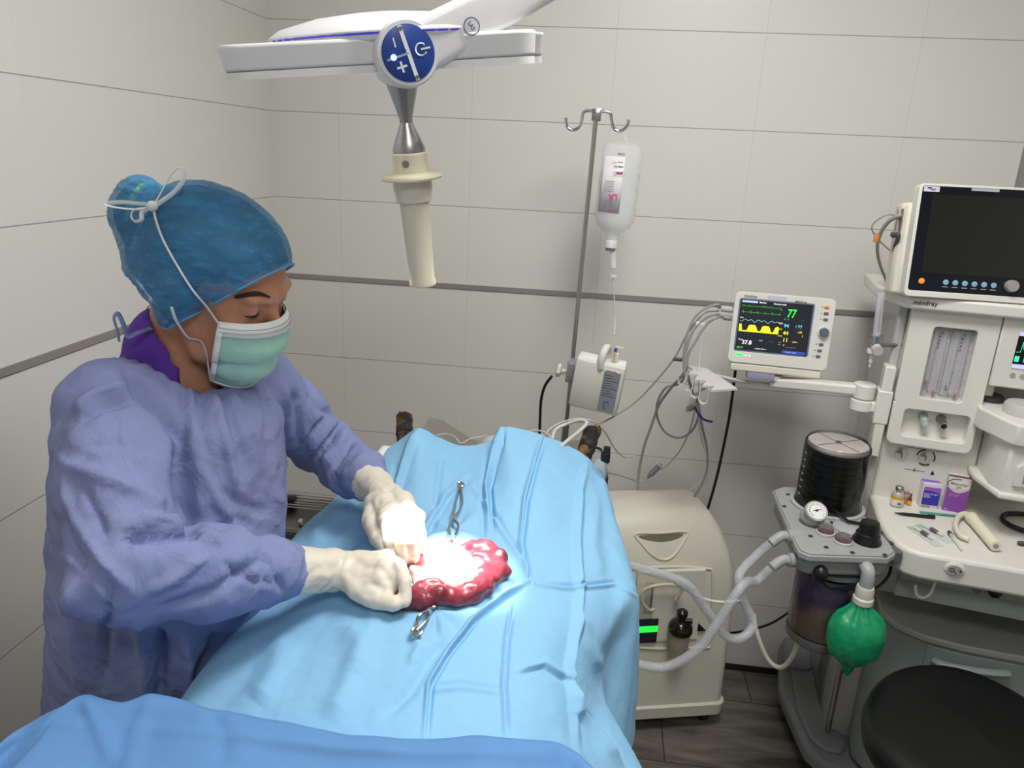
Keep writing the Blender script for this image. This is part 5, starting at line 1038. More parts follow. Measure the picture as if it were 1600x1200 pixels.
rows = [
 [W3(-.48, 1.50, .80), Z3(588, 720, .99), Z3(600, 704, 1.045), Z3(628, 684, 1.075), Z3(655, 669, 1.11), Z3(690, 684, 1.08), Z3(722, 695, 1.06), Z3(765, 688, 1.07), Z3(786, 667, 1.115), Z3(840, 678, 1.095), Z3(890, 697, 1.065), Z3(928, 724, 1.03), Z3(948, 760, .98), W3(.07, 1.44, .75)],
 [W3(-.47, 1.36, .80), Z3(520, 786, 1.0), Z3(565, 778, 1.045), Z3(610, 768, 1.07), Z3(648, 775, 1.085), Z3(690, 775, 1.08), Z3(722, 775, 1.075), Z3(762, 778, 1.08), Z3(806, 780, 1.09), Z3(850, 785, 1.08), Z3(890, 800, 1.05), Z3(935, 812, 1.01), Z3(972, 845, .95), W3(.10, 1.30, .70)],
 [W3(-.47, 1.22, .80), Z3(448, 856, .995), Z3(515, 850, 1.048), Z3(580, 850, 1.08), Z3(625, 860, 1.092), Z3(665, 862, 1.095), Z3(705, 862, 1.095), Z3(748, 862, 1.09), Z3(790, 865, 1.085), Z3(838, 872, 1.07), Z3(885, 885, 1.05), Z3(945, 890, 1.0), Z3(995, 925, .93), W3(.13, 1.15, .68)],
 [W3(-.47, 1.06, .78), Z3(388, 940, .985), Z3(460, 935, 1.048), Z3(530, 940, 1.075), Z3(585, 950, 1.085), Z3(640, 952, 1.092), Z3(695, 948, 1.092), Z3(750, 944, 1.085), Z3(800, 938, 1.075), Z3(850, 945, 1.06), Z3(895, 955, 1.035), Z3(950, 955, .985), Z3(993, 960, .93), W3(.10, 1.0, .66)],
 [W3(-.47, .92, .76), Z3(332, 1030, .98), Z3(408, 1030, 1.04), Z3(480, 1030, 1.06), Z3(540, 1040, 1.07), Z3(610, 1042, 1.078), Z3(680, 1040, 1.078), Z3(745, 1040, 1.07), Z3(800, 1040, 1.06), Z3(845, 1040, 1.045), Z3(888, 1042, 1.015), Z3(925, 1040, .96), Z3(949, 1045, .88), W3(.07, .88, .64)],
 [W3(-.47, .80, .74), Z3(284, 1098, .97), Z3(360, 1105, 1.03), Z3(430, 1110, 1.045), Z3(500, 1120, 1.055), Z3(590, 1130, 1.06), Z3(670, 1130, 1.06), Z3(740, 1130, 1.055), Z3(800, 1130, 1.045), Z3(845, 1125, 1.03), Z3(888, 1120, 1.0), Z3(924, 1110, .94), Z3(948, 1112, .86), W3(.08, .80, .62)],
 [W3(-.47, .70, .72), Z3(220, 1200, .96), W3(-.415, .64, 1.02), Z3(380, 1210, 1.03), Z3(470, 1220, 1.035), Z3(580, 1230, 1.04), Z3(660, 1235, 1.04), Z3(740, 1235, 1.035), Z3(800, 1230, 1.025), Z3(850, 1220, 1.01), Z3(900, 1205, .98), Z3(955, 1180, .92), Z3(992, 1195, .82), W3(.13, .74, .60)],
 [W3(-.47, .60, .70), Z3(160, 1290, .95), W3(-.415, .57, 1.0), W3(-.36, .56, 1.02), W3(-.31, .56, 1.03), W3(-.25, .56, 1.03), W3(-.2, .56, 1.03), W3(-.14, .56, 1.03), W3(-.08, .56, 1.02), W3(-.03, .57, 1.0), W3(.01, .58, .97), Z3(985, 1260, .88), Z3(1040, 1280, .78), W3(.17, .64, .58)],
]
NU, NV = 400, 310
G = cloth_grid(rows, NU, NV); co = G.reshape(-1, 3); F = grid_faces(NU, NV); NN = normals(co, F)
if NN[:, 2].mean() < 0: F = F[:, ::-1].copy(); NN = -NN
cre = [([(655, 669), (640, 700), (612, 790), (600, 840)], 9, .007, 'v'), ([(786, 667), (775, 710), (762, 760), (768, 830)], 9, .010, 's'), ([(850, 680), (838, 720), (822, 780), (815, 850), (826, 910)], 8, .010, 's'),
 ([(690, 712), (684, 760), (680, 800)], 7, -.004, 'v'), ([(918, 720), (905, 770), (902, 850), (906, 930), (890, 1040), (903, 1180)], 9, .008, 'v'), ([(740, 760), (775, 810), (806, 860), (835, 915)], 8, .006, 's'), ([(735, 742), (700, 775), (672, 820), (640, 860)], 12, .004, 's'),
 ([(822, 915), (790, 930), (740, 970), (700, 1020), (672, 1068), (665, 1150)], 8, .009, 's'), ([(800, 950), (792, 1000), (788, 1070), (792, 1170)], 8, .007, 's'), ([(830, 912), (900, 918), (960, 912), (996, 930)], 7, .006, 's'), ([(760, 700), (752, 780), (756, 850)], 6, -.003, 'v'),
 ([(545, 965), (560, 1010), (540, 1080), (515, 1130)], 20, .006, 'r'), ([(600, 930), (575, 1000), (560, 1060)], 18, .005, 'r'), ([(450, 990), (430, 1050), (400, 1100)], 20, .006, 'r'), ([(560, 790), (520, 815), (480, 850)], 12, .007, 'r'), ([(600, 800), (545, 850), (500, 880)], 14, -.008, 'r'),
 ([(893, 1065), (850, 1040), (810, 1050)], 12, .004, 's'), ([(660, 1078), (720, 1070), (790, 1080)], 10, .003, 's'), ([(893, 1070), (905, 1110), (940, 1150), (975, 1195)], 12, .01, 's'), ([(700, 1000), (680, 1020), (640, 1080), (600, 1120)], 10, -.005, 'r'), ([(745, 925), (800, 905), (860, 912)], 8, .004, 's'),
 ([(620, 720), (612, 760), (590, 800)], 8, -.004, 'v'), ([(935, 760), (925, 850), (940, 900)], 10, .004, 'r'), ([(900, 960), (915, 1000), (935, 1050)], 10, .005, 'r'), ([(640, 985), (655, 1010), (640, 1040)], 8, .004, 'r')]
hgt = crease(co, NN, cre)*1.35+.0028*nz(co, 9, 3)+.0014*nz(co, 26, 5)+.0006*nz(co, 70)
q = projn(co)
for cx, cy, r, a in ((709, 835, 30, .010), (680, 955, 26, .007)): d = np.hypot((q[:, 0]-cx), (q[:, 1]-cy)*1.3); hgt += a*np.exp(-(d/r)**2)*.6+np.where(d < 70, .003*np.sin(np.arctan2(q[:, 1]-cy, q[:, 0]-cx)*7)*np.exp(-((d-30)/25)**2), 0)
co = co+NN*hgt[:, None]
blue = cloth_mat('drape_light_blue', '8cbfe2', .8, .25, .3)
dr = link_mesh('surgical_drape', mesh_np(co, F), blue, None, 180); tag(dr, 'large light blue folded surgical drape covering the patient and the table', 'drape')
so = dr.modifiers.new('solid', 'SOLIDIFY'); so.thickness = .0012; so.offset = -1
from mathutils.bvhtree import BVHTree
def bvh_of(co, F): return BVHTree.FromPolygons([Vector(c) for c in co], [tuple(f) for f in F.tolist()])
DB = bvh_of(co, F)
def on_drape(px, py, lift=0):
    d = ray(px, py).normalized(); h = DB.ray_cast(CC, d)
    return h[0]+Vector((0, 0, lift)) if h[0] else at(px, py, z=1.09+lift)
# ------------------------------------------------------------------ bowel laid out on the drape (part of the patient)
red = mat('bowel_red', '84303f', .33, var=.4, vscale=40, coat=.2, sss=.15, bump=.4, bscale=120, bdist=.002)
pale = mat('bowel_pale_glare', 'd9a596', .25, var=.15, vscale=60, coat=.5, sss=.15, bump=.4, bscale=140, bdist=.002)  # tissue colour with the lamp's overexposure painted into its paleness
Pz = lambda px, py, l=.012: tuple(on_drape(px, py, 0)+Vector((0, 0, l)))
outer = [Pz(*q) for q in ((606, 930), (618, 941), (640, 948), (662, 948), (688, 943), (712, 945), (738, 938), (757, 925), (770, 910), (782, 902), (777, 886), (764, 872), (745, 868), (722, 872))]
loops = [[Pz(*q) for q in p] for p in (((630, 885), (640, 880), (655, 882), (650, 892), (638, 895)), ((738, 884), (756, 886), (764, 898), (752, 912)), ((660, 936), (676, 930), (690, 934)))]
inner = [[Pz(*q, .010) for q in p] for p in (((650, 905), (665, 925), (690, 930), (715, 925), (735, 912), (748, 895), (735, 882), (712, 885), (690, 895), (672, 905), (690, 915), (715, 908)), ((660, 885), (680, 875), (700, 872), (715, 876), (700, 885)))]
def bowf(P):
    d = chain(P, outer, [.010, .0135, .0135, .013, .014, .012, .014, .0135, .015, .013, .0155, .014, .013, .009], .004)
    for l in loops: d = smin(d, chain(P, l, [.012]*len(l), .004), .004)
    return d
def rel_(co, n_):
    return .0020*nz(co, 60)+.0018*np.sin(nz(co, 25)*9)+.0010*nz(co, 130)
def bb_of(pts, m_=.035): a = np.array(pts); return tuple(a.min(0)-m_), tuple(a.max(0)+m_)
lo, hi = bb_of(outer+loops[0]); bw = sdf_obj('bowel', bowf, lo, hi, .0028, red, dog, 1, rel_); bw['label'] = 'dark red bowel loop'
def bowi(P):
    d = None
    for l in inner: e = chain(P, l, [.0115]*len(l), .003); d = e if d is None else smin(d, e, .004)
    c_ = np.array(Pz(698, 906, .002)); d = smin(d, ell(P, c_, (.052, .040, .007)), .006); d = smin(d, chain(P, [Pz(668, 868, .003), Pz(690, 862, .004), Pz(712, 864, .004)], [.008, .009, .006], .004), .006); return d  # pale mound and upper strand extend the tissue over the overexposed patch
lo, hi = bb_of(inner[0]+inner[1]); bw2 = sdf_obj('mesentery_glare', bowi, lo, hi, .0028, pale, dog, 1, rel_); bw2['label'] = 'pale wet tissue with the lamp glare painted in'
# ------------------------------------------------------------------ towel clamps
def towel_clamp(label, ring, s0, s1, x, j0, j1, t0, t1):
    o = on_drape(*ring, .006); t = thing('towel_clamp', label, 'clamp', o, 'towel clamps on the drape')
    P = lambda q, l=.007: on_drape(*q, l)-o
    n_ = Vector((0, -.3, 1)).normalized(); r = .0062
    u = Vector((1, 0, 0)); v2 = n_.cross(u)
    MB().tube([(u*math.cos(a*.5236)+v2*math.sin(a*.5236))*r for a in range(12)], .0022, 8, 2, closed=True).build('ring', STL, t)
    MB().tube([P(ring), P(s0, .009), P(x, .010), P(j1, .009), P(t1, .004)], .0021, 8).build('arm', STL, t)
    MB().tube([P(ring), P(s1, .009), P(x, .007), P(j0, .008), P(t0, .004)], .0021, 8).build('arm', STL, t)
    MB().cyl(P(x, .005), P(x, .012), .0036, n=14).build('pivot', CHR, t)
towel_clamp('steel towel clamp with a round end, above the open wound', (719, 762), (712, 792), (722, 794), (709, 817), (702, 829), (716, 829), (703, 841), (711, 841))
towel_clamp('steel towel clamp below the open wound, tilted towards the lower left', (651, 993), (653, 974), (668, 976), (668, 963), (666, 953), (679, 957), (671, 945), (683, 948))
gz = on_drape(705, 849, .003); tag(MB().sphere(tuple(gz), .0035, 8, (1, 1.6, .8)).build('tissue_speck', mat('bowel_red', '8e2438'), dog, 0))
# ------------------------------------------------------------------ near instrument stand with its blue cover
zt_ = 1.10
M_ = lambda px, py, dz=0: at(px, py, z=zt_+dz)
fe = [(-90, 1215), (-20, 1178), (50, 1128), (95, 1105), (130, 1089), (180, 1101), (240, 1092), (330, 1108), (430, 1128), (540, 1150), (650, 1155), (760, 1153), (850, 1158), (890, 1172), (925, 1203), (950, 1240)]
r0 = [M_(*q, (-.0 if 2 < i < 13 else -.01)) for i, q in enumerate(fe)]
def off(dy, dz, wav=.0): return [p+Vector((0, dy, dz+wav*math.sin(i*1.9))) for i, p in enumerate(r0)]
rws = [off(.035, -.28), off(.03, -.14, .004), off(.018, -.03), off(0, 0), off(-.035, -.006, .004), off(-.09, -.012, .005), off(-.17, -.012, .004), off(-.25, -.015), off(-.29, -.10), off(-.30, -.28)]
for r in rws:        # the two sides hang down
    r.insert(0, r[0]+Vector((-.05, 0, -.10))); r.append(r[-1]+Vector((.03, 0, -.10))); r.insert(0, r[0]+Vector((-.01, 0, -.15))); r.append(r[-1]+Vector((.01, 0, -.15)))
NU2, NV2 = 200, 110
G = cloth_grid(rws, NU2, NV2); co2 = G.reshape(-1, 3); F2 = grid_faces(NU2, NV2); N2 = normals(co2, F2)
if N2[:, 2].mean() < 0: F2 = F2[:, ::-1].copy(); N2 = -N2
h2 = crease(co2, N2, [([(130, 1089), (150, 1130), (180, 1200)], 12, .006, 'r'), ([(240, 1085), (215, 1140), (190, 1240)], 14, .004, 'r'), ([(180, 1137), (330, 1148), (520, 1170), (700, 1178), (860, 1180)], 10, .004, 'r'), ([(330, 1108), (350, 1150), (345, 1200)], 10, -.004, 'r'), ([(0, 1165), (80, 1130), (140, 1135)], 10, .004, 'r')])+.004*nz(co2, 11, 8)+.0015*nz(co2, 35)
co2 = co2+N2*h2[:, None]
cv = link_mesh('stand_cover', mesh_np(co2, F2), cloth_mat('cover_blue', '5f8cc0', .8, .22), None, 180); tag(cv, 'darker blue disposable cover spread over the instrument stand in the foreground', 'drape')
so = cv.modifiers.new('solid', 'SOLIDIFY'); so.thickness = .001; so.offset = -1
c_ = (r0[4]+r0[12])/2; 
isd = thing('instrument_stand', 'instrument stand hidden under the darker blue cover in the foreground', 'stand', (c_.x, c_.y-.14, 0))
MB().box((-.25, -.10, zt_-.035), (.22, .10, zt_-.025)).build('tray', STL, isd, bevel=.003)
MB().cyl((-.20, -.08, .05), (-.20, -.08, zt_-.035), .012, n=16).build('post', STL, isd)
MB().box((-.24, -.10, .03), (.16, -.06, .055)).box((-.22, -.10, .03), (-.18, .16, .055)).build('foot_frame', STL, isd, bevel=.004)
# ------------------------------------------------------------------ odds and ends beyond the drape
t = thing('plastic_cup', 'translucent white plastic dome behind the far edge of the drape', 'container', at(772, 700, y=1.68))
MB().lathe([(.036, -.03), (.036, 0), (.030, .018), (.018, .028), (.001, .031)], n=32).build('cup_body', mat('milky_plastic', 'd2d1cb', .3, alpha=.7), t)
Y = lambda px, py, y: at(px, py, y=y)
wl = mat('lead_white', 'c4c1ba', .5)
tag(MB().tube([Y(682, 680, 1.62), Y(700, 678, 1.64), Y(712, 684, 1.6), Y(720, 693, 1.56), Y(735, 686, 1.6), Y(760, 681, 1.64)], .0018, 8).build('thin_lead', wl, None), 'thin white lead draped over the steel panel at the far end of the table', 'cable')
tag(MB().tube([Y(862, 688, 1.58), Y(868, 672, 1.62), Y(884, 663, 1.64), Y(905, 657, 1.64), Y(917, 661, 1.62), Y(905, 674, 1.58), Y(885, 690, 1.52), Y(875, 700, 1.5)], .0042, 9).build('white_cable', wl, None), 'looped white cable beside the right paw', 'cable')
tag(MB().tube([Y(845, 690, 1.58), Y(862, 668, 1.64), Y(895, 655, 1.68), Y(925, 658, 1.7), Y(945, 675, 1.75), Y(960, 700, 1.85), Y(975, 714, 1.95), Y(990, 712, 2.0)], .0018, 8).build('thin_lead', wl, None), 'thin white lead arching over the right paw to the wall', 'cable')
tag(MB().tube([Y(815, 680, 1.58), Y(835, 672, 1.6), Y(856, 678, 1.6), Y(862, 690, 1.56)], .0018, 8).build('thin_lead', wl, None), 'short white lead curling over the far drape edge left of the right paw', 'cable')
cl = thing('sensor_clip', 'black sensor clip hanging on a black cord right of the drape', 'clip', Y(946, 714, 1.5))
o_ = Y(946, 714, 1.5)
MB().box((-.010, -.008, -.012), (.010, .010, .012), bev=.003).box((-.005, -.006, .008), (.009, .006, .024), bev=.002).build('clip_body', BK, cl)
MB().tube([Y(920, 699, 1.53)-o_, Y(930, 699, 1.52)-o_, Y(942, 706, 1.5)-o_, Y(947, 730, 1.5)-o_, Y(948, 750, 1.5)-o_, Y(943, 775, 1.5)-o_], .003, 8).build('clip_cord', BK, cl)
tag(MB().sphere(tuple(Y(938, 735, 1.50)), .028, 12, (.7, .6, 1)).build('fluid_bulb', mat('bulb_clear', 'cfdce2', .2, alpha=.35), None), 'pale clear bulb tucked under the right edge of the drape', 'bulb')
# towel below the drape
pd_ = cloth_grid([[W3(-.47, 1.56, .97), Z3(597, 700, 1.04), Z3(612, 698, 1.05), Z3(640, 690, 1.05)], [W3(-.47, 1.40, .97), Z3(570, 735, 1.035), Z3(600, 730, 1.035), Z3(640, 730, 1.03)], [W3(-.47, 1.3, .97), Z3(560, 760, 1.01), Z3(600, 760, 1.01), Z3(640, 760, 1.01)]], 24, 24)
a_ = pd_.reshape(-1, 3); f_ = grid_faces(24, 24); tw_ = link_mesh('absorbent_pad', mesh_np(a_, f_), mat('pad_white', 'dcdedc', .9), None, 180); tag(tw_, 'white pad peeping out at the far left edge of the drape', 'pad'); tw_.modifiers.new('s', 'SOLIDIFY').thickness = .003
# ------------------------------------------------------------------ surgical lamp
Lc = at(624, 87, d=.90); Bt = at(661, 446, d=1.012)
zax = (Lc-Bt).normalized(); xax = Vector((1, 0, 0)); yax = zax.cross(xax).normalized(); xax = yax.cross(zax).normalized()
LF = Fr(None, M=Matrix(((xax.x, yax.x, zax.x, Lc.x), (xax.y, yax.y, zax.y, Lc.y), (xax.z, yax.z, zax.z, Lc.z), (0, 0, 0, 1))))
hl = (Lc-Bt).length
lw = mat('lamp_shell_white', 'e3e3e4', .3); lamp = thing('surgical_lamp', 'white four-armed surgical lamp with a blue control disc and an ivory handle over the table', 'surgical lamp', LF)
def petal(ang, r1, wid, z0=-.009, z1=.020):
    c, s_ = math.cos(R_(ang)), math.sin(R_(ang)); T = Matrix(((c, -s_, 0, 0), (s_, c, 0, 0), (0, 0, 1, 0), (0, 0, 0, 1)))
    pts = rrect(.015, -wid/2, r1, wid/2, [.025, .006, .006, .025])
    mb = MB(); k = len(pts); vs = [(x*(.985 if z in (z0,) else 1), y*(.9 if z == z0 else 1), z) for z in (z0, z1) for x, y in pts]
    mb._add(vs, [tuple(range(k))[::-1], tuple(range(k, 2*k))]+[(i, (i+1) % k, k+(i+1) % k, k+i) for i in range(k)], T)
    o = mb.build('lamp_petal', lw, lamp, bevel=.004, seg=3)
    sk = MB(); oo = [(T @ Vector((x*.985, y*.9, 0))).xy for x, y in pts]; cx_ = sum((p.x for p in oo))/k; cy_ = sum((p.y for p in oo))/k; ii_ = [(cx_+(p.x-cx_)*.95, cy_+(p.y-cy_)*.92) for p in oo]
    vs = [(p[0], p[1], z) for z in (z0-.0, z0-.008) for p in oo]+[(p[0], p[1], z) for z in (z0-.008, z0-.0) for p in ii_]
    sk._add(vs, [(a*k+i, a*k+(i+1) % k, (a+1)*k+(i+1) % k, (a+1)*k+i) for a in range(3) for i in range(k)]); sk.build('petal_skirt', lw, o)
    for j in range(3):
        x = .05+j*(r1-.075)/2; MB().cyl(T @ Vector((x, 0, z0-.001)), T @ Vector((x, 0, z0+.001)), .017, n=20).build('led_lens', mat('led_lens', 'fff6e6', .2, emit=3), o)
    return T
PT = [petal(a, r, .085) for a, r in ((198, .205), (158, .18), (42, .20), (14, .165))]
MB().lathe([(.07, .0), (.12, .018), (.125, .026), (.11, .036), (.07, .046), (.03, .050), (.001, .051)], (-.03, .03, .0), (-.03, .03, 1), 48, sx=1.15, sy=.7).build('top_cover', lw, lamp, bevel=.002)
MB().tube([(-.03+.140*math.cos(a*math.pi/30), .03+.085*math.sin(a*math.pi/30), .0245) for a in range(60)], .0022, 6, 0, closed=True).build('ambient_light_strip', mat('violet_light', '4a3fb0', .3, emit=.5), lamp)
MB().box((-.03, -.035, .022), (.06, -.005, .032)).build('dark_block', mat('block_dark', '55565c', .5), lamp, bevel=.004)  # plain dark grey box on the lamp behind the hub
# horizontal hub carrying the control disc; it faces the room
fd = (LF.I.to_3x3() @ (CC-Lc)); fd.z = .02*fd.length; fd.normalize(); fd = (fd+Vector((.20, 0, 0))).normalized()
h0 = Vector((0.0, 0, 0))+fd*-.02; h1 = fd*.055
MB().lathe([(.030, 0), (.036, .004), (.0375, .06), (.0365, .073), (.0345, .077)], h0, h1, 48).build('hub', lw, lamp)
hb1 = h0+fd*.077; ux = Vector((0, 0, 1)).cross(fd).normalized(); ux = -ux if ux.x < 0 else ux; uy = fd.cross(ux).normalized(); uy = -uy if uy.z < 0 else uy
HT_ = Matrix(((ux.x, uy.x, fd.x, hb1.x), (ux.y, uy.y, fd.y, hb1.y), (ux.z, uy.z, fd.z, hb1.z), (0, 0, 0, 1))) @ Matrix.Rotation(R_(-2), 4, 'Z')
navy = mat('control_navy', '1c3f8e', .35)
cdisc = MB().lathe([(.0305, 0), (.0305, .0015), (.029, .0022), (.001, .0022)], n=48, cap=False); [setattr(v, 'co', HT_ @ v.co) for v in cdisc.bm.verts]; cdisc = cdisc.build('control_disc', navy, lamp)
def flat(name, polys, m, z=.0023, th=.0004):
    mb = MB()
    for p in polys: mb.prism(p, z, z+th, HT_)
    return mb.build(name, m, cdisc)
wt_ = mat('symbol_white', 'e8eaee', .4)
rot = lambda pts, a, c=(0, 0): [(c[0]+x*math.cos(R_(a))-y*math.sin(R_(a)), c[1]+x*math.sin(R_(a))+y*math.cos(R_(a))) for x, y in pts]
box = lambda x0, y0, x1, y1: [(x0, y0), (x1, y0), (x1, y1), (x0, y1)]
flat('divider_bar', [rot(box(-.0022, -.030, .0022, .030), 17)], wt_)
flat('cross_bar', [rot(box(-.026, -.0012, 0, .0012), 17)], mat('bar_grey_blue', '9aa6c8', .4))
flat('minus_sign', [rot(box(-.0008, -.005, .0008, .005), 12, (-.0155, .011))], wt_)
flat('plus_sign', [rot(box(-.006, -.0012, .006, .0012), 15, (-.0085, -.0145)), rot(box(-.0012, -.006, .0012, .006), 15, (-.0085, -.0145))], wt_)
mb = MB()
for k in range(14): a = R_(48+k*290/14); a2 = R_(48+(k+1)*290/14); mb.prism([(.0145+.0075*math.cos(a), .0035+.0075*math.sin(a)), (.0145+.0075*math.cos(a2), .0035+.0075*math.sin(a2)), (.0145+.0055*math.cos(a2), .0035+.0055*math.sin(a2)), (.0145+.0055*math.cos(a), .0035+.0055*math.sin(a))], .0023, .0028, HT_)
mb.prism(rot(box(0, -.001, .011, .001), 10, (.0145, .0038)), .0023, .0028, HT_); mb.build('power_symbol', wt_, cdisc)
for k in range(3): flat('dot', [rot([(.0012*math.cos(a*.785), .0012*math.sin(a*.785)) for a in range(8)], 0, (-.012+k*.0042, .0005+k*.0012))], navy, .0028)
flat('blue_indicator', [[(-.0175+.0032*math.cos(a*.524), -.0045+.0032*math.sin(a*.524)) for a in range(12)]], mat('blue_led', '8fb4ff', .3, emit=8), .0024, .001)
for y in (.0265, -.0265): flat('disc_screw', [rot([(.0022*math.cos(a*.628), .0022*math.sin(a*.628)) for a in range(10)], 0, rot([(0, y)], 17)[0])], STL, .0027, .0012)
# spindle and handle, along -z
u_ = hl
MB().lathe([(.020, -.028), (.019, -.034), (.0085, -.072*u_/.33-.008), (.0075, -.085)], n=36).build('spindle_cone', ALU, lamp)
MB().lathe([(.0075, -.075), (.010, -.082), (.017, -.098), (.0205, -.107), (.0205, -.113)], n=36).build('bell', ALU, lamp)
MB().lathe([(.0225, -.112), (.0225, -.138)], n=36).build('collar', IV, lamp, bevel=.002)
px_ = LF.loc(at(638, 229, d=.91)); MB().cyl((.0, -.0215, -.124), (.0, -.024, -.124), .0045, n=18).build('lock_button', ALU, lamp)
MB().lathe([(.024, -.136), (.0385, -.139), (.0395, -.142), (.038, -.1445), (.0245, -.146)], n=48).build('hand_guard', IV, lamp)
gpm = mat('grip_grey_ivory', 'cfcbb8', .35)
MB().lathe([(.0245, -.146), (.0250, -.150), (.0250, -.158), (.0235, -.162), (.0232, -.172), (.0205, -.174)], n=36).lathe([(.0195, -.172), (.0165, -hl+.010), (.0178, -hl+.008), (.0178, -hl+.002), (.014, -hl)], n=36).build('handle_grip', gpm, lamp)
# boom arm
ea = LF.loc(at(905, -62, d=.93)); sa = Vector((.004, 0, .000))+fd*.036; ea = ea-fd*((ea-sa).dot(fd))
ar = MB(); P_ = [sa, sa+(ea-sa)*.25, sa+(ea-sa)*.6, ea]
def bar2(mb, pts, wy, wz):
    vs = []; fs = []
    for i, (p, a, b) in enumerate(zip(pts, wy, wz)):
        t_ = (pts[min(i+1, len(pts)-1)]-pts[max(i-1, 0)]).normalized(); s_ = fd; u = s_.cross(t_).normalized()
        for x, y in rrect(-a, -b, a, b, min(a, b)*.55, 4): vs.append(p+s_*x+u*y)
        k = 20
        if i: k = len(rrect(-a, -b, a, b, .001, 4)); fs += [((i-1)*k+j, (i-1)*k+(j+1) % k, i*k+(j+1) % k, i*k+j) for j in range(k)]
    k = len(vs)//len(pts); fs += [tuple(range(k))[::-1], tuple(range(len(vs)-k, len(vs)))]; mb._add(vs, fs)
bar2(ar, P_, [.019, .019, .019, .018], [.030, .028, .025, .022]); ar.build('boom_arm', lw, lamp, ang=50)
jp = LF.w(ea); cp = Vector((jp.x+.18, jp.y+.10, CEIL))
up_ = MB().tube([LF.I @ (jp+Vector((0, 0, -.015))), LF.I @ (jp+Vector((.02, .01, .05))), LF.I @ (jp+Vector((.16, .09, .5))), LF.I @ Vector((cp.x, cp.y, CEIL-.12)), LF.I @ cp], .022, 18).build('ceiling_mount', lw, lamp)
MB().lathe([(.028, -.02), (.028, .02)], LF.I @ (jp+Vector((-.03, 0, -.0))), LF.I @ (jp+Vector((.05, 0, .02))), 24).build('arm_joint', navy, lamp)
bc = LF.loc(at(737, 41, d=.89)); 
def arm_face(px, py):      # the point of the arm's camera-facing side under a pixel
    c = LF.I @ CC; d = LF.I.to_3x3() @ ray(px, py); t_ = ((sa+(ea-sa)*.4+fd*.0215)-c).dot(fd)/d.dot(fd); return c+d*t_
bc = arm_face(737, 41); MT = Matrix(((ux.x, uy.x, fd.x, bc.x), (ux.y, uy.y, fd.y, bc.y), (ux.z, uy.z, fd.z, bc.z), (0, 0, 0, 1)))
ring = MB(); ring.tube([MT @ Vector((.0092*math.cos(a*math.pi/18), .0092*math.sin(a*math.pi/18), 0)) for a in range(36)], .0006, 6, 0, closed=True); bg = ring.build('round_badge', mat('badge_navy', '4a4f78', .5), lamp)
text('lettering', 'LAS', .0062, mat('badge_navy', '4a4f78', .5), bg, MT @ Matrix.Rotation(R_(-60), 4, 'Z') @ Matrix.Translation((-.0055, -.002, .0)))
tgt = on_drape(700, 886, .0)
for T in PT:
    p = LF.w(T @ Vector((.12, 0, -.024)))
    light('surgical_light_beam', 'SPOT', p, 60, (1, .97, .9), target=tgt, spot_size=R_(17), spot_blend=1.0, shadow_soft_size=.02)
# ------------------------------------------------------------------ the surgeon
def Rm(y, p, r):
    return Matrix.Rotation(R_(y), 4, 'Z') @ Matrix.Rotation(R_(p), 4, 'Y') @ Matrix.Rotation(R_(r), 4, 'X')
HRm = Rm(-8, 21, 7); HC = at(398, 486, d=1.0)-HRm @ Vector((.086, -.033, .002)); HM = Matrix.Translation(HC) @ HRm; print('head centre', HC); HF_ = Fr(None, M=HM)
hw = lambda p: HM @ Vector(p)
HR = np.array(HM.to_3x3()); hc = np.array(HC)
toH = lambda P: (P-hc.astype(P.dtype)) @ HR.astype(P.dtype)
SRj = at(163, 634, d=.98); ERj = at(200, 892, d=.86); WRj = at(492, 893, z=1.105)
SLj = at(395, 600, d=1.20); ELj = at(500, 694, d=1.38); WLj = at(584, 756, z=1.14)
NB = Vector((-.598, .985, 1.355))
person = thing('person', 'surgeon in a blue cap, green mask and blue gown, head bent over the operating table, both gloved hands in the wound', 'person', (-.66, 1.0, 0))
person['label'] = 'surgeon in blue cap, green mask and blue gown, bent over the table with gloved hands'
PI_ = person.matrix_world.inverted()
def put(o):           # built in world coordinates, parented to the person's base
    o.data.transform(PI_) if o.parent == person else None
    return o
skin = mat('skin', 'b98365', .45, var=.06, vscale=30, sss=.12, bump=.15, bscale=300, bdist=.0006)
# hands: finger chains
def zp(px, py, z): return tuple(at(px, py, z=z))
HL = dict(wrist=zp(587, 760, 1.135), palm=[zp(600, 790, 1.140), zp(628, 786, 1.142)],
  fingers=[[zp(604, 812, 1.146), zp(609, 845, 1.143), zp(614, 862, 1.128), zp(621, 872, 1.114)], [zp(622, 808, 1.152), zp(626, 847, 1.148), zp(630, 866, 1.13), zp(634, 878, 1.112)], [zp(638, 806, 1.150), zp(643, 846, 1.147), zp(646, 864, 1.13), zp(648, 876, 1.112)], [zp(651, 808, 1.143), zp(657, 838, 1.14), zp(659, 852, 1.128), zp(660, 865, 1.114)]],
  thumb=[zp(584, 788, 1.135), zp(580, 815, 1.128), zp(590, 840, 1.122), zp(604, 857, 1.116)])
HRt = dict(wrist=zp(520, 891, 1.115), palm=[zp(560, 882, 1.122), zp(558, 902, 1.114)],
  fingers=[[zp(604, 872, 1.134), zp(624, 884, 1.138), zp(633, 910, 1.128), zp(633, 940, 1.110)], [zp(602, 889, 1.132), zp(620, 904, 1.126), zp(609, 922, 1.113), zp(597, 930, 1.108)], [zp(593, 905, 1.124), zp(604, 919, 1.117), zp(593, 929, 1.108), zp(581, 930, 1.106)], [zp(581, 916, 1.115), zp(590, 928, 1.111), zp(579, 934, 1.106), zp(567, 932, 1.105)]],
  thumb=[zp(545, 905, 1.112), zp(560, 922, 1.108), zp(588, 937, 1.106), zp(616, 943, 1.108)])
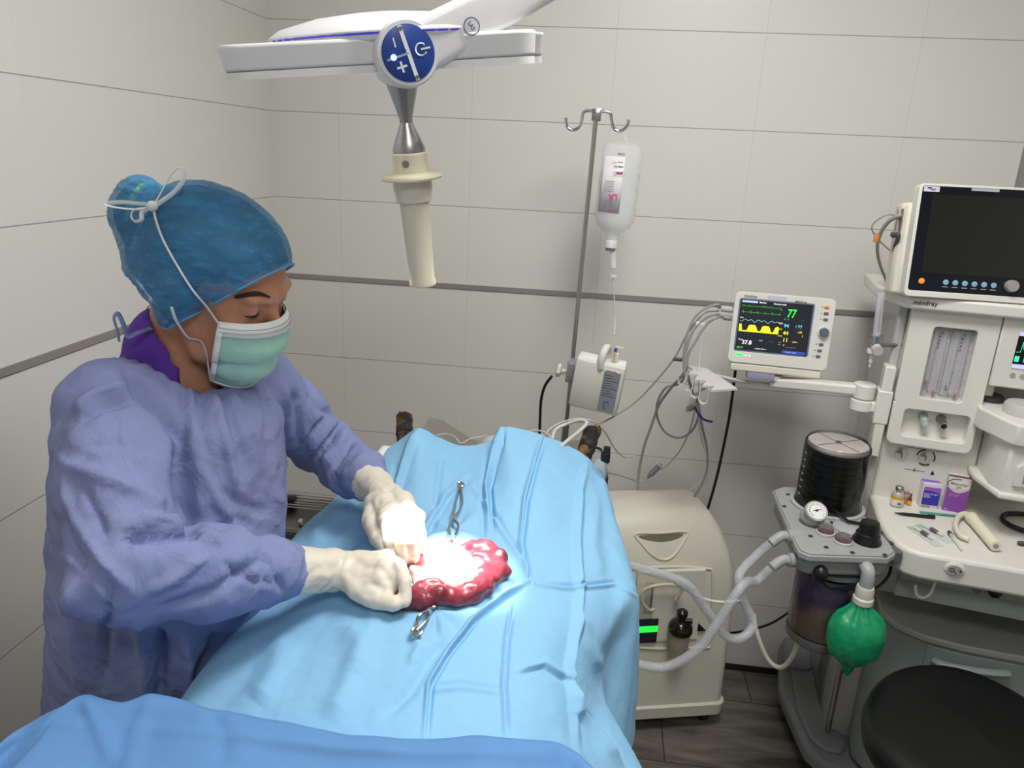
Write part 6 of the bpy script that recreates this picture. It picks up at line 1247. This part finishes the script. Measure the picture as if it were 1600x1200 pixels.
def handf(P, H, g, arm_from, rw, cuff=None):
    d = cap_(P, arm_from, H['wrist'], rw[0]+g, rw[1]+g)
    ks = [f[0] for f in H['fingers']]
    pal = None
    for k, q in zip(ks, (H['palm'][0], H['palm'][0], H['palm'][1], H['palm'][1])):
        e = chain(P, [H['wrist'], q, k], [.021+g, .0155+g, .0095+g], .008); pal = e if pal is None else smin(pal, e, .004)
    d = smin(d, pal, .010)
    for i, f in enumerate(H['fingers']):
        r = .0078-(.0008 if i == 3 else 0)
        d = smin(d, np.linalg.norm(P-np.array(f[0], np.float32), axis=-1)-(.0112+g), .004)
        fd_ = chain(P, f, [r*1.12+g, r*1.04+g, r*.95+g, r*.82+g], .002)
        d = smin(d, fd_, .0016)
    t = H['thumb']; d = smin(d, chain(P, t, [.014+g, .0125+g, .0108+g, .0088+g], .003), .007)
    return d
def on_line(A_, B_, pxx):
    lo_, hi_ = 0., 1.
    for _ in range(40):
        m_ = (lo_+hi_)/2; x = projn(np.array([tuple(Vector(A_).lerp(Vector(B_), m_))]))[0][0]
        if x < pxx: lo_ = m_
        else: hi_ = m_
    return Vector(A_).lerp(Vector(B_), m_)
ECR = on_line(ERj, HRt['wrist'], 453); ECL = on_line(ELj, HL['wrist'], 574)
# body: head, neck, trunk, arms, hands, legs
def headf(P):
    q = toH(P)
    d = ell(q, (-.008, 0, .036), (.098, .075, .079)); d = smin(d, ell(q, (.032, 0, -.028), (.060, .056, .082)), .03)
    for s_ in (-1, 1):
        d = smin(d, chain(q, [(.0, .056*s_, -.045), (.03, .048*s_, -.085), (.076, .008*s_, -.108)], [.016, .015, .014], .01), .022)
        d = smin(d, ell(q, (.066, .036*s_, -.032), (.020, .020, .020)), .02)
        d = smin(d, cap_(q, (.083, .044*s_, .020), (.092, .012*s_, .018), .006, .007), .014)
        d = -smin(-d, ell(q, (.096, .033*s_, .001), (.014, .016, .011)), .010)
        d = smin(d, ell(q, (.0765, .032*s_, .002), (.0135, .0145, .0125)), .003)
        d = smin(d, ell(q, (-.006, .078*s_, -.006), (.017, .0065, .029)), .006)
        d = -smin(-d, ell(q, (-.002, .086*s_, -.004), (.009, .006, .017)), .004)
    d = smin(d, chain(q, [(.088, 0, .004), (.104, 0, -.024), (.102, 0, -.034)], [.0070, .0080, .0095], .006), .010)
    for s_ in (-1, 1): d = smin(d, ell(q, (.098, .011*s_, -.040), (.010, .007, .008)), .005)
    d = smin(d, ell(q, (.091, 0, -.066), (.012, .024, .008)), .008); d = smin(d, ell(q, (.088, 0, -.077), (.012, .020, .008)), .006)
    return d
def corf(P):
    d = chain(P, [tuple(hw((-.030, 0, -.055))), tuple(NB+Vector((.0, 0, .01))), tuple(NB+Vector((-.01, 0, -.06)))], [.052, .052, .055], .01)
    return d
def bodyf(P):
    d = smin(headf(P), corf(P), .02)
    d = smin(d, chain(P, [tuple(NB+Vector((-.01, 0, -.05))), (-.60, .99, 1.22), (-.625, 1.01, 1.08), (-.66, 1.03, .93)], [.055, .10, .095, .11], .05), .04)
    for S_, E_, H in ((SRj, ERj, HRt), (SLj, ELj, HL)):
        d = smin(d, cap_(P, tuple(NB+Vector((-.01, 0, -.05))), tuple(S_), .035, .030), .03)
        d = smin(d, chain(P, [tuple(S_), tuple(E_)], [.034, .034], .01), .02)
        d = smin(d, cap_(P, tuple(E_), H['wrist'], .030, .022), .012)
    for y in (.93, 1.12): d = smin(d, chain(P, [(-.66, 1.03+(y-1.03)*.8, .90), (-.66, y, .50), (-.68, y, .09)], [.085, .055, .036], .02), .03)
    for y in (.93, 1.12): d = smin(d, cap_(P, (-.69, y, .045), (-.55, y, .035), .036, .03), .02)
    return d
b1, f1 = surfnet(bodyf, (-.86, .60, .0), (-.18, 1.36, 1.42), .011)
lo = hc-.17; hi = hc+.17; lo[2] = 1.35
b1, f1 = surfnet(bodyf, (-.86, .60, .0), (-.18, 1.36, 1.375), .011)
b2, f2 = surfnet(lambda P: smin(headf(P), corf(P), .02), (-.74, .82, 1.325), (-.38, 1.14, 1.66), .0034)
b1 = relax(b1, f1, 1); b2 = relax(b2, f2, 2)
hs = []
for H, a_ in ((HL, ELj), (HRt, ERj)):
    w_ = np.array(H['wrist']); e_ = w_+(np.array(a_)-w_)*.2; allp = np.array([H['wrist'], tuple(e_)]+[p for f in H['fingers'] for p in f]+H['thumb'])
    hs.append(surfnet(lambda P: handf(P, H, -.0008, tuple(e_), (.026, .024)), tuple(allp.min(0)-.03), tuple(allp.max(0)+.03), .003))
cos = [b1, b2]+[relax(h[0], h[1], 1) for h in hs]; fs = [f1, f2]+[h[1] for h in hs]; o_ = 0; FF = []
for c_, f_ in zip(cos, fs): FF.append(f_+o_); o_ += len(c_)
body = put(link_mesh('body', mesh_np(np.concatenate(cos), np.concatenate(FF)), skin, person, 180))
# gloves
glove = mat('latex_glove', 'dfd6c6', .42, sss=.25, bump=.35, bscale=90, bdist=.0016)
for H, E_, r_edge, ft, lab in ((HRt, ECR, .0315, 0, None), (HL, ECL, .0345, 1, None)):
    allp = np.array([H['wrist'], tuple(E_)]+[p for f in H['fingers'] for p in f]+H['thumb'])
    def gd(co, n_):
        q = projn(co); wr_ = np.array(projn(np.array([H['wrist']]))[0]); dd = np.hypot(*(q-wr_).T)
        return .0009*nz(co, 45)+.0010*nz(co, 110)+.0012*np.sin(nz(co, 22)*14)*np.exp(-(dd/45)**2)
    g = sdf_obj('glove', lambda P: handf(P, H, .0016, tuple(E_), (r_edge, .0265)), tuple(allp.min(0)-.045), tuple(allp.max(0)+.045), .0026, glove, person, 1, gd); put(g)
    ax_ = (Vector(H['wrist'])-E_).normalized(); u = ax_.orthogonal().normalized(); v2 = ax_.cross(u); E2 = E_-ax_*(r_edge*.35)
    rb = MB().tube([E2+(u*math.cos(a*math.pi/12)+v2*math.sin(a*math.pi/12))*(r_edge+.0012) for a in range(24)], .0018, 8, 2, closed=True).build('cuff_bead', mat('glove_bead', 'd8d68c', .5), g); rb.data.transform(PI_)
# gown
ycol = [(560, 215, 375, 1.06), (600, 165, 408, 1.06), (640, 120, 430, 1.06), (700, 104, 438, 1.07), (800, 98, 442, 1.08), (880, 96, 440, 1.09), (940, 94, 420, 1.11), (1000, 93, 390, 1.14), (1060, 92, 350, 1.18), (1110, 92, 326, 1.21), (1250, 84, 330, 1.25), (1500, 100, 340, 1.32)]
zk, ck, yk, rk = [], [], [], []
for y, l, r, d in ycol:
    a, b = at(l, y, d=d), at(r, y, d=d); zk.append((a.z+b.z)/2); ck.append((a.x+b.x)/2); yk.append((a.y+b.y)/2); rk.append((b-a).length/2)
zk, ck, yk, rk = [np.array(v[::-1], np.float32) for v in (zk, ck, yk, rk)]
print('gown keys', np.round(zk, 2), np.round(ck, 2), np.round(yk, 2), np.round(rk, 2))
SLv = [tuple(SRj), tuple(SRj.lerp(ERj, .5)+Vector((0, 0, -.004))), tuple(ERj), tuple(ERj.lerp(ECR, .5)), tuple(ERj.lerp(ECR, .86)), tuple(ERj.lerp(ECR, .98)), tuple(ERj.lerp(ECR, 1.08))]
SLl = [tuple(SLj), tuple(SLj.lerp(ELj, .5)), tuple(ELj), tuple(ELj.lerp(ECL, .5)), tuple(ELj.lerp(ECL, .84)), tuple(ELj.lerp(ECL, .97)), tuple(ELj.lerp(ECL, 1.10))]
def gownf(P):
    z = P[..., 2]; cx = np.interp(z, zk, ck); cy = np.interp(z, zk, yk); rx = np.interp(z, zk, rk); ry = np.clip(rx*.95, .12, .165)
    t = (np.sqrt(((P[..., 0]-cx)/rx)**2+((P[..., 1]-cy)/ry)**2)-1)*np.minimum(rx, ry)*.95
    t = -smin(-t, -(z-1.325), .06)
    t = smin(t, chain(P, [tuple(SRj+Vector((.0, .0, .0))), tuple(NB+Vector((-.015, 0, -.045))), tuple(SLj)], [.056, .068, .055], .02), .05)
    s1 = chain(P, SLv, [.060, .068, .060, .054, .046, .033, .024], .014)
    s2 = chain(P, SLl, [.060, .062, .053, .047, .044, .037, .027], .014)
    t = smin(t, s1, .022); t = smin(t, s2, .022)
    hole = cap_(P, tuple(NB+Vector((.006, 0, .10))), tuple(NB+Vector((.004, -.002, -.035))), .085, .067)
    t = np.maximum(t, -hole)
    return t.astype(np.float32)
gc = [([(196, 575), (238, 625), (280, 680), (290, 740), (291, 795), (302, 836)], 13, -.016, 'r'), ([(80, 715), (160, 745), (255, 785), (304, 832)], 13, .007, 'r'), ([(252, 782), (280, 812), (310, 835)], 8, -.009, 'r'), ([(190, 838), (250, 836), (330, 833)], 9, -.012, 'r'), ([(200, 815), (260, 812), (320, 838), (350, 850)], 9, .008, 'r'),
 ([(240, 955), (330, 925), (427, 862)], 10, -.006, 'r'), ([(235, 930), (270, 905), (325, 868)], 9, .006, 'r'), ([(405, 853), (430, 890), (446, 930)], 6, -.006, 'r'), ([(390, 868), (400, 900), (420, 925)], 6, .005, 'r'), ([(418, 855), (425, 880), (440, 905)], 5, .005, 'r'), ([(350, 880), (390, 905), (430, 915)], 7, -.005, 'r'), ([(130, 757), (150, 800), (168, 845)], 9, -.005, 'r'),
 ([(95, 740), (110, 800), (150, 870), (210, 930)], 10, .005, 'r'), ([(110, 640), (150, 612), (200, 600)], 10, .007, 'r'), ([(120, 660), (165, 632), (215, 620)], 9, -.007, 'r'), ([(140, 700), (190, 690), (230, 700)], 10, -.004, 'r'), ([(283, 603), (286, 650), (290, 700)], 5, -.006, 'r'), ([(295, 605), (300, 650), (305, 690)], 5, .004, 'r'), ([(308, 608), (316, 650), (322, 705)], 6, -.006, 'r'),
 ([(331, 608), (350, 680), (372, 773)], 8, .006, 'r'), ([(342, 606), (362, 660), (385, 720)], 6, -.005, 'r'), ([(352, 603), (385, 650), (405, 693)], 7, .005, 'r'), ([(400, 590), (420, 650), (425, 730)], 8, -.005, 'r'), ([(340, 760), (375, 790), (430, 800)], 9, -.004, 'r'), ([(310, 720), (350, 800), (400, 840)], 10, .004, 'r'), ([(330, 830), (370, 810), (410, 830)], 8, -.005, 'r'),
 ([(172, 900), (165, 980), (155, 1088)], 8, -.007, 'r'), ([(107, 900), (118, 980), (130, 1080)], 12, .008, 'r'), ([(251, 976), (253, 1030), (251, 1095)], 10, -.012, 'r'), ([(215, 975), (225, 1030), (232, 1095)], 12, .010, 'r'), ([(285, 985), (295, 1030), (290, 1095)], 11, .008, 'r'), ([(90, 860), (140, 900), (180, 960)], 10, .004, 'r'), ([(85, 800), (120, 880), (170, 930)], 9, -.004, 'r'), ([(340, 990), (330, 1020), (300, 1080)], 9, -.008, 'r'),
 ([(459, 608), (466, 650), (468, 700)], 7, -.006, 'r'), ([(512, 650), (490, 680), (469, 706)], 6, -.007, 'r'), ([(520, 655), (500, 690), (480, 712)], 5, .006, 'r'), ([(533, 662), (512, 690), (491, 718)], 5, -.006, 'r'), ([(555, 680), (530, 710), (512, 738)], 6, -.006, 'r'), ([(545, 672), (522, 700), (502, 728)], 5, .005, 'r'), ([(572, 700), (555, 725), (530, 750)], 5, .005, 'r'), ([(585, 715), (570, 735), (548, 765)], 5, -.005, 'r'), ([(480, 610), (500, 640), (540, 655)], 7, -.005, 'r'), ([(440, 590), (450, 640), (448, 690)], 7, .004, 'r')]
def gownd(co, n_):
    h = crease(co, n_, [(p, w_*.8, a_, k_) for p, w_, a_, k_ in gc]); v_ = co-np.array(CC); fac = (n_*v_).sum(1) < 0
    h = np.where(fac, h, h*.3)*1.55
    def ridg(sc, seed, st=(1, 1, 1)): return 1-2*np.abs(nz(co*np.array(st), sc, seed))
    h = h+.0050*nz(co, 7, 2)+.0030*ridg(9, 4, (1, 1, .45))+.0020*ridg(17, 6, (1, 1, .6))+.0010*ridg(34, 9)-.003
    def vor(sc, st, seed):
        out = np.empty(len(co)); q_ = co*np.array(st)*sc+seed+.35*np.stack([nz(co, sc*.6, 11), nz(co, sc*.6, 23), nz(co, sc*.6, 37)], -1)
        for i, p in enumerate(q_): d_ = noise.voronoi(Vector(p))[0]; out[i] = d_[1]-d_[0]
        return np.clip(out, 0, .45)
    h = h+.0120*(vor(9, (1, 1, .6), 3.3)-.2)+.0075*(vor(19, (1, 1, .8), 7.1)-.2)
    arm_ = np.minimum(cap_(co, tuple(ERj), tuple(ECR), 0, 0), cap_(co, tuple(ELj), tuple(ECL), 0, 0)); ra = np.exp(-(np.maximum(arm_-.05, 0)/.03)**2)
    ax1 = (co-np.array(ECR)) @ np.array((ERj-ECR).normalized()); ax2 = (co-np.array(ECL)) @ np.array((ELj-ECL).normalized())
    dR = np.linalg.norm(co-np.array(ECR), axis=1); dL = np.linalg.norm(co-np.array(ECL), axis=1)
    h = h+.0022*np.sin(ax2*150+7*nz(co, 16))*np.exp(-(dL/.16)**2)+.0016*np.sin(ax1*120+9*nz(co, 14))*np.exp(-(dR/.08)**2)
    h = h*np.clip((dR-.022)/.03, 0, 1)*np.clip((dL-.022)/.03, 0, 1)
    nb = np.array(NB+Vector((.005, 0, .03))); dn = np.linalg.norm(co-nb, axis=1); an = np.arctan2(co[:, 1]-nb[1], co[:, 0]-nb[0])
    return h+.0018*np.sin(an*26)*np.exp(-((dn-.075)/.03)**2)
gm = cloth_mat('gown_blue', '828bb5', .85, .6, .8)
gown = put(sdf_obj('surgical_gown', gownf, (-.92, .55, .34), (-.28, 1.46, 1.42), .0058, gm, person, 2, gownd))
# neckline ring, scrub top
scrub = mat('scrub_purple', '5a2f9c', .8, bump=.3, bscale=60, bdist=.003)
def scrubf(P):
    d = chain(P, [tuple(NB+Vector((-.012, 0, .022))), tuple(NB+Vector((-.012, 0, -.06)))], [.064, .098], .01)
    inner_ = chain(P, [tuple(hw((-.02, 0, -.03))), tuple(NB+Vector((.004, 0, -.01)))], [.058, .054], .01)
    d = np.maximum(d, -inner_)
    return np.maximum(d, (P[..., 0]-(NB.x+.03)))
put(sdf_obj('scrub_top', scrubf, (-.74, .86, 1.24), (-.50, 1.12, 1.44), .0035, scrub, person, 5, lambda co, n_: .002*nz(co, 30)))
ring_c = NB+Vector((.004, -.001, -.0)); 
# cap and hair
def capbase(q, g):
    d = ell(q, (-.014, 0, .040), (.116+g, .084+g, .086+g))
    b = ell(q, (-.138, .0, .046), (.033+g, .036+g, .045+g)); d = smin(d, b, .018)
    n_ = chain(q, [(-.135, 0, .025), (-.10, 0, -.02), (-.055, 0, -.052)], [.032+g, .040+g, .038+g], .02); d = smin(d, n_, .03)
    d = smin(d, chain(q, [(-.05, -.045, -.02), (-.012, -.062, -.034)], [.03+g, .022+g], .02), .03); d = smin(d, chain(q, [(-.05, .045, -.02), (-.012, .062, -.034)], [.03+g, .022+g], .02), .03)
    for s_ in (-1, 1): d = smin(d, ell(q, (-.006, .070*s_, -.012), (.030+g, .024+g, .046+g)), .015)
    return d
def hem(q): return (-.058+1.22*np.maximum(q[..., 0]+.005, 0))-q[..., 2]
def cut_sheet(fn, g, lim, res, disp):
    c_, f_ = surfnet(lambda P: capbase(toH(P), g).astype(np.float32), (-.80, .80, 1.32), (-.36, 1.15, 1.68), res); c_ = relax(c_, f_, 4)
    c_ = c_+normals(c_, f_)*disp(c_, normals(c_, f_))[:, None]
    hv = hem(toH(c_)); f_ = f_[(hv[f_] < lim).all(1)]
    # pull the border row down onto the hem line
    q = toH(c_); dz = np.where(np.abs(hv) < .0032, hv, 0); c_ = c_+np.outer(dz, HR[:, 2]); used = np.zeros(len(c_), bool); used[f_] = True; idx = np.cumsum(used)-1; return c_[used], idx[f_]
def capd(co, n_):
    q = toH(co); kn_ = np.array([-.098, -.03, .075]); r = q-kn_; a = np.arctan2(r[:, 2], r[:, 0]); L_ = np.linalg.norm(r, axis=1)
    rad = (1-2*np.abs(np.sin(a*9+2.5*nz(q, 12))))*.5+np.sin(a*31+5*nz(q, 18, 3))*.3+.3*np.sin(a*57+6*nz(q, 25, 5))
    amp = .0009+.0016*np.exp(-(L_/.05)**2)+.0012*np.exp(-(np.abs(hem(q))/.03)**2)
    gr = np.exp(-((q[:, 0]+.098)/.010)**2)*np.clip((q[:, 2]-.01)/.04, 0, 1)
    return rad*amp+.0008*nz(q, 40)-.012*gr
capm = bpy.data.materials.new('cap_nonwoven'); capm.use_nodes = True; N = capm.node_tree.nodes; L = capm.node_tree.links; b_ = N['Principled BSDF']
tc = N.new('ShaderNodeTexCoord'); n1 = N.new('ShaderNodeTexNoise'); n1.inputs['Scale'].default_value = 55; n1.inputs['Detail'].default_value = 8; n1.inputs['Roughness'].default_value = .7
mp = N.new('ShaderNodeMapping'); mp.inputs['Scale'].default_value = (.35, 1, 1.6); mp.inputs['Rotation'].default_value = (0, .5, 0); L.new(tc.outputs['Object'], mp.inputs[0]); L.new(mp.outputs[0], n1.inputs['Vector'])
mr = N.new('ShaderNodeMapRange'); L.new(n1.outputs['Fac'], mr.inputs[0]); mr.inputs[1].default_value = .3; mr.inputs[2].default_value = .72; mr.inputs[3].default_value = .22; mr.inputs[4].default_value = .66; L.new(mr.outputs[0], b_.inputs['Alpha'])
b_.inputs['Base Color'].default_value = (*lin('4c98cc'), 1); b_.inputs['Roughness'].default_value = .7
bp = N.new('ShaderNodeBump'); bp.inputs['Distance'].default_value = .002; bp.inputs['Strength'].default_value = .5; L.new(n1.outputs['Fac'], bp.inputs['Height']); L.new(bp.outputs['Normal'], b_.inputs['Normal'])
cc_, cf_ = cut_sheet(None, 0.0, .0015, .0034, capd)
capo = put(link_mesh('surgical_cap', mesh_np(cc_, cf_), capm, person, 180)); capo.modifiers.new('s', 'SOLIDIFY').thickness = .0008
he = MB(); pts = []
for sgn in (-1, 1):
    pp = []
    for x in np.linspace(-.03, .1000, 24):
        z = -.058+1.22*max(x+.005, 0); lo_, hi_ = 0.0, .12
        for _ in range(30):
            m_ = (lo_+hi_)/2; v_ = float(capbase(np.array([[x, m_*sgn, z]], np.float32), 0)[0])
            if v_ < 0: lo_ = m_
            else: hi_ = m_
        pp.append(Vector((x, lo_*sgn, z)))
    pts.append(pp)
line_ = pts[0]+pts[1][::-1]
hb2 = he.tube([hw(p) for p in line_], .0015, 8, 3).build('cap_hem', mat('hem_blue', '4f9fd4', .7), capo); hb2.data.transform(PI_)
hc_, hf_ = cut_sheet(None, -.0075, -.006, .0055, lambda c_, n_: .0012*nz(c_, 60)-.012*np.exp(-((toH(c_)[:, 0]+.098)/.012)**2)*np.clip((toH(c_)[:, 2]-.01)/.04, 0, 1))
hair = put(link_mesh('hair', mesh_np(hc_, hf_), mat('dark_brown_hair', '1d120d', .6, bump=.8, bscale=150, bdist=.003), person, 180))
ht = MB().tube([hw(Vector((-.128, 0, .046))+Vector((.0, math.cos(a*math.pi/10)*.031, math.sin(a*math.pi/10)*.038))) for a in range(20)], .004, 8, 2, closed=True).build('hair_tie', mat('tie_green', '8fc032', .6), person); put(ht)
# eyebrow, lashes
def snap(p, g=.001):
    """move a head-local point along the ray from the head's centre onto the skin"""
    p = np.array(p, float); c_ = np.array((.0, 0, .0)); u = (p-c_)/np.linalg.norm(p-c_); ks = np.arange(.04, .15, .0005)
    W_ = (c_+u*ks[:, None]) @ HR.T+hc; v_ = headf(W_.astype(np.float32)); k = np.argmax(v_ > g); return Vector(W_[k])
for s_ in (-1,):
    o = MB().tube([snap((.070, .056*s_, .020)), snap((.080, .047*s_, .029)), snap((.088, .034*s_, .030)), snap((.092, .020*s_, .024))], .0022, 8, rfun=lambda t: .0008+.0024*math.sin(math.pi*min(1, t*.8+.15))).build('eyebrow', mat('brow_brown', '2a1a14', .8), person); put(o)
    put(MB().tube([snap((.0768+.0132*math.cos(a), .032*s_+.0132*math.sin(a), -.0055), .0003) for a in np.linspace(-1.25, 1.25, 11)], .0013, 6, rfun=lambda t: .0004+.0011*math.sin(math.pi*t)).build('eyelashes', mat('lash_black', '140d0c', .7), person))
# mask
mg = mat('mask_green', 'a2d2c0', .8, bump=.25, bscale=220, bdist=.0008, var=.04, vscale=40); mwh = mat('mask_white', 'e3e6e6', .8)
def mask_pt(ph, t, g=0):
    z = -.012-.122*t; front = np.interp(t, [0, .12, .3, .55, .8, 1], [.082, .093, .097, .090, .085, .066])+g
    a = R_(ph); r = front*(1-.09*(abs(ph)/62)**2)
    zz = z-.006*(1-math.cos(a))*1.5+(.010*(abs(ph)/62)**2 if t > .5 else -.004*(abs(ph)/62)**2)
    ple = .0022*math.sin(t*3*2*math.pi+.5)*(1 if .1 < t < .9 else .2)*math.cos(a)
    return Vector((.022+(r+ple)*math.cos(a), (r*.90+ple)*math.sin(a)*(1.0-.10*t), zz))
nu, nv = 60, 44
co = np.array([tuple(hw(mask_pt(-64+128*i/(nu-1), j/(nv-1)))) for j in range(nv) for i in range(nu)])
F = grid_faces(nu, nv); NN = normals(co, F); ctr = np.array(hw((.0, 0, -.05)))
if ((co-ctr)*NN).sum(1).mean() < 0: F = F[:, ::-1].copy(); NN = -NN
co = co+NN*(.0018*nz(co, 30)+.001*nz(co, 70))[:, None]
mk = put(link_mesh('face_mask', mesh_np(co, F), mg, person, 180)); so = mk.modifiers.new('s', 'SOLIDIFY'); so.thickness = .0015
def strip(name, f0, f1, m, g=.0016, n=50):
    vs = []; fs = []
    for i in range(n+1):
        for f in (f0, f1): ph, t = f(i/n); vs.append(tuple(hw(mask_pt(ph, t, g))))
        if i: fs.append((2*i-2, 2*i, 2*i+1, 2*i-1))
    mb = MB(); mb._add(vs, fs); o = mb.build(name, m, mk, solid=.0012); o.data.transform(PI_); return o
strip('top_band', lambda u: (-64+128*u, -.01), lambda u: (-64+128*u, .13), mwh)
strip('bottom_edge', lambda u: (-64+128*u, .965), lambda u: (-64+128*u, 1.0), mwh)
strip('side_edge', lambda u: (-64.5, u), lambda u: (-59, u), mwh); strip('side_edge', lambda u: (64.5, u), lambda u: (59, u), mwh)
for dt in (.045, .085): strip('stitch_line', lambda u: (-62+124*u, dt), lambda u: (-62+124*u, dt+.006), mat('stitch_grey', '9fa6a6', .8), .0026)
# ties
def onh(px, py, g=.004, d0=.85):
    """point on the cap or head under a pixel"""
    d = ray(px, py); lo_ = d0
    for k in range(900):
        p = CC+d*(lo_+k*.0006); v_ = float(min(capbase(toH(np.array([tuple(p)], np.float32)), 0)[0], headf(np.array([tuple(p)], np.float32))[0]))
        if v_ < g: return p
    return CC+d*1.03
def ribbon(name, pts, wd, parent=person):
    o = MB().tube(pts, wd, 8, 6, flat=.35).build(name, mwh, parent); o.data.transform(PI_); return o
c0 = hw(mask_pt(-64, .02))
ribbon('mask_tie', [c0, onh(322, 478), onh(300, 452), onh(275, 412), onh(255, 375), onh(244, 345), onh(240, 325)], .0042)
c1 = hw(mask_pt(-64, .97))
ribbon('mask_tie', [c1, onh(318, 538, .003), onh(295, 528, .003), onh(284, 515, .003), onh(274, 498, .004), onh(268, 480, .004)], .0032)
kp_ = onh(240, 322, .006); kd = (kp_-CC).dot(CF)
K = lambda px, py, dd=0: at(px, py, d=kd-.006+dd)
ribbon('tie_loop', [K(240, 322), K(252, 300), K(263, 280), K(276, 263), K(288, 264), K(286, 282), K(272, 300), K(252, 315), K(241, 323)], .0030)
ribbon('tie_loop', [K(240, 322), K(220, 327), K(195, 326), K(171, 322), K(169, 318), K(190, 316), K(215, 318), K(238, 320)], .0034)
ribbon('tie_loop', [K(240, 324), K(225, 325), K(210, 328), K(205, 338), K(211, 346), K(221, 343), K(222, 332), K(232, 326)], .0034)
kn2 = MB().sphere(tuple(K(238, 322)), .0075, 8, (1, .8, .9)).build('tie_knot', mwh, person); kn2.data.transform(PI_)
# gown tie at the nape
tp = [at(186, 532, d=1.0), at(183, 515, d=.99), at(178, 497, d=.985), at(184, 490, d=.985), at(192, 505, d=.99), at(200, 525, d=1.0), at(215, 520, d=1.0), at(235, 513, d=1.02)]
o = MB().tube(tp, .0042, 8, 6, flat=.4).build('gown_tie', gm, person); o.data.transform(PI_)
# wisp of hair
o = MB().tube([hw((-.06, -.03, -.06)), hw((-.075, -.035, -.075)), hw((-.07, -.04, -.095)), hw((-.062, -.04, -.09))], .0008, 5).build('hair_wisp', mat('wisp_brown', '8a6a48', .6), person); o.data.transform(PI_)
# clogs
for y in (.93, 1.12):
    o = MB().lathe([(.001, 0), (.045, .004), (.05, .03), (.048, .07), (.03, .085), (.001, .09)], (-.62, y, 0), (-.62, y, 1), 28, sx=2.6, sy=1).build('clog', mat('clog_white', 'd8d8d8', .5), person); o.data.transform(Matrix.Translation((0, 0, 0)) @ PI_)

# ------------------------------------------------------------------ groups of repeats
GR_ = {'towel_clamp': 'towel clamps on the drape', 'medicine_box': 'medicine cartons on the worktop', 'breathing_hose': 'corrugated breathing hoses', 'sensor_cable': 'grey monitor cables on the hooks', 'patient_monitor': 'patient monitors', 'needle_packet': 'needle packets on the worktop', 'capped_needle': 'capped needles on the worktop', 'ceiling_light': 'ceiling light panels', 'power_cord': 'black power cords', 'thin_lead': 'thin leads', 'pulse_lead': 'leads of the inline plug', 'thin_line': 'thin pale lines by the wall', 'ampoule': 'small vials and ampoules', 'vial': 'small vials and ampoules'}
for o in bpy.data.objects:
    if o.parent is None and o.name.split('.')[0] in GR_ and 'label' in o: o['group'] = GR_[o.name.split('.')[0]]
